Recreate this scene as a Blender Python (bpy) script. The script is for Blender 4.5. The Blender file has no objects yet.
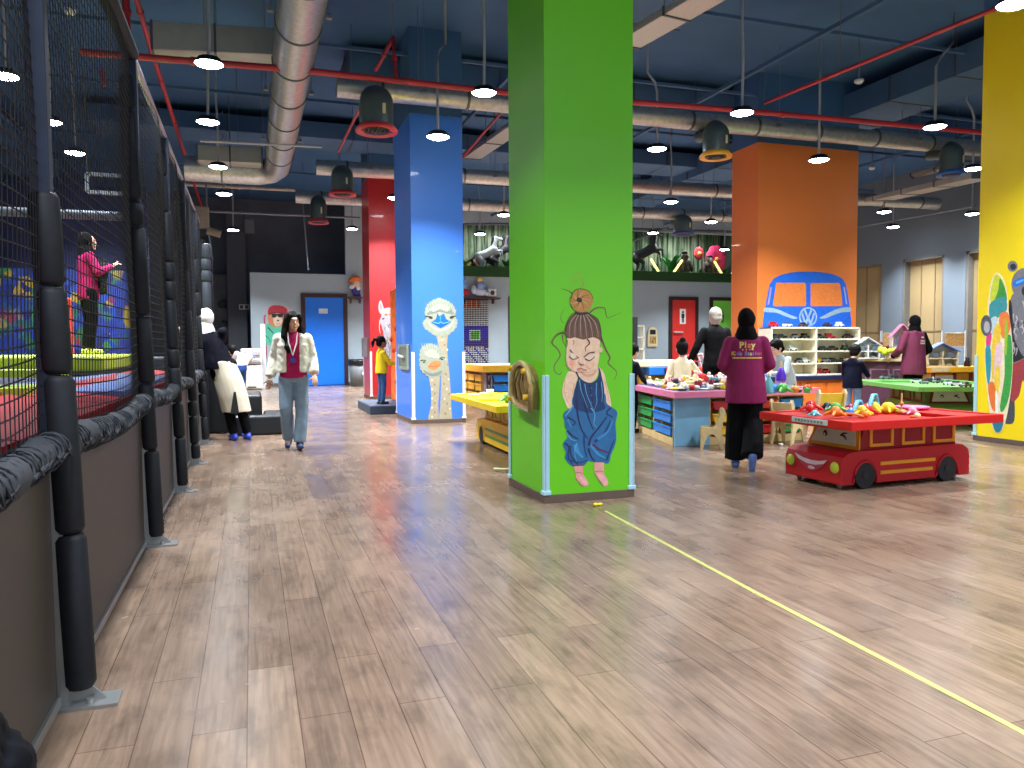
import bpy, math, random
from mathutils import Vector, Matrix, noise
from mathutils.bvhtree import BVHTree
from mathutils.geometry import tessellate_polygon
S = bpy.context.scene; COL = S.collection
random.seed(7)
PI = math.pi
# ---------------------------------------------------------------- camera
F = 770.0; EYE = 1.25
_y, _p, _r = math.radians(18.66), math.atan(38/770), .006
_f = Vector((math.sin(_y)*math.cos(_p), math.cos(_y)*math.cos(_p), -math.sin(_p)))
_r0 = Vector((math.cos(_y), -math.sin(_y), 0)); _u0 = _r0.cross(_f)
CR = _r0*math.cos(_r) - _u0*math.sin(_r); CU = _u0*math.cos(_r) + _r0*math.sin(_r)
cd = bpy.data.cameras.new('camera'); cam = bpy.data.objects.new('camera', cd); COL.objects.link(cam)
cd.lens = F/1024*36; cd.sensor_width = 36; cd.clip_start = .05; cd.clip_end = 200
cam.matrix_world = Matrix(((CR.x, CU.x, -_f.x, 0), (CR.y, CU.y, -_f.y, 0), (CR.z, CU.z, -_f.z, EYE), (0, 0, 0, 1)))
S.camera = cam
# ---------------------------------------------------------------- world and exposure
w = bpy.data.worlds.new('world'); S.world = w; w.use_nodes = True
w.node_tree.nodes['Background'].inputs[0].default_value = (.78, .88, 1, 1)
w.node_tree.nodes['Background'].inputs[1].default_value = 1.0
S.view_settings.view_transform = 'Standard'; S.view_settings.look = 'None'
S.view_settings.gamma = 1; S.view_settings.use_curve_mapping = False
S.view_settings.exposure = 0.1
LAMP = 50.0            # strength of each pendant's diffuser
WATT = 118.0; SPREAD = math.radians(118)
# ---------------------------------------------------------------- where a pixel of the photograph lies on a plane of the room
def ray(px, py): return _f + CR*(px-512)/F - CU*(py-384)/F
def atz(px, py, z=0): d = ray(px, py); t = (z-EYE)/d.z; return Vector((d.x*t, d.y*t, z))
def aty(px, py, Y): d = ray(px, py); t = Y/d.y; return Vector((d.x*t, Y, EYE+d.z*t))
def atx(px, py, X): d = ray(px, py); t = X/d.x; return Vector((X, d.y*t, EYE+d.z*t))
def atd(px, py, D): d = ray(px, py); return Vector((d.x*D, d.y*D, EYE+d.z*D))
# ---------------------------------------------------------------- materials
def lin(c): return tuple((v/255/12.92 if v/255 <= .04045 else ((v/255+.055)/1.055)**2.4) for v in c[:3])
_mats = {}
def M(col, rough=.5, metal=0, var=.07, scale=9, bump=0, emit=0, coat=0, spec=.5, alpha=1, trans=0):
    key = (tuple(col), rough, metal, var, scale, bump, emit, coat, spec, alpha, trans)
    if key in _mats: return _mats[key]
    m = bpy.data.materials.new('paint_%02x%02x%02x' % tuple(int(c) for c in col)); m.use_nodes = True
    nt = m.node_tree; b = nt.nodes['Principled BSDF']
    l = lin(col)
    if var:
        tc = nt.nodes.new('ShaderNodeTexCoord'); n = nt.nodes.new('ShaderNodeTexNoise'); n.inputs['Scale'].default_value = scale
        n.inputs['Detail'].default_value = 3
        nt.links.new(tc.outputs['Object'], n.inputs['Vector'])
        r = nt.nodes.new('ShaderNodeValToRGB')
        r.color_ramp.elements[0].position = .3; r.color_ramp.elements[1].position = .7
        r.color_ramp.elements[0].color = (*[v*(1-var) for v in l], 1); r.color_ramp.elements[1].color = (*[min(1, v*(1+var)) for v in l], 1)
        nt.links.new(n.outputs['Fac'], r.inputs[0]); nt.links.new(r.outputs[0], b.inputs['Base Color'])
        if bump:
            bp = nt.nodes.new('ShaderNodeBump'); bp.inputs['Strength'].default_value = bump; bp.inputs['Distance'].default_value = .01
            nt.links.new(n.outputs['Fac'], bp.inputs['Height']); nt.links.new(bp.outputs[0], b.inputs['Normal'])
    else: b.inputs['Base Color'].default_value = (*l, 1)
    b.inputs['Roughness'].default_value = rough; b.inputs['Metallic'].default_value = metal
    b.inputs['Coat Weight'].default_value = coat; b.inputs['Specular IOR Level'].default_value = spec
    b.inputs['Transmission Weight'].default_value = trans
    if emit:
        b.inputs['Emission Color'].default_value = (*l, 1); b.inputs['Emission Strength'].default_value = emit
    _mats[key] = m; return m
def nodes_mat(name, build):
    m = bpy.data.materials.new(name); m.use_nodes = True; nt = m.node_tree
    build(nt, nt.nodes['Principled BSDF'], nt.nodes.new, nt.links.new); return m
# ---------------------------------------------------------------- objects
def tag(o, label=None, cat=None, group=None, kind=None):
    if label: o['label'] = label
    if cat: o['category'] = cat
    if group: o['group'] = group
    if kind: o['kind'] = kind
    return o
def thing(name, label, cat, loc=(0, 0, 0), rotz=0, group=None, kind=None, scale=1):
    o = bpy.data.objects.new(name, None); COL.objects.link(o); o.empty_display_size = .1
    o.location = loc; o.rotation_euler = (0, 0, rotz); o.scale = (scale,)*3
    return tag(o, label, cat, group, kind)
def wm(o):
    m = o.matrix_basis.copy()
    while o.parent: o = o.parent; m = o.matrix_basis @ m
    return m
def dup(root, loc, rotz=0, label=None, group=None, scale=None):
    r = root.copy(); COL.objects.link(r); r.location = loc; r.rotation_euler = (0, 0, rotz)
    if scale: r.scale = (scale,)*3
    if label: r['label'] = label
    if group: r['group'] = group
    for ch in list(root.children):
        c = ch.copy(); COL.objects.link(c); c.parent = r
        for g in ch.children:
            d = g.copy(); COL.objects.link(d); d.parent = c
    return r
def frame(p0, p1):
    z = (Vector(p1)-Vector(p0)); z = z.normalized() if z.length > 1e-9 else Vector((0, 0, 1))
    x = z.cross(Vector((0, 0, 1)) if abs(z.z) < .95 else Vector((1, 0, 0))).normalized(); return x, z.cross(x)
def smooth_poly(pts, k=4, closed=True):
    out = []; n = len(pts)
    for i in range(n if closed else n-1):
        p = [Vector(pts[(i+j) % n] if closed else pts[min(max(i+j, 0), n-1)]) for j in (-1, 0, 1, 2)]
        for s in range(k):
            t = s/k
            out.append(.5*((2*p[1])+(p[2]-p[0])*t+(2*p[0]-5*p[1]+4*p[2]-p[3])*t*t+(3*p[1]-p[0]-3*p[2]+p[3])*t**3))
    if not closed: out.append(Vector(pts[-1]))
    return out
class B:
    def __init__(s): s.v = []; s.f = []; s.sm = []; s.mi = []; s.m = 0; s.X = Matrix()
    def add(s, vs, fs, smooth=False):
        o = len(s.v); s.v += [s.X @ Vector(v) for v in vs]
        for f in fs: s.f.append([i+o for i in f]); s.sm.append(smooth); s.mi.append(s.m)
        return s
    def box(s, x0, x1, y0, y1, z0, z1, R=None):
        c = Vector(((x0+x1)/2, (y0+y1)/2, (z0+z1)/2))
        vs = [Vector((x, y, z)) for z in (z0, z1) for y in (y0, y1) for x in (x0, x1)]
        if R is not None: vs = [c + R @ (v-c) for v in vs]
        return s.add(vs, [(0, 2, 3, 1), (4, 5, 7, 6), (0, 1, 5, 4), (2, 6, 7, 3), (0, 4, 6, 2), (1, 3, 7, 5)])
    def cyl(s, p0, p1, r0, r1=None, n=16, cap=True):
        r1 = r0 if r1 is None else r1; p0 = Vector(p0); p1 = Vector(p1); x, y = frame(p0, p1)
        ring = [(math.cos(2*PI*i/n), math.sin(2*PI*i/n)) for i in range(n)]
        vs = [p0+(x*a+y*b)*r0 for a, b in ring]+[p1+(x*a+y*b)*r1 for a, b in ring]
        s.add(vs, [(i, (i+1) % n, n+(i+1) % n, n+i) for i in range(n)], True)
        if cap: s.add(vs[:n], [tuple(reversed(range(n)))]); s.add(vs[n:], [tuple(range(n))])
        return s
    def sph(s, c, r, n=16, m=10, R=None):
        if not hasattr(r, '__len__'): r = (r, r, r)
        c = Vector(c); vs = []
        def P(th, ph):
            v = Vector((math.sin(th)*math.cos(ph)*r[0], math.sin(th)*math.sin(ph)*r[1], math.cos(th)*r[2]))
            return c+(R @ v if R is not None else v)
        vs.append(P(0, 0))
        for j in range(1, m):
            for i in range(n): vs.append(P(PI*j/m, 2*PI*i/n))
        vs.append(P(PI, 0)); fs = []
        for i in range(n):
            k = (i+1) % n; fs.append((0, 1+i, 1+k)); fs.append((len(vs)-1, 1+(m-2)*n+k, 1+(m-2)*n+i))
            for j in range(m-2): fs.append((1+j*n+i, 1+(j+1)*n+i, 1+(j+1)*n+k, 1+j*n+k))
        return s.add(vs, fs, True)
    def tube(s, pts, r, n=8, closed=False, flat=1):
        pts = [Vector(p) for p in pts]; N = len(pts); vs = []
        for i, p in enumerate(pts):
            a = pts[i-1] if (i or closed) else pts[0]; b = pts[(i+1) % N] if (i < N-1 or closed) else pts[-1]
            x, y = frame(a, b); rr = r[i] if hasattr(r, '__len__') else r
            vs += [p+(x*math.cos(2*PI*k/n)+y*math.sin(2*PI*k/n)*flat)*rr for k in range(n)]
        fs = []
        for i in range(N if closed else N-1):
            j = (i+1) % N
            fs += [(i*n+k, i*n+(k+1) % n, j*n+(k+1) % n, j*n+k) for k in range(n)]
        s.add(vs, fs, True)
        if not closed: s.add(vs[:n], [tuple(reversed(range(n)))]); s.add(vs[-n:], [tuple(range(n))])
        return s
    def lathe(s, prof, c=(0, 0, 0), n=24):
        c = Vector(c); vs = [c+Vector((r*math.cos(2*PI*i/n), r*math.sin(2*PI*i/n), z)) for r, z in prof for i in range(n)]
        fs = [(j*n+i, j*n+(i+1) % n, (j+1)*n+(i+1) % n, (j+1)*n+i) for j in range(len(prof)-1) for i in range(n)]
        return s.add(vs, fs, True)
    def prism(s, pts, d):
        """closed outline of 3D points pushed along vector d"""
        pts = [Vector(p) for p in pts]; d = Vector(d); n = len(pts)
        tr = [tuple(t) for t in tessellate_polygon([pts])]
        s.add(pts, [tuple(reversed(t)) for t in tr]); s.add([p+d for p in pts], tr)
        return s.add(pts+[p+d for p in pts], [(i, (i+1) % n, n+(i+1) % n, n+i) for i in range(n)])
    def face(s, pts):
        pts = [Vector(p) for p in pts]; return s.add(pts, [tuple(t) for t in tessellate_polygon([pts])])
    def caps(s, p0, p1, r0, r1=None, n=12):
        r1 = r0 if r1 is None else r1
        return s.sph(p0, r0, n, 8).sph(p1, r1, n, 8).cyl(p0, p1, r0*.995, r1*.995, n)
    def build(s, name, mats, parent=None, bevel=0, world=False, seg=2):
        if not hasattr(mats, '__len__'): mats = [mats]
        me = bpy.data.meshes.new(name); vs = s.v
        if world and parent: inv = wm(parent).inverted(); vs = [inv @ v for v in vs]
        me.from_pydata([tuple(v) for v in vs], [], s.f)
        for m in mats: me.materials.append(m)
        me.polygons.foreach_set('use_smooth', s.sm); me.polygons.foreach_set('material_index', s.mi)
        me.update(); o = bpy.data.objects.new(name, me); COL.objects.link(o)
        if parent: o.parent = parent
        if bevel:
            b = o.modifiers.new('bevel', 'BEVEL'); b.width = bevel; b.segments = seg; b.limit_method = 'ANGLE'; b.angle_limit = .7
        return o
def struct(name, b, m, parent=None, label=None, **k):
    o = b.build(name, m, parent, **k)
    if not parent: tag(o, label, kind='structure')
    return o
TMP = bpy.data.scenes.new('workbench'); TVL = TMP.view_layers[0]
def evaluated(o):
    """mesh of o with its modifiers, worked out away from the main scene"""
    TMP.collection.objects.link(o); TVL.update(); me = bpy.data.meshes.new_from_object(o.evaluated_get(TVL.depsgraph)); bpy.data.objects.remove(o); return me
def blob(name, b, mat, parent, voxel=.01, smooth=3, fold=0, fscale=9, seed=0, stretch=1):
    """grow one continuous skin over overlapping closed shapes"""
    me = bpy.data.meshes.new('t'); me.from_pydata([tuple(v) for v in b.v], [], b.f); t = bpy.data.objects.new('t', me)
    r = t.modifiers.new('r', 'REMESH'); r.mode = 'VOXEL'; r.voxel_size = voxel
    if smooth: q = t.modifiers.new('s', 'SMOOTH'); q.factor = .6; q.iterations = smooth
    m2 = evaluated(t); m2.name = name
    if fold:
        cs = [v.co.copy() for v in m2.vertices]; ns = [v.normal.copy() for v in m2.vertices]; out = []
        for c_, n_ in zip(cs, ns):
            q = Vector((c_.x*fscale, c_.y*fscale, c_.z*fscale*stretch+seed*7.3)); out.extend(c_+n_*fold*(noise.noise(q)+.4*noise.noise(q*2.3)))
        m2.vertices.foreach_set('co', out)
    m2.materials.clear(); m2.materials.append(mat)
    m2.polygons.foreach_set('use_smooth', [True]*len(m2.polygons)); m2.update()
    o = bpy.data.objects.new(name, m2); COL.objects.link(o); o.parent = parent
    return o
def onto(target, b, d, lift=.003, start=1.0):
    """drape flat lettering b (local coords) on the surface of target along direction d"""
    me = target.data; t = BVHTree.FromPolygons([v.co for v in me.vertices], [p.vertices for p in me.polygons]); d = Vector(d)
    for i, v in enumerate(b.v):
        h = t.ray_cast(v-d*start, d)
        if h[0] is not None: b.v[i] = h[0]-d*lift
def text_b(b, txt, size, O, U, V, center=True, bold=0, maxw=None):
    c = bpy.data.curves.new('t', 'FONT'); c.body = txt; c.size = size; c.offset = bold; c.resolution_u = 3
    if center: c.align_x = 'CENTER'; c.align_y = 'CENTER'
    me = evaluated(bpy.data.objects.new('t', c))
    O, U, V = Vector(O), Vector(U), Vector(V)
    b.add([O+U*v.co.x+V*v.co.y for v in me.vertices], [tuple(p.vertices) for p in me.polygons]); bpy.data.meshes.remove(me); return b
class Paint:
    """a painted picture on a flat face; outlines are given where they lie on that face"""
    def __init__(s, at, nrm): s.at = at; s.n = Vector(nrm); s.b = B(); s.m = []; s.k = 0
    def col(s, c, rough=.55):
        m = M(c, rough, var=.1, scale=25)
        if m not in s.m: s.m.append(m)
        s.b.m = s.m.index(m); s.k += 1; return s.n*(.0012+.00012*s.k)
    def poly(s, c, pts, k=4, close=True):
        o = s.col(c); q = [Vector((x, y)) for x, y in pts]
        q = smooth_poly(q, k) if k > 1 else q
        s.b.face([s.at(p.x, p.y)+o for p in q]); return s
    def line(s, c, pts, w0, w1=None, k=5):
        o = s.col(c); w1 = w0 if w1 is None else w1
        q = smooth_poly([Vector(p) for p in pts], k, False) if k > 1 else [Vector(p) for p in pts]; n = len(q); L = []; R = []
        for i, p in enumerate(q):
            d = (q[min(i+1, n-1)]-q[max(i-1, 0)]).normalized(); nn = Vector((-d.y, d.x)); w = (w0+(w1-w0)*i/(n-1))/2
            L.append(p+nn*w); R.append(p-nn*w)
        L = [s.at(p.x, p.y)+o for p in L]; R = [s.at(p.x, p.y)+o for p in R]
        s.b.add(L+R, [(i, i+1, n+i+1, n+i) for i in range(n-1)]); return s
    def ell(s, c, x, y, rx, ry, a=0):
        return s.poly(c, [(x+rx*math.cos(t)*math.cos(a)-ry*math.sin(t)*math.sin(a), y+rx*math.cos(t)*math.sin(a)+ry*math.sin(t)*math.cos(a)) for t in [i*PI/10 for i in range(20)]], 1)
    def done(s, parent, name='mural'): return s.b.build(name, s.m, parent, world=True)
# ================================================================ THE ROOM
def floor_nodes(nt, b, N, L):
    tc = N('ShaderNodeTexCoord'); mp = N('ShaderNodeMapping'); mp.inputs['Rotation'].default_value = (0, 0, PI/2); mp.inputs['Location'].default_value = (.07, .04, 0)
    L(tc.outputs['Object'], mp.inputs['Vector'])
    br = N('ShaderNodeTexBrick'); L(mp.outputs[0], br.inputs['Vector'])
    br.offset = .37; br.inputs['Scale'].default_value = 1; br.inputs['Brick Width'].default_value = 1.28; br.inputs['Row Height'].default_value = .168
    br.inputs['Mortar Size'].default_value = .0022; br.inputs['Mortar Smooth'].default_value = .2; br.inputs['Bias'].default_value = 0
    br.inputs['Color1'].default_value = (*lin((135, 113, 96)), 1); br.inputs['Color2'].default_value = (*lin((120, 100, 86)), 1); br.inputs['Mortar'].default_value = (*lin((92, 72, 62)), 1)
    # long grain
    g = N('ShaderNodeMapping'); g.inputs['Scale'].default_value = (30, 1.6, 1); L(tc.outputs['Object'], g.inputs['Vector'])
    n1 = N('ShaderNodeTexNoise'); n1.inputs['Scale'].default_value = 1.6; n1.inputs['Detail'].default_value = 6; n1.inputs['Distortion'].default_value = .6; L(g.outputs[0], n1.inputs['Vector'])
    # cathedral rings
    g2 = N('ShaderNodeMapping'); g2.inputs['Scale'].default_value = (9, .8, 1); L(tc.outputs['Object'], g2.inputs['Vector'])
    n2 = N('ShaderNodeTexNoise'); n2.inputs['Scale'].default_value = 1.1; n2.inputs['Detail'].default_value = 1.5; L(g2.outputs[0], n2.inputs['Vector'])
    mu = N('ShaderNodeMath'); mu.operation = 'MULTIPLY'; mu.inputs[1].default_value = 46; L(n2.outputs['Fac'], mu.inputs[0])
    si = N('ShaderNodeMath'); si.operation = 'SINE'; L(mu.outputs[0], si.inputs[0])
    rr = N('ShaderNodeMapRange'); rr.inputs[1].default_value = .2; rr.inputs[2].default_value = 1; rr.inputs[3].default_value = 1; rr.inputs[4].default_value = .9; L(si.outputs[0], rr.inputs[0])
    r1 = N('ShaderNodeMapRange'); r1.inputs[1].default_value = .3; r1.inputs[2].default_value = .7; r1.inputs[3].default_value = .8; r1.inputs[4].default_value = 1.16; L(n1.outputs['Fac'], r1.inputs[0])
    n3 = N('ShaderNodeTexNoise'); n3.inputs['Scale'].default_value = 1.3; n3.inputs['Detail'].default_value = 3; L(tc.outputs['Object'], n3.inputs['Vector'])
    r3 = N('ShaderNodeMapRange'); r3.inputs[1].default_value = .3; r3.inputs[2].default_value = .7; r3.inputs[3].default_value = .84; r3.inputs[4].default_value = 1.14; L(n3.outputs['Fac'], r3.inputs[0])
    # dark smudges and knots drawn out along the boards
    g4 = N('ShaderNodeMapping'); g4.inputs['Scale'].default_value = (5.5, 2.2, 1); L(tc.outputs['Object'], g4.inputs['Vector'])
    n4 = N('ShaderNodeTexNoise'); n4.inputs['Scale'].default_value = 1.5; n4.inputs['Detail'].default_value = 5; n4.inputs['Roughness'].default_value = .6; L(g4.outputs[0], n4.inputs['Vector'])
    r4 = N('ShaderNodeMapRange'); r4.inputs[1].default_value = .3; r4.inputs[2].default_value = .52; r4.inputs[3].default_value = .66; r4.inputs[4].default_value = 1.04; L(n4.outputs['Fac'], r4.inputs[0])
    m0 = N('ShaderNodeMath'); m0.operation = 'MULTIPLY'; L(r3.outputs[0], m0.inputs[0]); L(r4.outputs[0], m0.inputs[1])
    m1 = N('ShaderNodeMath'); m1.operation = 'MULTIPLY'; L(rr.outputs[0], m1.inputs[0]); L(r1.outputs[0], m1.inputs[1])
    m2 = N('ShaderNodeMath'); m2.operation = 'MULTIPLY'; L(m1.outputs[0], m2.inputs[0]); L(m0.outputs[0], m2.inputs[1])
    vm = N('ShaderNodeVectorMath'); vm.operation = 'SCALE'; L(br.outputs['Color'], vm.inputs[0]); L(m2.outputs[0], vm.inputs['Scale'])
    L(vm.outputs[0], b.inputs['Base Color'])
    rg = N('ShaderNodeMapRange'); rg.inputs[1].default_value = .3; rg.inputs[2].default_value = .7; rg.inputs[3].default_value = .19; rg.inputs[4].default_value = .3; L(n3.outputs['Fac'], rg.inputs[0]); L(rg.outputs[0], b.inputs['Roughness'])
    bp = N('ShaderNodeBump'); bp.inputs['Strength'].default_value = .06; bp.inputs['Distance'].default_value = .002
    ad = N('ShaderNodeMath'); ad.operation = 'SUBTRACT'; L(r1.outputs[0], ad.inputs[0]); L(br.outputs['Fac'], ad.inputs[1]); L(ad.outputs[0], bp.inputs['Height'])
    # every board lies at its own very slight tilt, so reflections break at the seams
    b2 = N('ShaderNodeTexBrick'); L(mp.outputs[0], b2.inputs['Vector']); b2.offset = .37
    for k, v_ in (('Scale', 1), ('Brick Width', 1.28), ('Row Height', .168), ('Mortar Size', 0), ('Bias', 0)): b2.inputs[k].default_value = v_
    b2.inputs['Color1'].default_value = (0, 0, 0, 1); b2.inputs['Color2'].default_value = (1, 1, 1, 1); b2.inputs['Mortar'].default_value = (.5, .5, .5, 1)
    w1 = N('ShaderNodeVectorMath'); w1.operation = 'MULTIPLY_ADD'; L(b2.outputs['Color'], w1.inputs[0]); w1.inputs[1].default_value = (.05, .022, 0); w1.inputs[2].default_value = (-.025, -.011, 0)
    w2 = N('ShaderNodeVectorMath'); w2.operation = 'ADD'; L(w1.outputs[0], w2.inputs[0]); L(bp.outputs[0], w2.inputs[1])
    w3 = N('ShaderNodeVectorMath'); w3.operation = 'NORMALIZE'; L(w2.outputs[0], w3.inputs[0]); L(w3.outputs[0], b.inputs['Normal'])
FLOOR = nodes_mat('laminate', floor_nodes)
GREY = M((160, 178, 190), .7, var=.04, scale=1.5)
DARK = M((84, 94, 108), .7, var=.15, scale=1.2)
CEIL = M((52, 92, 138), .8, var=.12, scale=.8)
CEIL2 = M((60, 94, 134), .75, var=.12, scale=.8)
BLACKW = M((30, 34, 42), .7, var=.1, scale=2)
ZC = 6.3; YB = 25.8; XR = 18.5
struct('floor', B().box(-9.2, XR+.2, -6, 28.2, -.1, 0), FLOOR, label='brown wood-look plank floor')
struct('ceiling', B().box(-9.2, XR+.2, -6, 28.2, ZC, ZC+.2), CEIL, label='dark navy ceiling slab')
struct('wall_left', B().box(-9.2, -9, -6, 28, 0, ZC), M((28, 42, 84), .7), label='dark blue wall beyond the trampolines')
struct('wall_back', B().box(-9, 6.9, 28, 28.2, 0, ZC), DARK, label='dark charcoal wall behind the low grey partition')
struct('wall_centre', B().box(2.98, XR, YB, YB+.2, 0, 3.68).box(2.98, 6.9, YB, YB+.2, 3.68, ZC).box(6.9, XR, YB, YB+.2, 5.5, ZC), GREY, label='grey wall with coloured doors under the jungle balcony')
struct('wall_partition', B().box(0, 2.98, YB, YB+.15, 0, 3.62), GREY, label='low grey partition wall with the blue door')
struct('wall_balcony', B().box(6.7, XR, 27.7, 27.9, 3.68, ZC).box(6.8, 6.9, YB+.2, 27.7, 3.68, ZC).box(XR, XR+.1, YB+.2, 27.7, 3.68, ZC), M((70, 90, 82), .8), label='wall behind the jungle balcony')
struct('floor_balcony', B().box(6.9, XR, YB+.2, 27.7, 3.6, 3.7), M((50, 60, 50), .9), label='balcony floor')
# right wall with tall papered shopfront openings
wins = [(19.0, 21.5), (16.75, 18.2), (14.0, 16.05)]
b = B(); ztop = 3.75; edges = sorted([v for a in wins for v in a]); ys = [-6]+edges+[YB]
for i in range(0, len(ys), 2): b.box(XR, XR+.35, ys[i], ys[i+1], 0, ztop)
b.box(XR, XR+.35, -6, YB, ztop, ZC)
struct('wall_right', b, M((94, 106, 118), .7, var=.04, scale=1.5), label='grey wall with tall papered shop openings')
TAN = M((140, 122, 86), .8, var=.08, scale=1.2)
for i, (a, c) in enumerate(wins):
    b = B().box(XR+.22, XR+.3, a, c, 0, ztop)
    o = struct('window_%d' % (i+1), b, TAN, label='tall opening covered with tan board')
    fr = B().box(XR+.02, XR+.22, a, a+.07, 0, ztop).box(XR+.02, XR+.22, c-.07, c, 0, ztop).box(XR+.02, XR+.22, a, c, ztop-.07, ztop)
    fr.build('window_frame', M((98, 96, 92), .6), o)
    sm = B()
    for k in range(1, 3): y = a+(c-a)*k/3; sm.box(XR+.2, XR+.22, y-.012, y+.012, 0, ztop-.07)
    sm.box(XR+.2, XR+.22, a+.07, c-.07, 1.6, 1.63); sm.build('panel_joint', M((118, 100, 70), .8), o)
struct('baseboard_centre', B().box(2.98, XR, YB-.02, YB, 0, .1).box(0, 2.98, YB-.02, YB, 0, .1), M((96, 84, 78), .6), label='brown skirting along the back wall')
# ---- doors
def door(n, x0, x1, ztop, col, label, sign=None, handle=None):
    fw = .13
    o = struct('door_%d' % n, B().box(x0, x1, YB-.05, YB-.01, .02, ztop), M(col, .45, var=.03), label=label, bevel=.004)
    B().box(x0-fw, x0, YB-.08, YB-.005, 0, ztop+fw).box(x1, x1+fw, YB-.08, YB-.005, 0, ztop+fw).box(x0, x1, YB-.08, YB-.005, ztop, ztop+fw).build('door_frame', M((50, 26, 26), .5), o, bevel=.006)
    if handle:
        hx, hz = handle; b = B().cyl((hx, YB-.05, hz), (hx, YB-.14, hz), .025).box(hx-.02, hx+.34 if hx < (x0+x1)/2 else hx+.02, YB-.16, YB-.13, hz-.03, hz+.03)
        if hx > (x0+x1)/2: b.box(hx-.25, hx, YB-.16, YB-.13, hz-.03, hz+.03)
        b.build('door_handle', M((225, 228, 232), .3, .6), o, bevel=.005)
    return o
c = lambda px: aty(px, 330, YB).x
d1 = door(1, c(305.5), c(343.5), 2.86, (0, 118, 240), 'bright blue door with a white name plate')
B().box(c(319), c(328), YB-.062, YB-.05, 2.34, 2.5).build('door_sign', M((205, 225, 245), .5), d1)
c = lambda px: aty(px, 330, YB).x
d2 = door(2, c(512), c(512)+1.1, 2.86, (250, 208, 30), 'yellow door beside the green pillar', handle=(c(512)+.95, 1.4))
d3 = door(3, c(671.5), c(694.5), 2.95, (214, 50, 44), 'red door with a toilet sign', handle=(c(671.5)+.08, 1.74))
d4 = door(4, c(712), c(712)+1.15, 2.95, (124, 222, 78), 'lime green door with a toilet sign')
for d, px, bg in ((d3, 682, (240, 240, 240)), (d4, 721.5, (130, 225, 85))):
    x = c(px); B().box(x-.13, x+.13, YB-.058, YB-.05, 2.05, 2.62).build('door_sign', M(bg, .5), d)
    B().sph((x, YB-.062, 2.5), (.045, .008, .045)).box(x-.06, x+.06, YB-.066, YB-.058, 2.28, 2.44).box(x-.045, x-.01, YB-.066, YB-.058, 2.1, 2.28).box(x+.01, x+.045, YB-.066, YB-.058, 2.1, 2.28).build('toilet_figure', M((30, 30, 34), .5), d)
# ---------------------------------------------------------------- pillars
def pillar(name, x0, x1, y0, y1, col, label, zt=4.95):
    b = B().box(x0, x1, y0, y1, 0, zt); b.m = 1; b.box(x0, x1, y0, y1, zt, ZC)
    o = struct(name, b, [M(col, .42, var=.02, scale=1, coat=.15), CEIL], label=label, bevel=.006)
    B().box(x0-.012, x1+.012, y0-.012, y1+.012, 0, .065).build('skirting', M((98, 82, 72), .6), o, bevel=.003)
    return o
def guards(o, xs, col, h=1.28):
    for (x, y, sx, sy) in xs:   # L-shaped padded edge strips
        B().box(min(x, x-sx*.034), max(x, x-sx*.034), min(y+sy*.001, y+sy*.014), max(y+sy*.001, y+sy*.014), .07, h).box(min(x+sx*.001, x+sx*.014), max(x+sx*.001, x+sx*.014), min(y-sy*.034, y+sy*.014), max(y-sy*.034, y+sy*.014), .07, h).build('corner_guard', M(col, .5, var=.03), o, bevel=.007)
        B().box(min(x-sx*.045, x+sx*.024), max(x-sx*.045, x+sx*.024), min(y-sy*.045, y+sy*.024), max(y-sy*.045, y+sy*.024), .065, .1).build('guard_foot', M(col, .5, var=.03), o, bevel=.006)
GX0, GX1, GY0, GY1 = 2.185, 2.955, 5.66, 6.53
green = pillar('pillar', GX0, GX1, GY0, GY1, (104, 205, 10), 'bright green square pillar painted with a girl in dungarees', 5.4)
guards(green, [(GX0, GY0, -1, -1), (GX1, GY0, 1, -1), (GX0, GY1, -1, 1)], (172, 214, 230), 1.02)
BX0, BX1, BY0, BY1 = 2.45, 3.31, 12.25, 13.7
blue = pillar('pillar', BX0, BX1, BY0, BY1, (62, 128, 236), 'blue square pillar painted with two ostriches')
guards(blue, [(BX0, BY0, -1, -1), (BX1, BY0, 1, -1), (BX0, BY1, -1, 1)], (236, 232, 244), 1.16)
RX0, RX1, RY0, RY1 = 2.68, 3.6, 18.44, 19.6
red = pillar('pillar', RX0, RX1, RY0, RY1, (184, 36, 40), 'red square pillar painted with a llama', 5.3)
guards(red, [(RX0, RY0, -1, -1), (RX0, RY1, -1, 1)], (236, 226, 226), 1.14)
OX0, OX1, OY0, OY1 = 9.03, 11.35, 12.3, 13.13
orange = pillar('pillar', OX0, OX1, OY0, OY1, (222, 122, 56), 'wide orange pillar painted with a blue camper van', 5.02)
YX0, YX1, YY0, YY1 = 8.82, 9.7, 6.62, 7.47
yellow = pillar('pillar', YX0, YX1, YY0, YY1, (248, 222, 16), 'yellow pillar painted with a koala holding a surfboard', 5.4)
guards(yellow, [(YX0, YY1, -1, 1)], (170, 214, 224), 1.1)
# yellow floor tape
b = B(); pts = [atz(605, 511), atz(760, 595), atz(900, 668), atz(1024, 733)]; q = [Vector((2.2, .2, 0))]
L_ = pts[::-1]; L_ = [L_[0]+(L_[0]-L_[1])*1.2]+L_
for a, c_ in zip(L_, L_[1:]):
    b.add([a+Vector((-.014, 0, .0015)), a+Vector((.014, 0, .0015)), c_+Vector((.014, 0, .0015)), c_+Vector((-.014, 0, .0015))], [(0, 1, 2, 3)])
tag(b.build('floor_tape', M((172, 174, 98), .6, var=.15, scale=30)), 'long pale yellow tape line stuck on the floor from the green pillar', 'floor tape')
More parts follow.
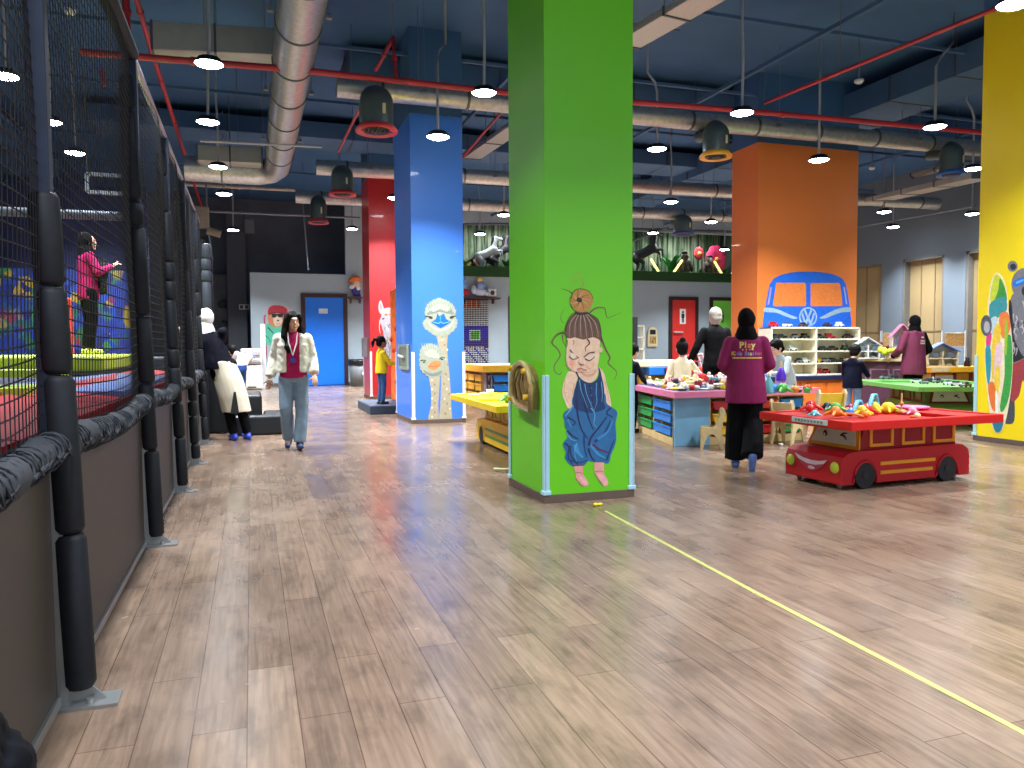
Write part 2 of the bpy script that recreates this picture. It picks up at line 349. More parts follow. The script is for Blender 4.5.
# ================================================================ CEILING SERVICES
DUCT = nodes_mat('galvanised', lambda nt, b, N, L: None)
def galv(nt, b, N, L):
    tc = N('ShaderNodeTexCoord'); n = N('ShaderNodeTexVoronoi'); n.inputs['Scale'].default_value = 14; L(tc.outputs['Object'], n.inputs['Vector'])
    r = N('ShaderNodeMapRange'); r.inputs[3].default_value = .36; r.inputs[4].default_value = .52; L(n.outputs['Distance'], r.inputs[0]); L(r.outputs[0], b.inputs['Base Color'])
    b.inputs['Metallic'].default_value = .75; b.inputs['Roughness'].default_value = .38
DUCT = nodes_mat('galvanised', galv)
def duct(pts, r, label, closed_ends=True, rings=1.2, group='round spiral ventilation ducts'):
    t = thing('ventilation_duct', label, 'duct', pts[0], group=group)
    B().tube(pts, r, 28).build('duct_pipe', DUCT, t, world=True)
    for p, q in zip(pts, pts[1:]):
        p, q = Vector(p), Vector(q); n = int((q-p).length/rings); d = (q-p).normalized()
        for i in range(n):
            c_ = p+(q-p)*(i+.5)/n; B().cyl(c_-d*.02, c_+d*.02, r+.012, n=28).build('duct_collar', M((95, 98, 96), .45, .6), t, world=True)
    for p, q in zip(pts, pts[1:]):
        p, q = Vector(p), Vector(q); n = max(1, int((q-p).length/2.6)); d = (q-p).normalized(); s = d.cross(Vector((0, 0, 1)))
        if (q-p).length < 1.5: continue
        for i in range(n):
            c_ = p+(q-p)*(i+.4)/n
            for k in (-1, 1): h = B().cyl(c_+s*k*(r+.06), c_+s*k*(r+.06)+Vector((0, 0, ZC-c_.z)), .006, n=6); h.box(*(sorted([c_.x+s.x*k*(r+.06)-.03, c_.x+s.x*k*(r+.06)+.03])), *(sorted([c_.y+s.y*k*(r+.06)-.03, c_.y+s.y*k*(r+.06)+.03])), c_.z-.03, c_.z+.02); h.build('hanger_rod', M((120, 125, 130), .5, .5), t, world=True)
    return t
duct([(.6, 2.5, 5.02), (.6, 16.4, 5.02), (.58, 16.75, 4.98), (.45, 17.0, 4.93), (.2, 17.1, 4.9), (-1.2, 17.1, 4.9)], .26, 'large round metal duct running away above the walkway')
duct([(1.22, 11.3, 4.93), (16.5, 11.3, 4.99)], .145, 'round metal duct crossing in front of the blue and orange pillars')
duct([(1.33, 16.4, 4.93), (17.5, 16.1, 4.99)], .155, 'round metal duct crossing in front of the red pillar')
duct([(1.12, 20.1, 5.0), (17.5, 19.4, 5.0)], .16, 'round metal duct crossing behind the red pillar')
def nozzle(px, y0, y1, Y, rim, label, r):
    p = aty(px, y0, Y); q = aty(px, y1, Y)
    t = thing('air_diffuser', label, 'air diffuser', (p.x, Y, q.z), group=None)
    H = p.z-q.z; b = B()
    n = 24; rings = []                                     # upright tube cut off by a sloping rounded hood
    prof = [(0, 1), (.55, 1), (.68, .97), (.8, .86), (.9, .66), (.97, .38), (1, .04)]
    vs = []; 
    for z, k in prof: vs += [(math.cos(2*PI*i/n)*r*max(k, .04), math.sin(2*PI*i/n)*r*max(k, .04)*(1 if k > .9 else k*.9+.1), H*z) for i in range(n)]
    b.add(vs, [(j*n+i, j*n+(i+1) % n, (j+1)*n+(i+1) % n, (j+1)*n+i) for j in range(len(prof)-1) for i in range(n)], True).add(vs[-n:], [tuple(range(n))])
    b.build('diffuser_hood', M((72, 88, 92), .4, .3), t)
    B().lathe([(r*.7, .0), (r*1.22, -.035), (r*1.25, 0), (r*1.02, .06), (r*.98, .06)], n=28).build('diffuser_rim', M(rim, .45), t)
    s = B()
    for k in range(3): s.lathe([(r*(.22+.25*k), -.02), (r*(.3+.25*k), -.025), (r*(.3+.25*k), .0), (r*(.22+.25*k), .0)], n=20)
    s.box(-r, r, -.006, .006, -.02, 0).box(-.006, .006, -r, r, -.02, 0); s.build('diffuser_vane', M((56, 58, 64), .5), t)
    B().box(r*.2, r*.38, -r-.004, -r*.9, H*.28, H*.5).build('maker_plate', M((200, 190, 150), .5), t)
    B().cyl((0, .02, H*.6), (0, .5, H*.75), r*.45).build('neck', M((72, 88, 92), .4, .3), t)
    return t
nozzle(376, 85, 130, 10.85, (196, 52, 62), 'largest hooded air diffuser with a red rim near the blue pillar', .235)
nozzle(342, 165, 194, 15.95, (190, 46, 52), 'middle hooded air diffuser with a red rim left of the red pillar', .22)
nozzle(318, 195, 222, 19.7, (190, 60, 70), 'farthest small hooded air diffuser with a red rim by the back wall', .2)
nozzle(716, 120, 156, 10.9, (224, 160, 40), 'hooded air diffuser with an orange rim beside the orange pillar', .21)
nozzle(952, 141, 174, 10.9, (46, 92, 170), 'hooded air diffuser with a blue rim left of the yellow pillar', .2)
nozzle(683, 214, 234, 19.4, (60, 70, 120), 'distant grey air diffuser in front of the jungle balcony', .26)
# red sprinkler pipes
RP = M((168, 40, 52), .45)
def pipe(pts, r, label, m=RP, cat='pipe', name='sprinkler_pipe', fit=True):
    t = thing(name, label, cat, pts[0]); B().tube(pts, r, 12).build('pipe_run', m, t, world=True)
    for p, q in zip(pts, pts[1:]):
        p, q = Vector(p), Vector(q); n = max(1, int((q-p).length/1.9)); d = (q-p).normalized()
        if fit:
            for i in range(n): c_ = p+(q-p)*(i+.5)/n; B().cyl(c_-d*.03, c_+d*.03, r*1.3, n=12).build('coupling', m, t, world=True)
    hung = 0
    for p, q in zip(pts, pts[1:]):
        p, q = Vector(p), Vector(q); n = int((q-p).length/3)
        if len(pts) == 2: n = max(n, 1)
        for i in range(n): c_ = p+(q-p)*(i+.3)/n; B().cyl(c_, (c_.x, c_.y, ZC), .005, n=6).build('hanger_rod', M((110, 112, 118), .5, .4), t, world=True); hung = 1
    if not hung and pts[0][2] < ZC-.1: c_ = pts[1]; B().cyl(c_, (c_[0], c_[1], ZC), .005, n=6).build('hanger_rod', M((110, 112, 118), .5, .4), t, world=True)
    return t
zp = 4.86
pp = [atz(80, 52, zp), atz(300, 70, zp), atz(510, 93, zp), atz(700, 107, zp), atz(860, 121, zp), atz(1000, 134, zp)]
pipe(pp, .042, 'long red sprinkler pipe crossing the whole hall under the ceiling')
a = atz(765, 103, 5.05); c_ = atz(1004, 5, 5.05); pipe([a, c_+(c_-a)*.3], .028, 'thin red sprinkler pipe slanting towards the yellow pillar')
pipe([atz(125, -40, 5.5), atz(152, 52, 5.5), atz(188, 165, 5.5), atz(212, 240, 5.5)], .035, 'red pipe running away high above the trampoline fence')
a = aty(127, 45, 11.2); pipe([(a.x, a.y, ZC), (a.x, a.y, zp)], .05, 'vertical red pipe dropping to the crossing pipe above the trampolines')
a = aty(393, 38, 10.9); c_ = aty(396, 78, 10.9); e = aty(376, 70, 11.8); pipe([e, a, c_], .03, 'short bent red pipe above the largest air diffuser')
pipe([aty(360, 108, 11.6), aty(338, 152, 14.5)], .02, 'thin red branch pipe between the two red-rimmed diffusers')
pipe([aty(512, 100, 12.2), aty(462, 158, 16)], .022, 'thin red branch pipe between the blue and green pillars')
pipe([aty(102, 70, 11.4), aty(104, 86, 11.4)], .02, 'short red sprinkler drop over the trampolines')
CON = M((118, 124, 136), .5, .3)
pipe([aty(181, 184, 22), aty(295, 190, 22)], .05, 'pale conduit across the dark back bay', M((175, 170, 160), .5), name='conduit')
pipe([aty(200, 211, 21.5), aty(360, 218, 21.5)], .03, 'thin grey conduit below the pale one in the back bay', CON, name='conduit')
pipe([aty(302, 190, 22), aty(308, 270, 22)], .018, 'thin grey hanging cable in the dark back bay', CON, name='hanging_cable', fit=False)
pipe([aty(200, 141, 14), aty(322, 147, 14)], .02, 'thin white conduit under the large round duct', M((170, 172, 180), .5), name='conduit')
pipe([aty(465, 224, 24), aty(514, 224, 24)], .04, 'dark conduit over the balcony left of the green pillar', DARK, name='conduit')
pipe([aty(632, 229, 24), aty(733, 232, 24)], .05, 'dark conduit over the balcony right of the green pillar', DARK, name='conduit')
pipe([aty(632, 241, 23.5), aty(668, 228, 22)], .04, 'dark slanting conduit over the balcony', DARK, name='conduit')
pipe([atx(858, 227, 18), atx(975, 206, 18)], .03, 'thin grey conduit along the right wall', CON, name='conduit')
# flat silver ducts, trays
def flat_duct(p0, p1, w_, h_, label, m, name='flat_duct', cat='duct'):
    p0, p1 = Vector(p0), Vector(p1); d = (p1-p0); L2 = d.length; d.normalize(); s = Vector((0, 0, 1)).cross(d).normalized()*w_/2
    t = thing(name, label, cat, p0)
    B().prism([p0-s, p0+s, p0+s+Vector((0, 0, h_)), p0-s+Vector((0, 0, h_))], p1-p0).build('duct_body', m, t, world=True, bevel=.01)
    n = max(2, int(L2/1.3))
    for i in range(n+1):
        q = p0+(p1-p0)*(i/n); e_ = .012; ss = s*(1+e_*2/w_)
        q = q-d*.015; B().prism([q-ss-Vector((0, 0, e_)), q+ss-Vector((0, 0, e_)), q+ss+Vector((0, 0, h_+e_)), q-ss+Vector((0, 0, h_+e_))], d*.03).build('flange', M((70, 76, 88), .5, .3), t, world=True)
    for i in range(1, n, 2):
        for k in (-1, 1): q = p0+(p1-p0)*(i/n)+s*k*.95; B().cyl((q.x, q.y, q.z+h_), (q.x, q.y, ZC), .006, n=6).build('hanger_rod', M((110, 112, 118), .5, .4), t, world=True)
    return t
GALVF = M((150, 150, 146), .45, .35, var=.12, scale=3)
flat_duct(aty(154, 44, 10.9)-Vector((0, 0, .15)), aty(275, 50, 10.9)-Vector((0, 0, .15)), .5, .34, 'flat silver duct joining the large round duct from the left', GALVF)
flat_duct(aty(198, 163, 16.6), aty(262, 166, 16.6), .5, .3, 'farther flat silver duct behind the lamps on the left', GALVF)
flat_duct(atz(628, 46, 5.1), atz(735, -16, 5.1), .38, .09, 'perforated silver cable tray slanting over the green pillar', M((176, 174, 176), .4, .4, var=.2, scale=60), 'cable_tray', 'cable tray')
flat_duct(atz(472, 159, 5.2), atz(520, 126, 5.2), .36, .08, 'farther silver cable tray between blue and green pillars', M((150, 152, 160), .4, .4, var=.2, scale=60), 'cable_tray', 'cable tray')
flat_duct(atx(858, 206, 15.5), atx(985, 178, 13.8), .5, .12, 'long pale boxed duct near the right wall', M((150, 146, 140), .5, .2), 'cable_tray', 'cable tray')
flat_duct(aty(912, 177, 14), aty(960, 166, 13.2), .35, .06, 'short pale duct panel under the blue-rimmed diffuser', M((160, 150, 145), .5, .1), 'cable_tray', 'cable tray')
for x, y, x1, y1, z, h_, l in [(-6, 4, -5, 22, 5.5, .5, 'wide dark rectangular duct above the trampolines'), (-3.2, 7.6, 6.5, 7.6, 5.75, .4, 'wide dark duct across the ceiling before the blue pillar'), (1.6, 13.6, 16, 13.6, 5.7, .4, 'wide dark duct across the ceiling past the orange pillar'),
        (11.5, 3, 11.5, 22, 5.6, .45, 'long dark rectangular duct running away over the play tables'), (5.4, 3.5, 5.4, 10, 5.8, .35, 'dark square duct run right of the green pillar'), (-3, 18, 14, 18, 5.8, .35, 'farthest dark duct across the ceiling')]:
    flat_duct((x, y, z), (x1, y1, z), 1.1, h_, l, CEIL2)
b = B()
for x in (-4.5, 4.2, 8, 14.8): b.box(x-.03, x+.03, -5, 27, ZC-.55, ZC-.49)
for y in (5.2, 9.6, 12.4, 15.2, 18.9, 21.6): b.box(-8, 18, y-.025, y+.025, ZC-.42, ZC-.37)
b.build('trim_1', CEIL2)['kind'] = 'structure'
for i, (px, py, z) in enumerate([(70, 11, 5.6), (859, 81, 5.6), (872, 168, 5.6)]):
    p = atz(px, py, z); t = thing('smoke_detector', ['small white ceiling detector above the trampolines', 'small white ceiling detector over the orange pillar', 'small white ceiling detector right of the orange pillar'][i], 'smoke detector', p)
    B().lathe([(.0, -.04), (.05, -.04), (.075, -.01), (.075, .02), (0, .02)]).build('detector_body', M((200, 205, 215), .5), t); B().cyl((0, 0, .02), (0, 0, ZC-z), .012).build('stem', CON, t)
# ================================================================ PENDANT LAMPS
LM = M((240, 248, 255), .5, var=0, emit=LAMP)
HOUS = M((36, 40, 50), .5, .2)
def pendant(p, bend, label):
    t = thing('pendant_lamp', label, 'lamp', p, group='round high-bay pendant lamps'); b = B()
    b.lathe([(0, .09), (.045, .09), (.05, .045), (.13, .03), (.163, .014), (.168, .0), (.16, -.004), (.157, .004), (0, .006)], n=32)
    b.build('lamp_housing', HOUS, t)
    k = B()
    for i in range(20): a_ = 2*PI*i/20; k.add([Vector((r_*math.cos(a_)-s_*math.sin(a_), r_*math.sin(a_)+s_*math.cos(a_), z_)) for r_, z_ in ((.06, .045), (.15, .03), (.12, .07), (.06, .09)) for s_ in (-.003, .003)], [(0, 2, 4, 6), (1, 7, 5, 3), (2, 3, 5, 4), (4, 5, 7, 6)])
    k.build('cooling_fin', HOUS, t)
    B().lathe([(0, -.034), (.06, -.031), (.11, -.022), (.145, -.008), (.158, .004)], n=32).build('diffuser', LM, t)
    top = ZC-p[2]; pts = [(0, 0, .1)]
    if bend: pts += [(0, 0, .1+bend[1]*.85), (bend[0]*.25, 0, .1+bend[1]), (bend[0], 0, .1+bend[1]+abs(bend[0])*.8), (bend[0], 0, top)]
    else: pts += [(.01, 0, .1+(top-.1)*.4), (-.01, 0, .1+(top-.1)*.75), (0, 0, top)]
    B().tube(pts if bend else smooth_poly(pts, 4, False), .02, 8).build('cord', M((150, 156, 168), .5), t)
    lt = bpy.data.lights.new('lamp_light', 'AREA'); lt.shape = 'DISK'; lt.size = .3; lt.energy = WATT*(1.9 if p[1] > 14 else 1); lt.spread = SPREAD; lt.color = (.93, .97, 1)
    lo = bpy.data.objects.new('lamp_light', lt); COL.objects.link(lo); lo.parent = t; lo.location = (0, 0, -.04)
    return t
px = [(209, 68, 0, 'nearest lamp over the walkway, above the trampoline fence top'), (208, 126, 0, 'second lamp over the walkway'), (218, 171, 0, 'third lamp over the walkway'), (224, 198, 0, 'fourth lamp over the walkway'), (233, 234, 0, 'last lamp over the walkway, before the dark wall'),
      (484, 97, 0, 'lamp close to the left edge of the green pillar'), (438, 141, (.12, 1.1), 'lamp hanging before the blue pillar on a bent cord'), (504, 219, 0, 'lamp seen low between blue and green pillars'), (480, 238, 0, 'lowest far lamp between blue and green pillars'), (395, 202, 0, 'lamp at the edge of the blue pillar over the red one'), (352, 233, 0, 'lamp left of the red pillar near the back wall'),
      (657, 153, (-.18, 1.0), 'lamp just right of the green pillar on a bent cord'), (671, 206, 0, 'second lamp right of the green pillar, lower in view'), (653, 237, 0, 'third lamp right of the green pillar by the balcony'), (711, 226, 0, 'lamp left of the orange pillar before the balcony'),
      (742, 117, 0, 'bright lamp above the left edge of the orange pillar'), (819, 164, (0.0, 1.4), 'lamp hanging in front of the orange pillar'), (935, 131, (.33, .95), 'lamp left of the yellow pillar on a sharply bent cord'), (1015, 8, 0, 'nearest lamp over the yellow pillar'),
      (884, 216, 0, 'lamp right of the orange pillar before the grey wall'), (893, 231, 0, 'lower lamp right of the orange pillar'), (973, 173, (-.2, 1.0), 'lamp beside the yellow pillar on a bent cord'), (972, 218, 0, 'far low lamp beside the yellow pillar'),
      (75, 157, 0, 'lamp seen through the net above the staff member'), (5, 80, 0, 'lamp at the far left seen through the net'), (50, 126, 0, 'small lamp seen beside the nearest fence post')]
for x, y, bd, l in px: pendant(atz(x, y-4, {438: 4.2, 819: 4.25}.get(x, 4.55)), bd, 'white glowing '+l)
for x, y, l in ((-.5, 5.5, 'over the near walkway by the second fence post'), (2.9, 2.6, 'over the floor before the green pillar'), (6.7, 3.0, 'over the floor before the red bus table'), (2.9, -.6, 'behind the viewer in line with the green pillar'), (6.7, -1.2, 'behind the viewer in line with the red bus table'), (-.5, 1.0, 'over the walkway beside the viewer'), (10, 3.2, 'over the floor before the yellow pillar'),
                (9.4, 23.0, 'near the red door, added unseen behind the green pillar'), (15.4, 22.8, 'near the lime door, added unseen behind the orange pillar'), (4.6, 22.4, 'near the peg board, added unseen behind the blue pillar'), (12.2, 17.2, 'added unseen behind the orange pillar')): pendant(Vector((x, y, 4.5)), 0, 'white glowing lamp hanging '+l)  # these last four are unseen lamps, added to brighten the back wall and doors
for x, l in ((8.6, 'left'), (12.4, 'middle'), (16.2, 'right')):  # fill lamps added out of sight behind the lintel to brighten the balcony
    t = thing('added_balcony_fill', 'added unseen white fill lamp over the jungle balcony, %s one' % l, 'lamp', (x, 26.25, 5.62)); B().box(-.9, .9, -.05, .05, .02, .1).build('added_fill_body', M((200, 204, 210), .4), t); B().box(-.88, .88, -.04, .04, 0, .02).build('diffuser', M((240, 248, 255), .5, var=0, emit=4), t); B().cyl((-.6, 0, .1), (-.6, 0, ZC-5.62), .008).build('hanger_rod', CON, t); B().cyl((.6, 0, .1), (.6, 0, ZC-5.62), .008).build('hanger_rod', CON, t)
    lt = bpy.data.lights.new('lamp_light', 'AREA'); lt.shape = 'RECTANGLE'; lt.size = 1.7; lt.size_y = .08; lt.energy = 60; lo = bpy.data.objects.new('lamp_light', lt); COL.objects.link(lo); lo.parent = t; lo.location = (0, 0, -.01)
# ================================================================ TRAMPOLINE AREA
FX = -.66
BLK = M((22, 26, 33), .62, var=.2, scale=30, spec=.3)
STEEL = M((170, 174, 176), .3, .8, var=.05)
DSTEEL = M((40, 48, 66), .4, .5, var=.1)
NETM = M((24, 27, 34), .7, var=0)
posts = [1.05, 3.0, 5.3, 7.2, 8.9, 10.7]
fence = thing('safety_fence', 'tall black net fence with foam-padded posts and dark brown kick panels', 'fence', (FX, 0, 0))
def foam(b, x, y, z0, z1, r, seed):
    R_ = random.Random(seed); z = z0
    while z < z1-.05:
        h = min(R_.choice([.16, .3, .42, .55]), z1-z); rr = r*R_.uniform(.96, 1.06); k = .022; ox = R_.uniform(-.006, .006)
        if z1-(z+h) < .1: h = z1-z
        b.X = Matrix.Translation((x+ox, y, 0))
        b.lathe([(0, z), (rr*.8, z+.003), (rr, z+k), (rr*1.02, z+h*.5), (rr, z+h-k), (rr*.8, z+h-.003), (0, z+h)], n=14); z += h
    b.X = Matrix()
for i, y in enumerate(posts):
    p = B().box(FX-.03, FX+.03, y-.03, y+.03, .02, 3.02).build('post', DSTEEL if i < 2 else DSTEEL, fence, world=True, bevel=.004)
    l = B().box(FX-.033, FX+.033, y-.033, y+.033, .01, .93); l.build('post_leg', STEEL, p)
    p.children[0].parent = p; p.children[0].matrix_basis = Matrix(); p.children[0].data.transform(Matrix.Translation((-FX, 0, 0)))
    f = B().box(FX-.05, FX+.19, y-.06, y+.06, 0, .012).cyl((FX+.1, y-.03, .01), (FX+.1, y-.03, .03), .012).cyl((FX+.1, y+.03, .01), (FX+.1, y+.03, .03), .012)
    f.prism([(FX+.03, y-.004, .012), (FX+.15, y-.004, .012), (FX+.03, y-.004, .14)], (0, .008, 0)).build('post_foot', STEEL, fence, world=True)
    b = B(); foam(b, FX+.06, y-.0, .06, 1.78 if i == 1 else 2.92, .05, 10+i); b.v = [Vector((v.x-(v.z-.1)*.032, v.y, v.z)) for v in b.v]; b.build('foam_sleeve', BLK, fence, world=True)
p = B(); p.cyl((FX+.03, 11.6, 0), (FX+.03, 11.6, 2.75), .05); o = p.build('post', BLK, fence, world=True)
b = B(); foam(b, FX+.08, 11.6, .9, 2.7, .07, 50); b.build('foam_sleeve', M((54, 62, 74), .6, var=.15), fence, world=True)
for (y0, y1) in zip([-.8]+posts, posts+[11.6]):
    B().box(FX-.02, FX, y0+.03, y1-.03, .05, .86).build('kick_panel', M((62, 55, 50), .5, var=.06, scale=4), fence, world=True, bevel=.003)
    B().box(FX-.03, FX+.012, y0+.03, y1-.03, .015, .05).build('kick_rail', STEEL, fence, world=True, bevel=.003)
B().cyl((FX, -.8, 3.05), (FX, 5.3, 3.05), .045).build('top_rail', BLK, fence, world=True)
B().cyl((FX, 5.3, 3.05), (FX, 11.6, 3.0), .022).build('top_rail', STEEL, fence, world=True)
B().cyl((FX-.02, 5.3, 2.06), (-6.5, 5.3, 2.06), .028).cyl((-6.5, 5.3, 2.06), (-6.5, 5.3, 0), .028).build('cross_rail', M((120, 130, 140), .45, .4), fence, world=True)
# rolled net edge
b = B(); pts = []; R_ = random.Random(3)
for i in range(120):
    y = -.8+12.4*i/119; pts.append((FX+.015+R_.uniform(-.006, .006), y, .895+R_.uniform(-.008, .008)+.018*math.sin(y*2.6)))
b.tube(pts, [.055+.008*math.sin(i*1.9) for i in range(120)], 10)
for i in range(240):
    y = -.75+12.3*i/240; z = .895+.018*math.sin(y*2.6); a = R_.uniform(-.02, .02)
    b.tube([(FX+.015+.058*math.cos(t), y+a*t, z+.058*math.sin(t)) for t in [k*PI/7 for k in range(14)]], .0045, 5, True)
b.build('net_roll', M((44, 48, 56), .8, var=.3, scale=60), fence, world=True)
# netting
def net(P, U, V, nu, nv, r, sag, name='net', seed=0):
    """P + U*u + V*v , knotted mesh of thin cords"""
    P, U, V = Vector(P), Vector(U), Vector(V); nrm = U.cross(V).normalized(); b = B()
    def pt(u, v):
        w_ = sag*(math.sin(PI*u)*.9+.35*math.sin(9*u+seed)+.3*math.sin(7*v+seed*2+3*u)); dz = -sag*.8*math.sin(PI*u)*(1+.6*math.sin(5*v+seed))
        return P+U*u+V*v+nrm*w_+V.normalized()*dz
    vs = []; fs = []
    def strand(ps):
        o = len(vs); n = len(ps)
        for i, p in enumerate(ps):
            d = (ps[min(i+1, n-1)]-ps[max(i-1, 0)]).normalized(); x = d.cross(nrm).normalized()*r
            vs.extend([p+x, p+nrm*r, p-x])
        for i in range(n-1):
            for k in range(3): fs.append((o+i*3+k, o+i*3+(k+1) % 3, o+i*3+3+(k+1) % 3, o+i*3+3+k))
    for i in range(nu+1): strand([pt(i/nu, j/16) for j in range(17)])
    for j in range(nv+1): strand([pt(i/12, j/nv) for i in range(13)])
    b.add(vs, fs, True); return b
for k, (y0, y1) in enumerate(zip([-.3]+posts, posts+[11.6])):
    net((FX-.01, y0, .93), (0, y1-y0, 0), (0, 0, 2.08), int((y1-y0)/.05), 42, .003, .03, seed=k).build('net_bay', NETM, fence, world=True)
# apron pads, beds
tr = thing('trampoline_court', 'raised trampoline deck with red pads along the fence and yellow-green pads behind', 'trampoline', (FX-.1, 0, 0))
REDP = M((170, 24, 32), .42, var=.06, scale=5, bump=.1); YELP = M((164, 180, 44), .45, var=.05); BED = M((56, 62, 84), .8, var=.2, scale=50)
def pad(name, pts, th, m, parent=tr, bev=.035):
    b = B(); b.prism([Vector(p)-Vector((0, 0, th)) for p in pts], (0, 0, th)); return b.build(name, m, parent, world=True, bevel=bev, seg=3)
for y0 in (-.6, 1.25, 3.1, 4.95, 6.8, 8.65): pad('red_pad', [(FX-.12, y0, .93), (FX-.12, y0+1.82, .93), (FX-.62, y0+1.82, 1.0), (FX-.62, y0, 1.0)], .06, REDP)
for y0 in (2.3, 4.15, 6.0): pass
pad('red_pad', [(FX-.66, 1.6, 1.01), (FX-.66, 5.1, 1.01), (FX-1.05, 5.1, 1.02), (FX-1.05, 1.6, 1.02)], .07, REDP)
for x0, x1, y0, y1 in [(-3.4, -1.75, -.5, 4.9), (-3.4, -1.35, 5.6, 8.2), (-5.6, -3.8, -.5, 4.9), (-5.6, -3.8, 5.6, 10.2)]:
    pad('jumping_bed', [(x0, y0, .985), (x1, y0, .985), (x1, y1, .985), (x0, y1, .985)], .02, BED, bev=.004)
pad('blue_pad', [(-1.75, 5.55, 1.0), (-.8, 5.55, .97), (-.8, 8.6, .97), (-1.3, 8.6, 1.0)], .06, M((92, 116, 178), .5), bev=.02)
for pts in [[(-6, 4.95, 1.03), (-1.2, 4.95, 1.03), (-1.2, 5.5, 1.03), (-6, 5.5, 1.03)], [(-6, 8.3, 1.05), (-1.75, 8.3, 1.05), (-1.75, 8.85, 1.05), (-6, 8.85, 1.05)], [(-3.8, -.5, 1.03), (-3.42, -.5, 1.03), (-3.42, 10.3, 1.03), (-3.8, 10.3, 1.03)]]: pad('yellow_pad', pts, .07, YELP)
pad('deck', [(-6.6, -.8, .95), (FX-.05, -.8, .86), (FX-.05, 12, .86), (-6.6, 12, .95)], .08, BLK, bev=.005)
for x in (-6.5, -3.6, -1.0):
    for y in (0, 4, 8, 11.8): B().cyl((x, y, 0), (x, y, .86), .05).build('deck_leg', DSTEEL, tr, world=True)
def soft(name, label, cat, x0, x1, y0, y1, z0, z1, m, bev=.04, group=None):
    b = B().box(x0, x1, y0, y1, z0, z1); o = b.build(name, m, None, bevel=bev, seg=3); tag(o, label, cat, group); return o
sl = atd(90, 353, 10.4)
o = soft('foam_block', 'yellow-green foam step the staff member stands on behind the net', 'foam block', -3.4, -1.45, 8.9, 12.3, 1.0, 1.17, YELP)
o = soft('foam_block', 'dark grey padded wall behind the staff member', 'foam block', -2.6, -.9, 12.6, 12.9, .2, 1.12, M((44, 50, 60), .6))
o = soft('foam_block', 'tall blue padded column behind the fence', 'padded column', -5.15, -4.45, 15.2, 15.9, 0, 4.5, M((44, 104, 236), .5))
o = soft('foam_block', 'upright yellow foam block by the far play wall', 'foam block', -4.75, -4.3, 13.2, 13.6, 0, 1.75, M((215, 215, 40), .5))
o = soft('foam_block', 'orange-red foam wedge leaning behind the staff member', 'foam block', -2.9, -2.5, 12.7, 13.0, 0, 2.0, M((215, 60, 30), .5))
# inner dark posts and inner net
inn = thing('inner_net', 'second dark net between the trampolines on thin posts', 'net', (-2.6, 0, 0))
for y in (6.4, 10.4, 12.2): B().box(-4.04, -3.96, y-.04, y+.04, 0, 2.9).build('post', BLK, inn, world=True, bevel=.01)
B().cyl((-4, 6.4, 2.9), (-4, 12.2, 2.9), .03).build('top_rail', DSTEEL, inn, world=True)
net((-4, 6.4, 1.02), (0, 5.8, 0), (0, 0, 1.85), 80, 26, .003, .02).build('net_bay', NETM, inn, world=True)
# painted play wall deep inside
def mural_nodes(nt, b, N, L):
    tc = N('ShaderNodeTexCoord'); v = N('ShaderNodeTexVoronoi'); v.inputs['Scale'].default_value = 6.5; L(tc.outputs['Object'], v.inputs['Vector'])
    n = N('ShaderNodeTexNoise'); n.inputs['Scale'].default_value = 2.2; n.inputs['Detail'].default_value = 5; L(tc.outputs['Object'], n.inputs['Vector'])
    r = N('ShaderNodeValToRGB'); r.color_ramp.interpolation = 'CONSTANT'
    cols = [(16, 44, 120), (24, 80, 50), (14, 28, 84), (130, 110, 30), (20, 56, 130), (110, 34, 50), (40, 96, 54), (18, 26, 70)]
    e = r.color_ramp.elements
    while len(e) < len(cols): e.new(.5)
    for i, c_ in enumerate(cols): e[i].position = i/len(cols); e[i].color = (*lin(c_), 1)
    se = N('ShaderNodeSeparateColor'); L(v.outputs['Color'], se.inputs[0]); L(se.outputs[0], r.inputs[0])
    mx = N('ShaderNodeMix'); mx.data_type = 'RGBA'; L(r.outputs[0], mx.inputs[6]); mx.inputs[7].default_value = (*lin((18, 40, 110)), 1)
    rr = N('ShaderNodeMapRange'); rr.inputs[1].default_value = .45; rr.inputs[2].default_value = .6; L(n.outputs['Fac'], rr.inputs[0]); L(rr.outputs[0], mx.inputs[0])
    L(mx.outputs[2], b.inputs['Base Color'])
GRAF = nodes_mat('graffiti', mural_nodes)
tag(B().box(-8.8, -1.9, 16.6, 16.75, 0, 2.75).build('play_wall', [GRAF]), 'low play wall covered in colourful painted balls and shapes', 'play wall')
tag(B().box(-8.8, -1.9, 16.9, 17.0, 0, 4.4).build('backing_wall', [M((16, 26, 70), .7)]), 'deep blue screen wall above the colourful play wall', 'screen wall')
t = thing('metal_frame', 'pale rectangular metal frame hanging beyond the trampolines', 'frame', aty(87, 172, 16)); 
a, c_ = aty(87, 174, 16), aty(126, 194, 16)
b = B(); 
for z in (a.z, c_.z): b.box(a.x, c_.x, 15.95, 16.05, z-.03, z+.03)
for x in (a.x, c_.x): b.box(x-.03, x+.03, 15.95, 16.05, c_.z, a.z)
b.build('frame_bars', M((165, 175, 185), .5, .2), t, world=True); B().cyl((a.x, 16, a.z), (a.x, 16, ZC), .01).cyl((c_.x, 16, a.z), (c_.x, 16, ZC), .01).build('hanger_rod', CON, t, world=True)
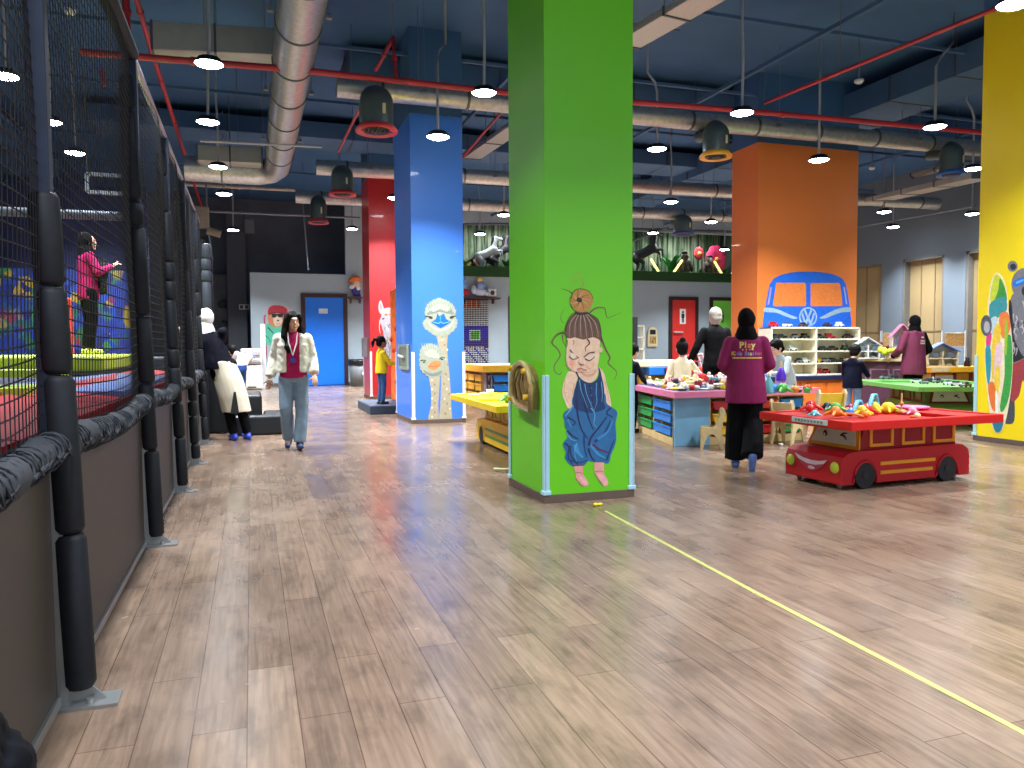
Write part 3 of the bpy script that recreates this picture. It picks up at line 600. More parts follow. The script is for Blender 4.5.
# spectators' black soft blocks at the fence end
BS = M((20, 25, 30), .38, var=.1, scale=6, bump=.05)
soft('foam_step', 'large black padded block the leaning woman rests against', 'foam block', -1.15, -.32, 12.0, 13.6, 0, 1.02, BS)
soft('foam_step', 'upper black soft-play step beside the leaning woman', 'foam block', -.28, .13, 11.78, 12.9, 0, .56, BS, group='black soft-play steps')
soft('foam_step', 'lower black soft-play step nearest the walkway', 'foam block', -.28, .42, 11.5, 11.76, 0, .28, BS, group='black soft-play steps').name = 'foam_step'
soft('foam_step', 'lower black soft-play step at the walkway side of the upper one', 'foam block', .15, .42, 11.78, 12.5, 0, .28, BS, group='black soft-play steps')
# climbing relief wall far left
t = thing('climbing_wall', 'dark grey moulded climbing wall panel at the far end', 'climbing wall', (-2.2, 27.6, 0))
a, c_ = aty(212, 274, 27.6), aty(240, 386, 27.6)
B().box(a.x, c_.x+.2, 27.6, 27.9, 0, a.z).build('panel', M((92, 98, 106), .8, var=.25, scale=3, bump=.6), t, world=True, bevel=.02)
R_ = random.Random(5)
for i in range(16):
    x = R_.uniform(a.x+.2, c_.x); z = R_.uniform(.6, a.z-.3); B().sph((x, 27.58, z), (R_.uniform(.07, .2), .09, R_.uniform(.06, .14)), 10, 8, Matrix.Rotation(R_.uniform(-1, 1), 3, 'Y')).build('hold', M((56, 62, 70), .8, bump=.4), t, world=True)
a, c_ = aty(232, 200, 27), aty(252, 386, 27)
t = thing('dark_column', 'tall dark boxed column beside the climbing wall', 'column', (c_.x-.4, 27, 0)); B().box(c_.x-.7, c_.x-.1, 26.8, 27.4, 0, 5.6).build('column_body', M((66, 72, 82), .7), t, world=True, bevel=.02)
a = aty(251, 228, 26.9); B().box(a.x-.2, a.x+.1, 26.7, 26.8, a.z-.2, a.z+.25).build('wall_speaker', M((96, 104, 112), .6), t, world=True, bevel=.01)
for k, px_ in enumerate((241.5, 246.5)):
    a = aty(px_, 307, 26.8); b = B(); 
    for dx, dz, w2, h2 in ((0, .07, .07, .012), (0, -.07, .07, .012), (-.065, 0, .012, .07), (.065, 0, .012, .07)): b.box(a.x+dx-w2, a.x+dx+w2, 26.76, 26.8, a.z+dz-h2, a.z+dz+h2)
    b.build('square_mark', M((200, 205, 208), .5), t, world=True)
t = thing('black_drape', 'narrow black hanging drape at the end of the fence', 'drape', (-1.9, 22, 0)); a, c_ = aty(200, 236, 22), aty(211, 380, 22)
B().prism([(a.x, 22, 0), (c_.x+.1, 22, 0), (c_.x+.1, 22, a.z), (a.x, 22, a.z)], (0, .1, 0)).build('cloth', BLACKW, t, world=True, bevel=.02)
# projector bracket at the fence end
t = thing('wall_fan', 'small beige fitting hanging above the fence end', 'fitting', aty(207, 222, 20)); a = aty(207, 222, 20)
B().box(-.35, .05, -.1, .1, -.15, .35).cyl((.0, 0, -.2), (.3, 0, -.28), .09).build('fitting_body', M((130, 122, 108), .6), t, bevel=.02); B().cyl((0, 0, .3), (0, 0, ZC-a.z), .02).cyl((0, 0, 0), (.1, 0, -.9), .02).build('rod', CON, t)
# ---- water dispenser
p = aty(252, 388, 24.2)
t = thing('water_dispenser', 'white water dispenser standing at the end of the grey partition', 'water dispenser', (p.x, 24.2, 0))
WH = M((226, 226, 222), .35)
B().box(-.3, .3, -.22, .22, .02, .72).build('body', WH, t, bevel=.03); B().box(-.3, .3, -.2, .22, .78, 1.22).build('top_housing', WH, t, bevel=.04)
B().box(-.26, .26, -.16, .2, .72, .78).build('drip_tray', M((160, 162, 165), .5), t); B().box(-.24, .24, -.235, -.2, .82, .9).box(-.2, .24, -.225, -.2, 1.02, 1.16).build('tap_panel', M((190, 192, 195), .4), t, bevel=.01)
B().cyl((-.08, -.2, 1.0), (-.08, -.28, .96), .02).cyl((.08, -.2, 1.0), (.08, -.28, .96), .02).build('tap', M((90, 120, 190), .4), t)
B().box(-.12, .12, -.24, -.22, .06, .1).build('foot_grille', M((80, 80, 84), .5), t)
p = aty(264, 388, 24.4); t = thing('white_post', 'slim white upright post next to the water dispenser', 'post', (p.x, 24.4, 0)); B().box(-.07, .07, -.05, .05, 0, 1.95).box(-.35, -.05, -.03, .03, 1.1, 1.16).build('post_body', M((215, 220, 226), .4), t, bevel=.01); B().box(-.12, .12, -.1, .1, 0, .03).build('post_base', M((215, 220, 226), .4), t)
# ---- bin, shelf dolls
p = aty(357, 386, 24.8); t = thing('waste_bin', 'grey waste bin with a black bag left of the red pillar', 'bin', (p.x+.1, 24.8, 0))
B().lathe([(0, 0), (.3, 0), (.36, .78), (.34, .78), (.28, .03), (0, .03)], n=20).build('bin_body', M((112, 118, 122), .5), t); B().lathe([(.37, .62+.05), (.4, .8), (.37, .86), (.3, .84), (.26, .6)], n=20).build('bin_bag', M((20, 22, 26), .35, bump=.4, scale=20), t)
B().box(.02, .16, -.37, -.33, .38, .46).build('bin_label', M((220, 220, 220), .5), t)
def doll(name, label, cat, px_, py_, Y, parts, hh, k=1.0):
    p = aty(px_, py_, Y); t = thing(name, label, cat, p+Vector((0, 0, .012)))
    for nm, c_, els in parts:
        b = B()
        for e in els: b.sph([v*hh for v in e[0]], [v*hh for v in e[1]], 12, 8)
        b.build(nm, M(c_, .6), t)
    return t
def shelf(px0, px1, py, Y, label, c_=(92, 52, 50), d=.35):
    a, e = aty(px0, py, Y-d/2), aty(px1, py, Y-d/2); t = thing('wall_shelf', label, 'shelf', ((a.x+e.x)/2, Y, a.z), group=None)
    B().box(-(e.x-a.x)/2, (e.x-a.x)/2, -d-.01, -.01, -.05, 0).build('board', M(c_, .5), t, bevel=.006)
    for s in (-.35, .35): x = (e.x-a.x)*s; B().box(x-.015, x+.015, -d*.8, -.01, -.2, -.05).build('bracket', M(c_, .5), t)
    return a.z
shelf(349, 362, 297, YB, 'small reddish wall shelf left of the red pillar')
doll('plush_toy', 'stuffed figure in orange, white and blue on the small shelf', 'plush toy', 356, 296.5, YB-.19, [('body', (60, 60, 150), [((0, 0, .25), (.2, .14, .25)), ((.16, -.05, -.1), (.07, .07, .25))]), ('head', (225, 190, 165), [((0, -.02, .55), (.2, .17, .19))]), ('hat', (226, 120, 50), [((0, 0, .78), (.26, .2, .15)), ((-.2, 0, .7), (.14, .1, .12))]), ('arm', (235, 235, 235), [((-.2, -.1, .4), (.12, .09, .1)), ((.1, -.12, .35), (.1, .08, .1))])], .72)
shelf(459, 499, 297.3, YB, 'long dark wall shelf above the peg board', (70, 42, 44))
doll('plush_toy', 'stuffed red and blue figure at the left end of the long shelf', 'plush toy', 464, 297, YB-.19, [('body', (200, 40, 50), [((0, 0, .2), (.26, .17, .2)), ((-.1, -.1, .05), (.12, .15, .08))]), ('head', (120, 160, 215), [((.05, -.02, .5), (.15, .13, .16))]), ('hat', (120, 165, 220), [((.05, 0, .72), (.1, .1, .16)), ((-.05, 0, .85), (.09, .08, .07))])], .72)
doll('plush_toy', 'stuffed blue and white figure with a yellow tuft on the long shelf', 'plush toy', 480, 297, YB-.19, [('body', (190, 205, 225), [((0, 0, .2), (.3, .18, .2)), ((-.3, -.05, .3), (.12, .1, .2)), ((.3, -.05, .12), (.16, .12, .12))]), ('head', (130, 150, 200), [((.02, -.02, .5), (.2, .16, .18))]), ('tuft', (230, 190, 90), [((.0, 0, .72), (.12, .1, .14))])], .78)
p = aty(492, 297, YB-.19); t = thing('desk_clock', 'small square white clock at the right end of the long shelf', 'clock', p); B().box(-.15, .15, -.06, .06, 0, .28).build('case', M((225, 225, 225), .4), t, bevel=.03); B().cyl((0, -.055, .14), (0, -.065, .14), .08).build('clock_face', M((50, 50, 54), .5), t)
# ---- peg board
a, e = aty(460.5, 297, YB-.08), aty(488.5, 357, YB-.08)
t = thing('peg_board', 'black wall board full of coloured light pegs forming a blue square', 'peg board', (a.x, YB, 0)); W_ = e.x-a.x; H_ = a.z-.08-e.z; z0 = e.z
B().box(0, W_, -.1, -.02, z0-.4, a.z-.08).build('board', M((22, 22, 28), .5), t, bevel=.01)
nc, nr = 17, 36; cols = {'w': (205, 215, 220), 'b': (40, 30, 190), 'g': (90, 190, 60), 'o': (226, 110, 40), 'p': (110, 30, 60)}; bb = {k: B() for k in cols}
for i in range(nc):
    for j in range(nr):
        u, v = (i+.5)/nc, (j+.5)/nr; k = 'w'
        if v < .12 and .05 < u < .7 and (i*7+j*3) % 3: k = 'o'
        if .38 < v < .72:
            du, dv = abs(u-.52), abs(v-.53)
            k = 'g' if du < .14 and dv < .06 else 'w' if du < .2 and dv < .085 else 'b' if du < .42 and dv < .155 else 'p' if u > .8 else ('o' if (i+j) % 3 == 0 else 'w')
        if v > .72 and (i*5+j*7) % 6 == 0: k = 'b'
        r_ = W_/nc*.34
        bb[k].cyl((W_*u, -.1, a.z-.1-(H_+.3)*v), (W_*u, -.115, a.z-.1-(H_+.3)*v), r_, n=6)
for k, c_ in cols.items(): bb[k].build({'w': 'clear', 'b': 'blue', 'g': 'green', 'o': 'orange', 'p': 'maroon'}[k]+'_pegs', M(c_, .35), t)
# ================================================================ JUNGLE BALCONY
def bamboo(nt, b, N, L):
    tc = N('ShaderNodeTexCoord'); mp = N('ShaderNodeMapping'); mp.inputs['Scale'].default_value = (7, 1, .35); L(tc.outputs['Object'], mp.inputs[0])
    n = N('ShaderNodeTexNoise'); n.inputs['Scale'].default_value = 2.2; n.inputs['Detail'].default_value = 5; L(mp.outputs[0], n.inputs['Vector'])
    n2 = N('ShaderNodeTexNoise'); n2.inputs['Scale'].default_value = 1.1; n2.inputs['Detail'].default_value = 6; L(tc.outputs['Object'], n2.inputs['Vector'])
    r = N('ShaderNodeValToRGB'); e = r.color_ramp.elements; e[0].position = .36; e[0].color = (*lin((34, 52, 44)), 1); e[1].position = .62; e[1].color = (*lin((176, 190, 160)), 1); x = e.new(.48); x.color = (*lin((96, 124, 96)), 1)
    L(n.outputs['Fac'], r.inputs[0])
    mx = N('ShaderNodeMix'); mx.data_type = 'RGBA'; mx.inputs[7].default_value = (*lin((40, 92, 40)), 1); rr = N('ShaderNodeMapRange'); rr.inputs[1].default_value = .5; rr.inputs[2].default_value = .62; rr.inputs[4].default_value = .75; L(n2.outputs['Fac'], rr.inputs[0]); L(rr.outputs[0], mx.inputs[0]); L(r.outputs[0], mx.inputs[6]); L(mx.outputs[2], b.inputs['Base Color']); b.inputs['Roughness'].default_value = .8
tag(B().box(6.95, 18.4, 27.55, 27.65, 3.75, 5.9).build('bamboo_backdrop', nodes_mat('bamboo', bamboo)), 'printed bamboo forest backdrop behind the balcony animals', 'backdrop')
t = thing('turf_ledge', 'long ledge trimmed in dark green artificial turf under the balcony', 'ledge', (6.9, YB, 3.68))
B().box(0, 11.55, -.2, -.005, -.02, .32).box(0, 11.5, -.005, .19, .05, .32).build('turf', M((34, 74, 36), .95, var=.35, scale=120, bump=.6), t, bevel=.02)
R_ = random.Random(11)
def leaf_plant(x, y, z, h, label, name='jungle_plant', c_=(44, 120, 46), n=13, lean=.34):
    t = thing(name, label, 'artificial plant', (x, y, z)); b = B()
    for i in range(n):
        a_ = R_.uniform(0, 2*PI); l = h*R_.uniform(.6, 1); d = Vector((math.cos(a_), math.sin(a_), 0)); s = d.cross(Vector((0, 0, 1))); P = []
        for k in range(6): u = k/5; P.append((d*(l*lean*u*u)+Vector((0, 0, l*(u-.35*u*u))), l*.07*math.sin(PI*min(1, u*.9+.08))))
        b.add([p_+s*w_ for p_, w_ in P]+[p_-s*w_ for p_, w_ in P], [(k, k+1, 7+k, 6+k) for k in range(5)], True)
    b.build('foliage', M(c_, .6, var=.3, scale=5), t); B().cyl((0, 0, -.02), (0, 0, .12), .05, .03).build('stem', M((60, 50, 34), .8), t)
zb = 3.7; ZB = 3.72
for i, (px_, h, c_, l) in enumerate([(459, .9, (150, 160, 50), 'yellowish fern at the left end of the balcony beside the blue pillar'), (472, .5, (54, 140, 54), 'low leafy plant left of the pale horse'), (497, .55, (70, 150, 70), 'bright green plant under the black horse'), (508, 1.0, (40, 110, 50), 'tall dark fern beside the green pillar on the balcony'), (655, .9, (50, 110, 60), 'bushy fern behind the dark horse right of the green pillar'), (672, 1.5, (60, 160, 60), 'tallest slender green plant in the balcony middle'), (678, 1.35, (46, 130, 50), 'tall plant right next to the tallest one'), (700, .8, (60, 130, 60), 'mid-height fern between the ape and the pink flowers'), (722, .9, (60, 120, 60), 'fern left of the pink flowers'), (714, 1.2, (80, 150, 60), 'light green plant behind the white-faced ape')]):
    p = aty(px_, 265, 26.9); leaf_plant(max(p.x, 7.4), 26.85+.1*(i % 2), ZB, h*1.15, l, c_=c_, n=16)
def horse(px_, c_, label, flip=1, s=1.0, rear=0, Y=26.3, name='horse_figure'):
    p = aty(px_, 265, Y); t = thing(name, label, 'animal figure', (max(p.x, 8.0), Y, ZB), 0 if flip > 0 else PI); b = B(); T = Matrix.Rotation(-rear, 4, 'Y')
    def P(x, y, z): v = T @ Vector((x+.45, y, z-.85)); return (v.x*s-.45*s, v.y*s, (v.z+.85)*s)
    c1 = b.caps
    c1(P(-.42, 0, .88), P(.0, 0, .86), .2*s, .18*s); c1(P(0, 0, .86), P(.36, 0, .9), .18*s, .2*s)
    c1(P(.42, 0, .98), P(.66, 0, 1.3), .15*s, .09*s); c1(P(.66, 0, 1.34), P(.92, 0, 1.2), .09*s, .055*s)
    b.cyl(P(.66, .05, 1.4), P(.68, .06, 1.5), .025*s, .005); b.cyl(P(.66, -.05, 1.4), P(.68, -.06, 1.5), .025*s, .005)
    for x, y, k in ((.4, .1, .3), (.34, -.1, .55 if rear else 0)): c1(P(x, y, .8), P(x+.08+k*.5, y, .5+k*.4), .085*s, .05*s); c1(P(x+.08+k*.5, y, .5+k*.4), P(x+.02+k*.4, y, .12+k*.5), .045*s, .03*s)
    for y, k in ((.11, 0), (-.11, .12)):
        A = P(-.45, y, .8); K = P(-.38+k, y, .55); H = P(-.56+k, y, .34); H = Vector(H); E_ = (H.x+.04*s, H.y, .04*s); c1(A, K, .13*s, .07*s); c1(K, H, .07*s, .045*s); c1(H, E_, .04*s, .035*s)
    blob('body', b, M(c_, .5, var=.15, scale=6), t, .03*s, 3)
    h = B(); h.tube([P(.58, 0, 1.42), P(.46, 0, 1.25), P(.34, 0, 1.08)], [.05*s, .07*s, .04*s], 8); h.build('mane', M((26, 26, 28), .8), t)
    h = B(); h.tube([P(-.6, 0, .95), P(-.78, 0, .85), P(-.84, 0, .5)], [.04*s, .06*s, .02*s], 8); h.build('tail', M((30, 30, 32), .8), t); return t
horse(481, (176, 190, 200), 'pale grey horse figure rearing on the balcony', 1, .78, .4)
horse(500, (34, 36, 42), 'black horse figure leaping next to the green pillar on the balcony', 1, .85, .5, 26.9)
horse(463, (86, 50, 44), 'brown horse figure half behind the blue pillar on the balcony', 1, .7, .1, 27.1)
horse(646, (36, 42, 46), 'dark horse figure at the right edge of the green pillar on the balcony', 1, 1.0, .42)
def ape(px_, c_, face, label, s=1, Y=26.2):
    p = aty(px_, 265, Y); t = thing('ape_figure', label, 'animal figure', (p.x, Y, ZB)); b = B()
    b.sph((0, 0, .5*s), (.3*s, .24*s, .42*s)).sph((0, 0, .85*s), (.34*s, .22*s, .22*s)).sph((0, -.05, 1.15*s), (.17*s, .17*s, .2*s))
    for k in (-1, 1): b.caps((k*.3*s, 0, .92*s), (k*.42*s, -.1, .5*s), .11*s, .09*s).caps((k*.42*s, -.1, .5*s), (k*.3*s, -.25, .12*s), .09*s, .07*s).caps((k*.16*s, 0, .25*s), (k*.24*s, -.3*s, .2*s), .15*s, .11*s).caps((k*.24*s, -.3*s, .2*s), (k*.22*s, -.35*s, .05*s), .09*s, .07*s)
    blob('body', b, M(c_, .8, var=.3, scale=12), t, .035*s, 2, fold=.01); B().sph((0, -.2*s, 1.14*s), (.1*s, .06*s, .11*s)).build('face', M(face, .6), t); B().sph((0, -.05, 1.34*s), (.15*s, .15*s, .08*s)).build('head_fur', M((22, 22, 22), .9), t)
ape(684, (84, 80, 66), (60, 46, 52), 'seated brown ape figure with black head fur on the balcony', .8)
ape(709, (74, 66, 60), (196, 200, 200), 'white-faced seated ape figure left of the pink flowers', .72)
def flowers(px_, label, c_, s=1, z=.55):
    p = aty(px_, 265, 26.6); t = thing('giant_flower', label, 'artificial flower', (min(p.x, 17.55), 26.6, ZB)); B().cyl((0, 0, 0), (0, 0, z), .03).build('stem', M((40, 100, 40), .7), t); b = B()
    for i in range(9): a_ = i*2*PI/9; b.sph((math.cos(a_)*.2*s, -.05, z+.28*s+math.sin(a_)*.25*s), (.17*s, .06, .2*s), 10, 6)
    b.build('petals', M(c_, .6), t); B().sph((0, -.1, z+.28*s), (.09, .06, .09), 10, 6).build('flower_centre', M((240, 190, 80), .6), t)
flowers(728, 'large pink flower beside the orange pillar on the balcony', (226, 60, 110), 1.3); flowers(698, 'smaller red flower in the balcony middle', (196, 50, 66), .6, .95)
for i, (px_, tl) in enumerate([(659, -.45), (674, .5), (722, -.45), (732, .45)]):
    p = aty(px_, 269, 26.0); t = thing('light_tube', 'glowing yellow tube leaning %s on the turf ledge, %s' % ('left' if tl < 0 else 'right', ['first from the green pillar', 'second from the green pillar', 'third from the green pillar', 'by the orange pillar'][i]), 'light tube', (p.x, 26.02, ZB+.27), group='slanted glowing tubes on the ledge')
    B().caps((0, 0, .03), (tl*.7, 0, .48), .04).build('tube', M((255, 240, 140), .5, emit=2.2, var=0), t); B().cyl((0, 0, -.02), (0, 0, .04), .05).build('tube_foot', DARK, t)
# ================================================================ FURNITURE AND TOYS
def D2(px_, D, z=0): p = atd(px_, 350, D); return Vector((p.x, p.y, z))
WOOD = M((222, 198, 150), .5, var=.1, scale=14)
def bus_table(name, label, loc, rz, cols, L=1.62, W=.82, tl=2.2, tw=1.5, sign=False, off=(0, 0)):
    body, bdark, trim, tray, trayin, side = [M(c_, .5, var=.04, scale=4, spec=.35) for c_ in cols]
    t = thing(name, label, 'play table', loc, rz); b = B(); h = L/2; w_ = W/2
    # lower body with rounded nose and tail, wheel arches cut out of each side
    def outline():
        P = [(-h, .045), (-h, .22), (-h+.025, .28), (-h+.08, .315), (-h+.2, .328), (h-.2, .335), (h-.09, .325), (h-.02, .285), (h, .22), (h, .045)]
        for cx in (h-.28, -h+.27): P += [(cx+.128*math.cos(a), .045+.185*math.sin(a)) for a in [PI*k/8 for k in range(9)]]
        return P
    b.prism([(x, -w_, z) for x, z in outline()], (0, W, 0)); b.build('lower_body', body, t, bevel=.018, seg=3)
    b = B(); x0, x1 = -h+.24, h-.12
    b.prism([(x0, -w_+.05, .32), (x1, -w_+.05, .32), (x1-.02, -w_+.05, .55), (x0+.07, -w_+.05, .55)], (0, W-.1, 0)); b.build('cabin', bdark, t, bevel=.01)
    for s in (-1, 1):
        for cx in (h-.28, -h+.27):
            y = s*w_
            wh = B().cyl((cx, y-s*.07, .115), (cx, y+s*.004, .115), .113, n=28).build('wheel', M((24, 25, 30), .6), t)
            B().cyl((cx, y+s*.004, .115), (cx, y+s*.009, .115), .035, n=16).build('wheel_cap', M((28, 30, 36), .5), wh)
            B().tube([(cx+.138*math.cos(a), y+s*.002, .06+.18*math.sin(a)) for a in [PI*k/14 for k in range(15)]], .013, 8).build('wheel_arch', side if sign == 'y' else body, t)
        for k in range(3):
            xa = x0+.12+k*.375; xb = xa+.275; y = s*(w_-.05); f = B(); e = .03
            za, zb_ = .35, .535
            f.box(xa, xb, y-.012, y+.012, za, za+e).box(xa, xb, y-.012, y+.012, zb_-e, zb_).box(xa, xa+e, y-.012, y+.012, za+e, zb_-e).box(xb-e, xb, y-.012, y+.012, za+e, zb_-e)
            f.build('window_frame', trim, t, bevel=.004)
        for z in (.21, .13): B().box(-h+.44, h-.46+(.03 if z > .2 else 0), s*w_-.008, s*w_+.008, z-.016, z+.016).build('side_stripe', trim if sign != 'y' else M((70, 140, 60), .4), t, bevel=.006)
    # windscreen with eyes
    def ws(y, z, o): k = (z-.32)/.23; return Vector((x0+.07*k-o, y, z))
    a = B().prism([ws(-.31, .33, .004), ws(.31, .33, .004), ws(.25, .545, .004), ws(-.25, .545, .004)], (-.012, 0, 0)).build('windscreen_frame', trim, t, bevel=.003)
    B().prism([ws(-.265, .36, .018), ws(.265, .36, .018), ws(.215, .52, .018), ws(-.215, .52, .018)], (-.004, 0, 0)).build('windscreen', M((214, 220, 214), .4, var=.02), a)
    e = B(); INK = M((26, 26, 30), .5)
    c_ = ws(.11, .435, .026); e.sph(c_, (.004, .026, .032), 12, 8); e.build('open_eye', INK, t); B().sph(c_+Vector((-.004, .004, -.006)), (.003, .011, .014), 10, 6).build('eye_glint', M((230, 235, 235), .4), t)
    e = B(); e.tube([ws(-.07, .435, .026), ws(-.1, .455, .026), ws(-.14, .462, .026)], [.006, .009, .004], 6).tube([ws(-.08, .44, .026), ws(-.12, .433, .026), ws(-.15, .405, .026)], [.008, .009, .004], 6); e.build('winking_eye', INK, t)
    # smile and lamps on the nose
    X = -h-.003
    B().prism([(X, y, z) for y, z in [(.2, .255), (.1, .227), (0, .217), (-.1, .221), (-.19, .24), (-.13, .175), (-.05, .133), (.04, .13), (.13, .175)]], (-.006, 0, 0)).build('mouth', M((176, 52, 80), .4), t)
    B().prism([(X-.005, y, z) for y, z in [(.2, .26), (.1, .231), (0, .221), (-.1, .225), (-.195, .245), (-.15, .205), (-.05, .185), (.05, .187), (.16, .217)]], (-.006, 0, 0)).build('teeth', M((226, 200, 218), .4), t)
    B().sph((X-.006, .0, .155), (.004, .045, .016), 10, 6).build('tongue', M((226, 176, 196), .5), t)
    for s in (-1, 1): B().lathe([(0, .018), (.04, .014), (.05, 0)], n=20).build('head_lamp', M((206, 218, 60), .3), t).data.transform(Matrix.Translation((X, s*.27, .19)) @ Matrix.Rotation(-PI/2, 4, 'Y'))
    for x in (-h+.08, h-.08):
        for y in (-w_+.1, w_-.1): B().cyl((x, y-.012, .02), (x, y+.012, .02), .02, n=16).box(x-.02, x+.02, y-.02, y+.02, .03, .06).build('caster', M((130, 110, 104), .4, .4), t)
    # tray top: rim boards, deck, two shallow lids
    H = tl/2; V = tw/2; z0, z1 = .55, .625
    OM = Matrix.Translation((off[0], off[1], 0)); r_ = B(); r_.X = OM; r_.box(-H, H, -V, -V+.05, z0, z1).box(-H, H, V-.05, V, z0, z1).box(-H, -H+.05, -V+.05, V-.05, z0, z1).box(H-.05, H, -V+.05, V-.05, z0, z1); r_.build('tray_rim', tray, t, bevel=.008)
    def OB(): q = B(); q.X = OM; return q
    OB().box(-H+.05, H-.05, -V+.05, V-.05, z0, z0+.03).build('tray_deck', trayin, t)
    OB().box(-H+.05, -.18, -V+.05, V-.05, z0+.03, z1-.012).build('tray_lid', trayin, t, bevel=.006); OB().box(H-.38, H-.05, -V+.05, V-.05, z0+.03, z1-.012).build('tray_lid', trayin, t, bevel=.006)
    if sign is True:
        OB().box(-H-.008, -H, -.3, .12, z0+.02, z0+.065).build('name_plate', M((190, 196, 196), .4), t, bevel=.003)
        bb = OB()
        for k in range(9): bb.box(-H-.012, -H-.008, -.25+k*.038, -.228+k*.038, z0+.034, z0+.052)
        bb.build('plate_marks', M((120, 122, 124), .5), t)
    return t
RED6 = ((184, 22, 34), (150, 14, 30), (236, 160, 40), (196, 22, 16), (186, 18, 14), (184, 22, 34))
redbus = bus_table('bus_play_table', 'red bus-shaped play table with winking face and heaped toys in its red tray', (5.47, 5.64, 0), math.radians(2.6), RED6, L=1.52, W=.68, tl=1.74, tw=1.12, sign=True, off=(-.09, -.09))
yelbus = bus_table('bus_play_table', 'yellow bus-shaped play table half hidden by the green pillar', (3.16, 8.72, 0), math.radians(-92), ((238, 190, 30), (200, 168, 66), (180, 158, 70), (250, 218, 30), (250, 218, 40), (240, 196, 40)), L=1.95, tw=1.45, tl=2.25, sign='y')
grnbus = bus_table('bus_play_table', 'light green bus-shaped play table with a winking face beside the yellow pillar', (10.35, 9.55, 0), math.radians(68), ((120, 160, 70), (96, 120, 60), (120, 40, 30), (100, 158, 82), (104, 162, 86), (104, 140, 62)), tw=1.6, tl=2.6)
# ---- tubs and drawer units
def drawer_unit(name, label, loc, rz, cols, Wc, D, H, body, face_panel=None, rows=3):
    """cols: list of tub colours per column (None = closed panel)"""
    t = thing(name, label, 'storage unit', loc, rz); bm = M(body, .55, var=.1, scale=10); x = 0; z0 = .1; b = B()
    tot = sum(w_ for _, w_ in cols)
    b.box(0, tot, D-.02, D, 0, H).box(0, tot, 0, D-.02, 0, z0).box(0, tot, .02, D-.02, H-.02, H)
    xs = 0
    for c_, w_ in cols+[(0, 0)]: b.box(max(0, xs-.014), min(tot, xs+.014) if 0 < xs < tot else (xs+.014 if xs == 0 else tot), .004, D-.02, z0, H-.02); xs += w_
    b.build('carcass', bm, t, bevel=.003)
    xs = 0
    for c_, w_ in cols:
        if isinstance(c_, str):
            B().box(xs, xs+w_, -.012, .004, 0, H).build('end_panel', M((120, 176, 216), .5, var=.12, scale=3), t, bevel=.004)
        else:
            hh = (H-.02-z0)/rows
            for k in range(rows):
                cc = c_[k] if hasattr(c_[0], '__len__') else c_
                za = z0+k*hh; m = M(cc, .35, var=.03); x0, x1 = xs+.035, xs+w_-.035; tb = B(); i_ = .03
                tb.prism([(x0+i_, -.015, za+.02), (x1-i_, -.015, za+.02), (x1, -.015, za+hh*.72), (x0, -.015, za+hh*.72)], (0, .02, 0))
                tb.box(x0+i_, x1-i_, .005, D-.05, za+.02, za+.035).box(x0+i_*.3, x0+i_*.3+.008, .005, D-.05, za+.03, za+hh*.7).box(x1-i_*.3-.008, x1-i_*.3, .005, D-.05, za+.03, za+hh*.7)
                tb.box(x0-.015, x1+.015, -.03, .006, za+hh*.7, za+hh*.8).box(x0-.015, x0+.01, 0, D-.05, za+hh*.7, za+hh*.78).box(x1-.01, x1+.015, 0, D-.05, za+hh*.7, za+hh*.78)
                tb.build('tub_drawer', m, t, bevel=.004)
        xs += w_
    return t
GRT, BLT, YLT, RDT = (46, 160, 78), (20, 130, 224), (234, 186, 40), (200, 36, 40)
PA = Vector((4.9, 8.28, 0)); PF = Vector((5.32, 10.05, 0)); ang = math.atan2(PA.y-PF.y, PA.x-PF.x)
drawer_unit('drawer_unit', 'wooden unit of green and blue tub drawers under the left side of the pink table', PF, ang, [(GRT, .87), (BLT, .87)], 0, .12, .6, (214, 186, 130))
fu = drawer_unit('drawer_unit', 'light blue ended unit with yellow and red tub drawers under the pink table', PA+Vector((.5, 0, 0)), 0, [([YLT, YLT, RDT], .52), ([RDT, YLT, RDT], .5), ([GRT, GRT, BLT], .4)], 0, .42, .6, (214, 186, 130))
B().box(-.5, 0, 0, .02, 0, .6).build('end_panel', M((120, 176, 216), .5, var=.12, scale=3), fu, bevel=.004)
t = thing('play_table', 'pink-edged corner play table piled with small toy pieces', 'play table', PA)
quad = [(-.1, -.17), (2.06, -.13), (2.2, 1.3), (.32, 1.82)]
B().prism([(x, y, .61) for x, y in quad], (0, 0, .075)).build('table_top', M((214, 118, 156), .45, var=.04), t, bevel=.01)
ins = [(-.02, -.1), (2.0, -.06), (2.12, 1.2), (.4, 1.72)]
B().prism([(x, y, .686) for x, y in ins], (0, 0, .004)).build('play_mat', M((62, 72, 96), .7), t)
for x, y in ((2.0, 1.1), (1.3, 1.3)): B().box(x-.03, x+.03, y-.03, y+.03, 0, .61).build('leg', WOOD, t)
B().box(.6, 1.96, 1.0, 1.04, 0, .6).build('back_panel', WOOD, t)
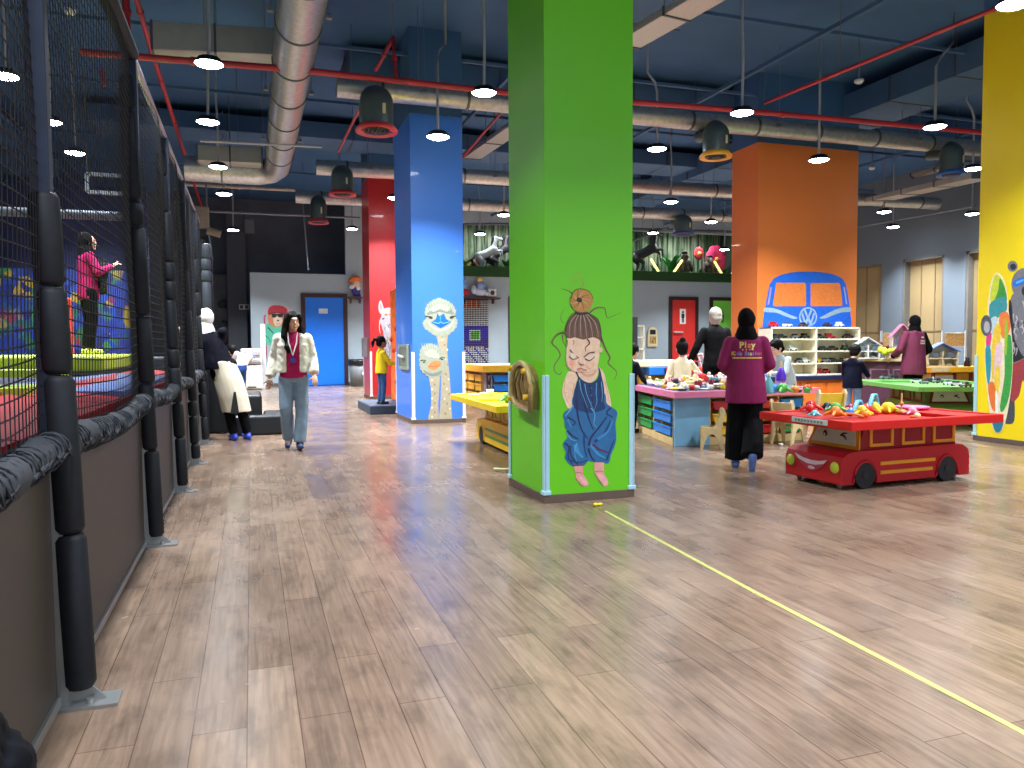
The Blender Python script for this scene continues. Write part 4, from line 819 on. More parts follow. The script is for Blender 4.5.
# yellow table behind the green pillar
p0, p1 = atd(462, 365, 17.6), atd(485, 367, 15.8); ZT = .72
t = thing('play_table', 'yellow-topped play table seen between the blue and green pillars', 'play table', (p1.x, p1.y, 0))
e = p0-p1; e.z = 0
B().prism([Vector(v) for v in [(-.08, -.15, ZT), (2.2, -.1, ZT), (2.3, 1.9, ZT), (e.x-.05, e.y+.1, ZT)]], (0, 0, .13)).build('table_top', M((240, 186, 40), .45), t, bevel=.01)
B().prism([Vector(v) for v in [(.1, .05, ZT+.13), (2.1, .05, ZT+.13), (2.2, 1.7, ZT+.13), (e.x+.15, e.y-.1, ZT+.13)]], (0, 0, .006)).build('table_inlay', M((232, 196, 190), .5), t)
for x, y in ((2.1, 1.7), (1.2, 1.7)): B().box(x-.04, x+.04, y-.04, y+.04, 0, ZT).build('leg', WOOD, t)
an = math.atan2(-e.y, -e.x)
drawer_unit('drawer_unit', 'unit of small yellow tub drawers under the left side of the yellow-topped table', (p1.x+e.x, p1.y+e.y, 0), an, [(YLT, (e.length-.2)/3)]*3, 0, .5, ZT-.01, (196, 176, 120))
drawer_unit('drawer_unit', 'grey unit of blue tub drawers under the front of the yellow-topped table', (p1.x+.02, p1.y, 0), 0, [([(150, 140, 150)]*3, .12), (BLT, .8), (BLT, .8)], 0, .5, ZT-.01, (156, 142, 146))
# ---- small wooden chairs
def chair(loc, rz, label, col=(226, 204, 156), seatc=None, k=1.0):
    t = thing('child_chair', label, 'chair', loc, rz, scale=k); m = M(col, .5, var=.08, scale=14)
    P = [(-.15, 0), (-.115, 0), (-.09, .1), (-.05, .19), (0, .215), (.05, .19), (.09, .1), (.125, 0), (.165, 0), (.15, .16), (.135, .29), (.165, .44), (.185, .53), (.165, .57), (.135, .565), (.115, .52), (.085, .37), (.06, .305), (-.13, .3), (-.155, .28), (-.145, .15)]
    for s in (-1, 1): B().prism([(x, s*.14-.011, z) for x, z in P], (0, .022, 0)).build('side_panel', m, t, bevel=.004)
    B().box(-.14, .1, -.128, .128, .272, .292).build('seat', M(seatc or col, .5), t, bevel=.004)
    B().prism([(.105, -.128, .42), (.125, -.128, .42), (.155, -.128, .53), (.135, -.128, .53)], (0, .256, 0)).build('backrest', M(seatc or col, .5), t, bevel=.004)
    B().box(-.01, .01, -.128, .128, .2, .225).build('stretcher', m, t); return t
chair(atz(711, 448), math.radians(-30), 'small pale wooden chair in front of the light blue panel', k=.86)
chair(atz(788, 444), math.radians(200), 'small pale wooden chair half hidden behind the red bus table')
chair(D2(824, 9.6), math.radians(-100), 'small chair with a yellow back behind the red bus table', seatc=(236, 202, 50), k=1.22)
chair(D2(927, 13.6), math.radians(60), 'pale wooden chair at the end of the green bus table', k=1.15)
chair(Vector((3.1, 7.25, 0)), math.radians(200), 'pale wooden chair at the yellow bus table behind the green pillar')
# ---- car shelf
SX0, SX1, SY = 9.02, 11.05, 11.86
t = thing('car_shelf', 'cream two-bay shelf unit holding toy cars below the painted van', 'shelf unit', (SX0, SY, 0))
CRM = M((236, 230, 208), .5); w_ = SX1-SX0; z0, z1 = .66, 1.57
b = B().box(0, w_, .36, .38, z0, z1).box(0, w_, 0, .36, z0, z0+.03).box(0, w_, 0, .36, z1-.03, z1).box(0, .03, 0, .36, z0, z1).box(w_-.03, w_, 0, .36, z0, z1)
b.box(w_/2-.015, w_/2+.015, 0, .36, z0, z1); b.build('carcass', CRM, t, bevel=.003)
sh = []
hh = (z1-z0)/4
for k in range(1, 4): B().box(.03, w_-.03, .005, .36, z0+hh*k-.012, z0+hh*k+.012).build('shelf_board', CRM, t)
rowz = [z1, z0+3*hh+.012, z0+2*hh+.012, z0+hh+.012, z0+.03]
t = thing('low_cabinet', 'orange low cabinet with a dark navy top under the car shelf', 'cabinet', (SX0, SY, 0))
B().box(-.05, w_-.1, -.08, .4, .58, .655).build('cabinet_top', M((24, 34, 74), .5), t, bevel=.006); B().box(0, w_-.15, -.02, .38, 0, .58).build('cabinet_body', M((232, 118, 42), .5), t); 
for k in range(3): B().box(.05+k*.6, .6+k*.6, -.035, -.02, .06, .54).build('door', M((236, 126, 46), .5), t, bevel=.006)
def toy_car(col, dark=(30, 32, 36), van=False):
    t = thing('toy_car', 'x', 'toy car', (0, 0, 0)); b = B()
    b.prism([(x, -.045, z) for x, z in ([(-.11, .02), (.11, .02), (.115, .05), (.1, .062), (.06, .068), (-.1, .068), (-.115, .05)])], (0, .09, 0)); b.build('body', M(col, .3), t, bevel=.008)
    b = B(); top = .115 if van else .1; b.prism([(-.085, -.038, .066), (.05, -.038, .066), (.02 if not van else .045, -.033, top), (-.06 if not van else -.085, -.033, top)], (0, .072, 0)); b.build('cabin', M(dark if not van else col, .25), t, bevel=.006)
    for x in (-.07, .07):
        for s in (-1, 1): B().cyl((x, s*.034, .022), (x, s*.05, .022), .022, n=12).build('wheel', M((20, 20, 22), .6), t)
    return t
protos = {}
CARC = {'black': ((34, 36, 42), (60, 66, 74)), 'red': ((180, 30, 40), (40, 30, 36)), 'white': ((214, 222, 226), (60, 70, 80)), 'yellow': ((226, 176, 40), (60, 50, 30)), 'grey': ((110, 118, 128), (40, 44, 50)), 'brown': ((70, 48, 44), (40, 36, 40)), 'green': ((50, 66, 50), (30, 34, 30))}
lv = ['on top of', 'on the upper shelf of', 'on the second shelf down in', 'on the third shelf down in', 'on the bottom shelf of']
cars = [(0, 773, 'red', 1), (0, 787, 'white', 0), (0, 803, 'brown', 0), (0, 827, 'black', 0), (0, 839, 'white', 1), (1, 774.5, 'green', 0), (1, 781, 'black', 0), (1, 795, 'grey', 0), (1, 804.5, 'black', 1), (1, 819, 'green', 0), (1, 829, 'red', 1), (1, 849.5, 'brown', 0),
        (2, 779, 'black', 0), (2, 792, 'white', 1), (2, 823, 'black', 0), (2, 832.5, 'brown', 0), (2, 845, 'green', 1), (3, 800, 'grey', 0), (3, 807, 'white', 1), (3, 817.5, 'yellow', 1), (3, 825, 'grey', 0), (3, 833, 'black', 0), (3, 843.5, 'green', 0), (4, 819, 'red', 1), (4, 826, 'red', 0)]
seen = {}
for r_, px_, c_, v in cars:
    x = min(max(aty(px_, 345, SY+.15).x, SX0+.16), SX1-.16)
    if abs(x-(SX0+w_/2)) < .14: x = SX0+w_/2+(.15 if x > SX0+w_/2 else -.15)
    bay = 'left' if x < SX0+w_/2 else 'right'; n = seen.get((r_, bay, c_), 0); seen[(r_, bay, c_)] = n+1
    l = '%s%s toy car %s the cream unit, %s half' % ('another ' if n else '', c_, lv[r_], bay)
    if (c_, v) not in protos: o = protos[(c_, v)] = toy_car(*CARC[c_], van=bool(v)); o.location = (x, SY+.15, rowz[r_]); o['label'] = l; o['group'] = 'toy cars on the cream shelf unit'; o.rotation_euler.z = .3; o.scale = (.9,)*3
    else: dup(protos[(c_, v)], (x, SY+.15, rowz[r_]), random.Random(px_).uniform(-.5, .5), l, 'toy cars on the cream shelf unit', .9)
# ---- red high table, play kitchen, wall games
p = D2(706, 13.3)
t = thing('play_table', 'bright red play table in front of the man in black', 'play table', p)
B().box(-.55, .75, -.3, .4, .78, .86).build('table_top', M((222, 40, 34), .4), t, bevel=.01)
for x, y in ((-.5, -.25), (.7, -.25), (-.5, .35), (.7, .35)): B().box(x-.04, x+.04, y-.04, y+.04, 0, .78).build('leg', M((160, 24, 30), .5), t)
B().box(-.46, .66, .3, .33, .2, .78).build('back_panel', M((140, 24, 30), .5), t); B().box(-.1, -.06, -.28, .3, 0, .78).build('divider', WOOD, t)
t2 = thing('toy_gantry', 'white toy gantry standing on the bright red play table', 'toy', (p.x-.2, p.y, .86))
B().tube([(-.22, 0, .01), (-.1, 0, .2), (.12, 0, .24), (.2, 0, .01)], .014).tube([(-.22, .14, .01), (-.1, .14, .2), (.12, .14, .24), (.2, .14, .01)], .014).build('frame_bars', M((232, 226, 226), .4), t2); B().box(-.1, .12, -.01, .15, .2, .215).box(-.16, .16, .0, .14, .1, .11).build('deck', M((206, 50, 50), .5), t2)
p = D2(655, 14.0)
t = thing('play_kitchen', 'cream-topped play unit with a blue tray near the wall game', 'play unit', p)
B().box(-.45, .42, -.25, .25, .0, .72).build('unit_body', M((176, 136, 30), .6), t); B().box(-.5, .48, -.3, .3, .86, .98).build('unit_top', M((232, 220, 186), .5), t, bevel=.02); B().box(-.3, .35, -.34, .28, .72, .86).build('blue_tray', M((30, 120, 214), .4), t, bevel=.01); B().box(.0, .05, -.36, -.34, .75, .84).build('tray_handle', M((20, 40, 90), .4), t)
B().box(.42, .62, -.28, .2, .74, .86).build('red_end', M((206, 50, 60), .5), t, bevel=.01)
def wall_game(px_, y0, y1, Y, label):
    a, e = aty(px_, y0, Y), aty(px_, y1, Y); h = a.z-e.z; w2 = h*.27; t = thing('wall_game', label, 'wall game', (a.x, Y, e.z))
    P = [(-w2, 0), (w2, 0), (w2*1.05, h*.1), (w2, h*.7)]+[(w2*math.cos(q), h*.72+h*.28*math.sin(q)) for q in [PI*k/8 for k in range(1, 8)]]+[(-w2, h*.7), (-w2*1.05, h*.1)]
    B().prism([(x, -.06, z) for x, z in P], (0, .05, 0)).build('board', M((222, 204, 160), .5), t, bevel=.01)
    B().box(-w2*.6, w2*.6, -.075, -.06, h*.62, h*.86).build('mirror', M((40, 60, 70), .15, .5), t, bevel=.01)
    b = B()
    for k in range(4): b.box(-w2*.6+k*w2*.36, -w2*.6+k*w2*.36+.03, -.075, -.06, h*.15, h*.52)
    b.build('bead_slots', M((150, 120, 70), .5), t); B().sph((0, -.08, h*.3), .05, 10, 6).sph((w2*.4, -.08, h*.42), .045, 10, 6).build('bead', M((190, 150, 60), .4), t)
wall_game(652, 327, 346.5, YB-.01, 'cream arched wooden wall game left of the red door')
a = aty(637, 350, 24); t = thing('rack', 'white open rack beside the green pillar near the back wall', 'rack', (a.x, 24, 0))
b = B().box(-.32, -.28, -.15, .15, 0, 1.95).box(.18, .22, -.15, .15, 0, 1.95)
for k in range(5): b.box(-.32, .22, -.15, .15, .3+k*.4, .34+k*.4)
b.build('rack_frame', M((226, 226, 214), .5), t)
a = atd(636, 316, 20); t = thing('black_banner', 'black strip hanging at the right edge of the green pillar', 'banner', (a.x-.06, a.y, 0)); B().box(-.1, .1, -.02, .02, 1.25, 1.98).build('cloth', M((24, 24, 28), .7), t, bevel=.005); B().cyl((0, 0, 0), (0, 0, 1.3), .02).build('pole', DSTEEL, t)
# ---- play things beyond the green table
p0, p1 = D2(838, 14.9), D2(906, 14.2); e = p1-p0
t = thing('play_cabinet', 'dark plum play cabinet with three square frames behind the green table', 'cabinet', p0, math.atan2(e.y, e.x)); L2 = e.length
B().box(0, L2, 0, .5, .0, .92).build('cabinet_body', M((88, 50, 70), .5), t, bevel=.01); B().box(-.05, L2+.05, -.06, .55, .92, .97).build('cabinet_top', M((214, 190, 140), .5), t, bevel=.008)
for k in range(3):
    x = .18+k*L2/3; f = B(); e_ = .025
    f.box(x, x+.34, -.012, 0, .45, .45+e_).box(x, x+.34, -.012, 0, .78-e_, .78).box(x, x+e_, -.012, 0, .45+e_, .78-e_).box(x+.34-e_, x+.34, -.012, 0, .45+e_, .78-e_); f.build('square_frame', M((140, 104, 124), .5), t)
def house(loc, rz, w_, d_, h_, wall, roof, label, base=None):
    t = thing('doll_house', label, 'doll house', loc, rz); m = M(wall, .5); b = B(); th = .02; hr = h_*.68
    b.box(-w_/2, w_/2, -d_/2, d_/2, 0, th).box(-w_/2, w_/2, d_/2-th, d_/2, 0, hr).box(-w_/2, -w_/2+th, -d_/2, d_/2, 0, hr).box(w_/2-th, w_/2, -d_/2, d_/2, 0, hr).box(-w_/2, w_/2, -d_/2, d_/2, hr*.5, hr*.5+th).box(-th/2, th/2, -d_/2, d_/2, 0, hr)
    b.prism([(-w_/2, d_/2-th, hr), (w_/2, d_/2-th, hr), (0, d_/2-th, h_)], (0, th, 0)); b.build('house_walls', m, t)
    r_ = B()
    for s in (-1, 1): r_.prism([(s*w_*.58, -d_*.56, hr-.03), (s*w_*.58, d_*.56, hr-.03), (0, d_*.56, h_+.01), (0, -d_*.56, h_+.01)], (0, 0, .02))
    r_.build('roof', M(roof, .5), t)
    for s in (-1, 1):
        B().box(s*w_*.25-w_*.1, s*w_*.25+w_*.1, -d_/2-.01, -d_/2+.006, hr*.62, hr*.9).build('window', M((96, 108, 130), .4), t)
    B().box(-w_*.1, w_*.1, -d_*.3, -d_*.2, th, hr*.4).box(w_*.15, w_*.35, -d_*.2, 0, th, hr*.2).build('toy_furniture', M((190, 176, 150), .6), t); return t
house(D2(866, 14.6, .97), -.5, .42, .32, .38, (226, 228, 232), (216, 224, 236), 'white doll house with a pale roof on the plum cabinet')
house(D2(901, 14.45, .97), -.6, .36, .3, .62, (226, 220, 216), (240, 150, 186), 'tall doll house with a pink roof left of the staff member')
p = D2(880, 15.0, .97); t = thing('plush_toy', 'rust red plush toy slumped on the plum cabinet', 'plush toy', p); b = B().sph((0, .1, .2), (.2, .12, .2)).sph((.05, .1, .42), (.15, .12, .13)).caps((-.15, .05, .3), (-.28, 0, .42), .05).caps((.2, .05, .3), (.33, 0, .38), .05); b.v = [v*.6 for v in b.v]; blob('body', b, M((120, 50, 40), .8), t, .015, 2, .006)
p = D2(880, 14.35, .97); t = thing('toy_tree', 'yellow-green toy bush standing on the plum cabinet', 'toy', p+Vector((.05, -.12, 0))); B().cyl((0, 0, 0), (0, 0, .1), .03).build('trunk', WOOD, t); b = B(); R_ = random.Random(4)
for i in range(9): b.sph((R_.uniform(-.18, .18), R_.uniform(-.08, .08), .12+R_.uniform(0, .05)), R_.uniform(.04, .07), 8, 6)
b.build('crown', M((200, 214, 50), .6), t)
p = atd(948, 370, 17.0); t = thing('play_table', 'small yellow play table with a dark red frame left of the yellow pillar', 'play table', (p.x, p.y, 0), -.15)
B().box(-.72, .9, -.4, .6, .62, .74).build('table_top', M((240, 176, 30), .45), t, bevel=.01); B().box(-.72, -.3, -.41, -.4, .64, .73).build('wood_end', WOOD, t)
for x in (-.62, -.1, .3, .8): B().prism([(x-.05, -.34, 0), (x+.05, -.34, 0), (x+.03, -.34, .62), (x-.03, -.34, .62)], (0, .05, 0)).build('leg', M((110, 34, 30), .5), t)
B().box(-.6, .8, -.3, .5, .1, .6).build('table_body', M((206, 150, 40), .5), t); B().box(-.62, -.14, -.33, -.3, .2, .56).build('face_panel', M((206, 196, 190), .5), t); B().sph((-.48, -.34, .42), (.05, .01, .06)).sph((-.27, -.34, .42), (.05, .01, .06)).build('eye', M((40, 30, 34), .5), t)
house(Vector((p.x-.12, p.y+.1, .74)), -.5, .62, .34, .5, (226, 222, 200), (112, 140, 220), 'doll house with a blue roof on the small yellow table')
t = thing('toy_kettle', 'small black toy jug on the small yellow table', 'toy', (p.x+.32, p.y-.2, .74)); B().lathe([(0, 0), (.07, 0), (.06, .1), (.035, .14), (.045, .2), (0, .2)], n=14).build('jug_body', M((24, 24, 28), .4), t); B().tube([(.05, 0, .16), (.1, 0, .12), (.06, 0, .05)], .01).build('jug_handle', M((24, 24, 28), .4), t)
for i, (px_, D) in enumerate([(893, 17.8), (954, 18.3)]):
    p = D2(px_, D); t = thing('display_stand', 'white two-post stand with wooden board, %s' % ('half hidden by the staff member' if i == 0 else 'behind the blue-roofed doll house'), 'display stand', p, -.3)
    B().box(-.3, -.26, -.02, .02, 0, 1.55).box(.26, .3, -.02, .02, 0, 1.55).build('posts', M((206, 218, 228), .4), t); B().box(-.24, .24, -.03, 0, 1.18, 1.5).build('board', M((216, 184, 120), .5, var=.2, scale=20), t, bevel=.02); B().box(-.18, .18, -.036, -.03, 1.24, 1.44).build('board_picture', M((226, 190, 130), .5, var=.3, scale=30), t)
for px_, py_, ww in ((878, 0, 0),):
    b = B(); p = atz(878, 376, .62); t = thing('toy_tower', 'clear blue toy tower standing on the green bus table', 'toy', (p.x, p.y, .632)); b.lathe([(0, 0), (.12, 0), (.1, .06), (.055, .2), (.045, .3), (.09, .46), (.07, .46), (.03, .3), (.04, .2), (0, .05)], n=14); b.build('tower_body', M((96, 136, 170), .15, trans=.5), t); B().lathe([(0, .46), (.1, .46), (.1, .49), (0, .49)], n=14).build('tower_cap', M((150, 160, 120), .4), t)
def fit(px_, py_, z): return atz(px_, py_, z)
R_ = random.Random(9)
for i, (px_, py_) in enumerate([(885, 378), (893, 377), (917, 382), (924, 383), (930, 381), (938, 382), (948, 384), (957, 385), (966, 386)]):
    p = atz(px_, py_+1, .64); c_, v = (['grey', 'black', 'white', 'grey', 'black', 'grey', 'white', 'white', 'grey'][i], 0)
    if (c_, v) not in protos: protos[(c_, v)] = toy_car(*CARC[c_])
    dup(protos[(c_, v)], (p.x, p.y, .636), R_.uniform(-1.5, 1.5), '%s toy car on the green bus table, %s in its row from the boy' % (c_, ['first', 'second', 'third', 'fourth', 'fifth', 'sixth', 'seventh', 'eighth', 'last'][i]), 'toy cars on the green bus table', .75)
# ---- heaped toys on the pink table and trays
def piece(kind, col):
    t = thing('toy_'+kind, 'x', 'toy'); m = M(col, .35, var=.03)
    if kind == 'cup': B().lathe([(0, 0), (.03, 0), (.04, .07), (.034, .07), (.026, .008), (0, .008)], n=14).build('cup_body', m, t); B().tube([(.036, 0, .055), (.062, 0, .045), (.055, 0, .02), (.032, 0, .015)], .006, 6).build('cup_handle', m, t)
    elif kind == 'brick':
        B().box(-.045, .045, -.03, .03, 0, .045).build('brick_body', m, t, bevel=.004); b = B(); 
        for x in (-.022, .022):
            for y in (-.013, .013): b.cyl((x, y, .045), (x, y, .055), .009, n=10)
        b.build('studs', m, t)
    elif kind == 'plate': B().lathe([(0, .004), (.045, .004), (.065, .018), (.067, .014), (.047, 0), (0, 0)], n=18).build('plate_body', m, t); B().lathe([(0, .005), (.03, .005), (.03, .007), (0, .007)], n=12).build('plate_centre', M((240, 236, 220), .4), t)
    elif kind == 'fruit': B().sph((0, 0, .036), (.04, .04, .036), 14, 10).build('fruit_body', m, t); B().cyl((0, 0, .068), (.008, 0, .088), .005, n=6).build('stalk', M((70, 110, 40), .6), t)
    elif kind == 'figure': B().lathe([(0, 0), (.03, 0), (.034, .02), (.02, .06), (.012, .075), (0, .075)], n=12).build('figure_body', m, t); B().sph((0, 0, .095), .024, 12, 8).build('figure_head', M((236, 200, 170), .5), t)
    elif kind == 'ring': B().tube([(.05*math.cos(a), .05*math.sin(a), .014) for a in [k*PI/8 for k in range(16)]], .013, 8, True).build('ring_body', m, t)
    elif kind == 'track':
        B().tube([(-.16, 0, .018), (-.05, .02, .05), (.05, .02, .05), (.16, 0, .018)], .018, 8).build('track_body', m, t); B().sph((-.16, 0, .02), .022, 10, 6).sph((.16, 0, .02), .022, 10, 6).build('track_end', m, t)
    elif kind == 'claw':
        B().sph((0, 0, .05), (.06, .045, .05), 14, 8).build('claw_body', m, t); b = B()
        for a in (.3, 1.4, 2.6, 3.9, 5.1): b.caps((math.cos(a)*.04, math.sin(a)*.03, .05), (math.cos(a)*.11, math.sin(a)*.09, .022), .018, .012, 8)
        b.build('claw_legs', m, t)
    elif kind == 'bottle': B().lathe([(0, 0), (.045, 0), (.05, .02), (.05, .12), (.02, .17), (.02, .2), (0, .2)], n=16).build('bottle_body', m, t); B().cyl((0, 0, .2), (0, 0, .23), .024).build('bottle_cap', M((240, 236, 230), .4), t)
    return t
PAL = {'white': (238, 236, 232), 'cream': (238, 224, 170), 'pink': (240, 150, 176), 'red': (214, 40, 44), 'yellow': (240, 206, 50), 'purple': (112, 50, 170), 'teal': (110, 190, 200), 'green': (90, 180, 80), 'maroon': (130, 30, 60), 'orange': (240, 130, 40), 'blue': (50, 130, 220), 'navy': (40, 50, 84), 'black': (30, 32, 40)}
PP = {}
def put(kind, cn, loc, rz, label, group, k=1.0):
    if (kind, cn) not in PP: PP[(kind, cn)] = o = piece(kind, PAL[cn]); o.location = loc; o.rotation_euler.z = rz; o['label'] = label; o['group'] = group; o.scale = (k,)*3; return o
    return dup(PP[(kind, cn)], loc, rz, label, group, k)
R_ = random.Random(21); kinds = ['cup', 'brick', 'plate', 'fruit', 'figure', 'ring', 'brick', 'cup']
wts = ['white']*8+['cream']*6+['pink']*4+['red']*2+['yellow']*3+['purple']*1+['teal']*3+['green']*1+['maroon']*2+['navy']
zt = .6905; n = 0; spots = []
def inside(x, y, q):
    s = True
    for (x0, y0), (x1, y1) in zip(q, q[1:]+q[:1]): s = s and ((x1-x0)*(y-y0)-(y1-y0)*(x-x0) > 0)
    return s
qq = [(.02, 0), (1.5, 0), (1.6, .9), (.5, 1.7), (.34, 1.2)]
for i in range(4000):
    if n >= 285: break
    x, y = R_.uniform(0, 1.6), R_.uniform(0, 1.7)
    lay = 0 if n < 180 else 1 if n < 250 else 2
    if not inside(x, y, qq) or (lay and (abs(x-.85) > .7-.2*lay or y > 1.2-.2*lay)) or any(abs(x-a)+abs(y-c_) < .075 and l == lay for a, c_, l in spots): continue
    spots.append((x, y, lay)); kd = R_.choice(kinds); cn = R_.choice(wts); art = {'fruit': 'round toy fruit', 'figure': 'little peg figure', 'cup': 'toy cup', 'brick': 'studded toy brick', 'plate': 'toy plate', 'ring': 'toy ring'}[kd]
    where = ('nearest the front edge' if y < .35 else 'in the middle of the heap' if y < .9 else 'towards the back') if lay == 0 else 'resting on others'
    put(kd, cn, (PA.x+x, PA.y+y, zt+lay*.05), R_.uniform(0, 6), '%s %s %s, %s of the pink-edged table' % (cn, art, where.replace('in the heap', ''), 'left part' if x < .5 else 'centre' if x < 1.0 else 'right part'), 'toy pieces heaped on the pink-edged table', R_.uniform(.8, 1.15)); n += 1
# larger things standing on the pink table
for px_, dy, kd, cn, k, l in [(765, .28, 'bottle', 'blue', 1.15, 'tall blue toy bottle beside the staff member'), (769, .1, 'bottle', 'teal', 1.0, 'pale teal toy bottle in front of the blue one'), (763, .2, 'bottle', 'white', 1.2, 'white toy bottle behind the blue one'), (774, .2, 'claw', 'blue', 1.1, 'blue toy cluster next to the purple bottle')]:
    p = atd(px_, 384, 8.65+dy); put(kd, cn, (p.x, p.y, zt), 0, l+' on the pink-edged table', 'larger toys on the pink-edged table', k)
p = atd(781, 384, 8.95); t = thing('glue_bottle', 'purple and pink bottle with a cream stick on the pink-edged table', 'bottle', (p.x, p.y, zt)); B().box(-.05, .05, -.035, .035, 0, .14).build('pink_base', M((222, 150, 210), .4), t, bevel=.01); B().lathe([(.058, .14), (.055, .2), (.03, .28), (.018, .29), (0, .29)], n=16).build('bottle_body', M((92, 40, 190), .3), t); B().cyl((0, 0, .28), (0, 0, .36), .014).build('stick', M((236, 214, 150), .5), t)
p = atd(792, 386, 8.9); R2 = random.Random(2)
for i, cn in enumerate(['green', 'yellow', 'orange', 'black', 'green', 'red']): put(['claw', 'fruit', 'fruit', 'ring', 'brick', 'fruit'][i], cn, (p.x-.16+.085*i, p.y+(.06 if i % 2 else -.04), zt), i, '%s toy %s in the small pile at the right end of the pink-edged table' % (cn, ['with claws', 'fruit', 'fruit', 'ring', 'brick', 'fruit'][i]), 'small pile at the right end of the pink-edged table', 1.2)
# toys in the red tray (local frame of the table)
T = wm(redbus)
def rput(kind, cn, x, y, z, rz, l, k): p = T @ Vector((x*.8-.09, y*.74-.09, z)); return put(kind, cn, (p.x, p.y, p.z), rz, l, 'toys in the red bus tray', k*.74)
LZ, DZ = .6235, .581
R_ = random.Random(31)
for i, (cn, kd, x, y, l, k) in enumerate([('teal', 'claw', -.98, -.08, 'pale blue toy at the left corner of the red tray', .8), ('orange', 'claw', -.8, -.2, 'orange clawed toy near the left corner of the red tray', 1.3), ('orange', 'track', -.68, -.3, 'curved orange toy beside the orange clawed toy', .8), ('blue', 'fruit', -.62, -.22, 'blue round toy between orange and yellow ones on the left lid', 1.3), ('yellow', 'claw', -.47, -.24, 'yellow clawed toy on the left lid of the red tray', 1.3), ('orange', 'fruit', -.55, -.38, 'small orange round toy on the left lid', 1.0),
        ('red', 'claw', -.5, .55, 'red clawed toy at the back left of the red tray', 1.4), ('yellow', 'track', -.3, .4, 'yellow curved toy behind the basin of the red tray', 1.0), ('green', 'claw', -.35, .3, 'green clawed toy behind the left lid', 1.2), ('navy', 'claw', -.3, .5, 'dark blue clawed toy at the back of the red tray', 1.1), ('red', 'fruit', -.62, .42, 'red round toy at the back left of the red tray', 1.4), ('white', 'ring', -.24, .22, 'white toy ring behind the left lid', 1.2)]):
    rput(kd, cn, x, y, LZ, i*1.1, l, k)
for i, (cn, kd, x, y, l, k) in enumerate([('orange', 'track', -.02, .45, 'orange curved track piece in the red basin', 1.3), ('pink', 'ring', -.05, .2, 'pink toy ring in the red basin', 1.5), ('yellow', 'claw', .35, .45, 'yellow spidery toy in the middle of the basin', 1.6), ('yellow', 'claw', .5, .35, 'yellow spidery toy right of the middle one', 1.5), ('yellow', 'fruit', .42, .56, 'yellow round toy behind the spidery ones', 1.6), ('orange', 'claw', .62, .5, 'orange spidery toy at the right of the basin', 1.2), ('red', 'claw', .14, .35, 'red clawed toy under the blue arches', 1.4), ('maroon', 'claw', .1, .55, 'maroon toy behind the blue arches', 1.3), ('cream', 'fruit', .28, -.3, 'cream round toy lying in the front of the basin', 1.0), ('pink', 'claw', .58, .05, 'pink clawed toy at the right of the basin', 1.0), ('orange', 'ring', .35, -.2, 'orange ring lying in the front of the basin', .9)]):
    rput(kd, cn, x, y, DZ, i*.9, l, k)
for i, (x0, x1) in enumerate([(-.14, .08), (.1, .36)]):
    p = T @ Vector(((x0+x1)/2-.06, .14+i*.07, DZ)); t = thing('toy_arch', 'light blue bent toy arch standing in the red tray, %s' % ('left one' if i == 0 else 'right and taller one'), 'toy', p, .4); hgt = .13+.05*i
    B().tube([(-.13, 0, .02), (-.02, 0, hgt), (.04, 0, hgt), (.12, 0, .02)], .02, 10).build('arch_tube', M((96, 176, 226), .35), t); B().sph((-.13, 0, .022), .024, 10, 6).sph((.12, 0, .022), .024, 10, 6).build('arch_foot', M((96, 176, 226), .35), t)
p = T @ Vector((.36, .06, DZ)); t = thing('toy_pole', 'upright cream toy pole on a gold base in the red tray', 'toy', p); B().cyl((0, 0, .02), (0, 0, .2), .008).build('pole', M((216, 190, 120), .5), t); B().sph((0, 0, .025), (.06, .045, .025), 12, 6).sph((0, 0, .1), .022, 10, 6).build('pole_base', M((190, 130, 40), .5), t)
p = T @ Vector((.58, .14, LZ)); t = thing('toy_plate', 'pink and violet flat toy on the right lid of the red tray', 'toy', p, .3); B().lathe([(0, 0), (.14, 0), (.16, .02), (.13, .026), (0, .012)], n=22).build('plate_body', M((232, 120, 190), .4), t); B().lathe([(0, .014), (.07, .014), (.07, .022), (0, .022)], n=16).build('plate_centre', M((150, 140, 226), .4), t)
# toys on the yellow tray
T = wm(yelbus)
for i, (cn, kd, x, y) in enumerate([('orange', 'claw', .35, -.2), ('green', 'claw', .1, -.3), ('black', 'ring', .0, -.15), ('orange', 'fruit', .55, -.05), ('white', 'cup', -.5, -.35), ('white', 'plate', -.7, -.5), ('white', 'plate', -.9, -.3)]):
    p = T @ Vector((x, y, LZ if (x < -.18) else DZ)); put(kd, cn, p, i, '%s toy %s on the yellow bus table' % (cn, ['with claws', 'with claws', 'ring', 'fruit', 'cup', 'plate nearest its left edge', 'plate by the far end'][i]), 'toys on the yellow bus table', 1.2)
# little yellow toy by the green pillar, white scrap on the floor
p = atz(598, 506); t = thing('dropped_toy', 'tiny bright yellow toy lying at the foot of the green pillar', 'toy', p); B().sph((-.02, 0, .014), (.022, .014, .014), 10, 6).sph((.02, .003, .012), (.02, .012, .012), 10, 6).build('toy_body', M((236, 220, 30), .4), t); B().cyl((-.01, 0, .012), (.012, 0, .012), .007).build('toy_link', M((236, 220, 30), .4), t)
p = atz(781, 446); t = thing('dropped_toy', 'small white toy cup lying on the floor near the pale chair', 'toy', p); B().lathe([(0, .0), (.02, 0), (.026, .03), (.02, .03), (.015, .004), (0, .004)], n=12).build('cup_body', M((236, 236, 232), .4), t)
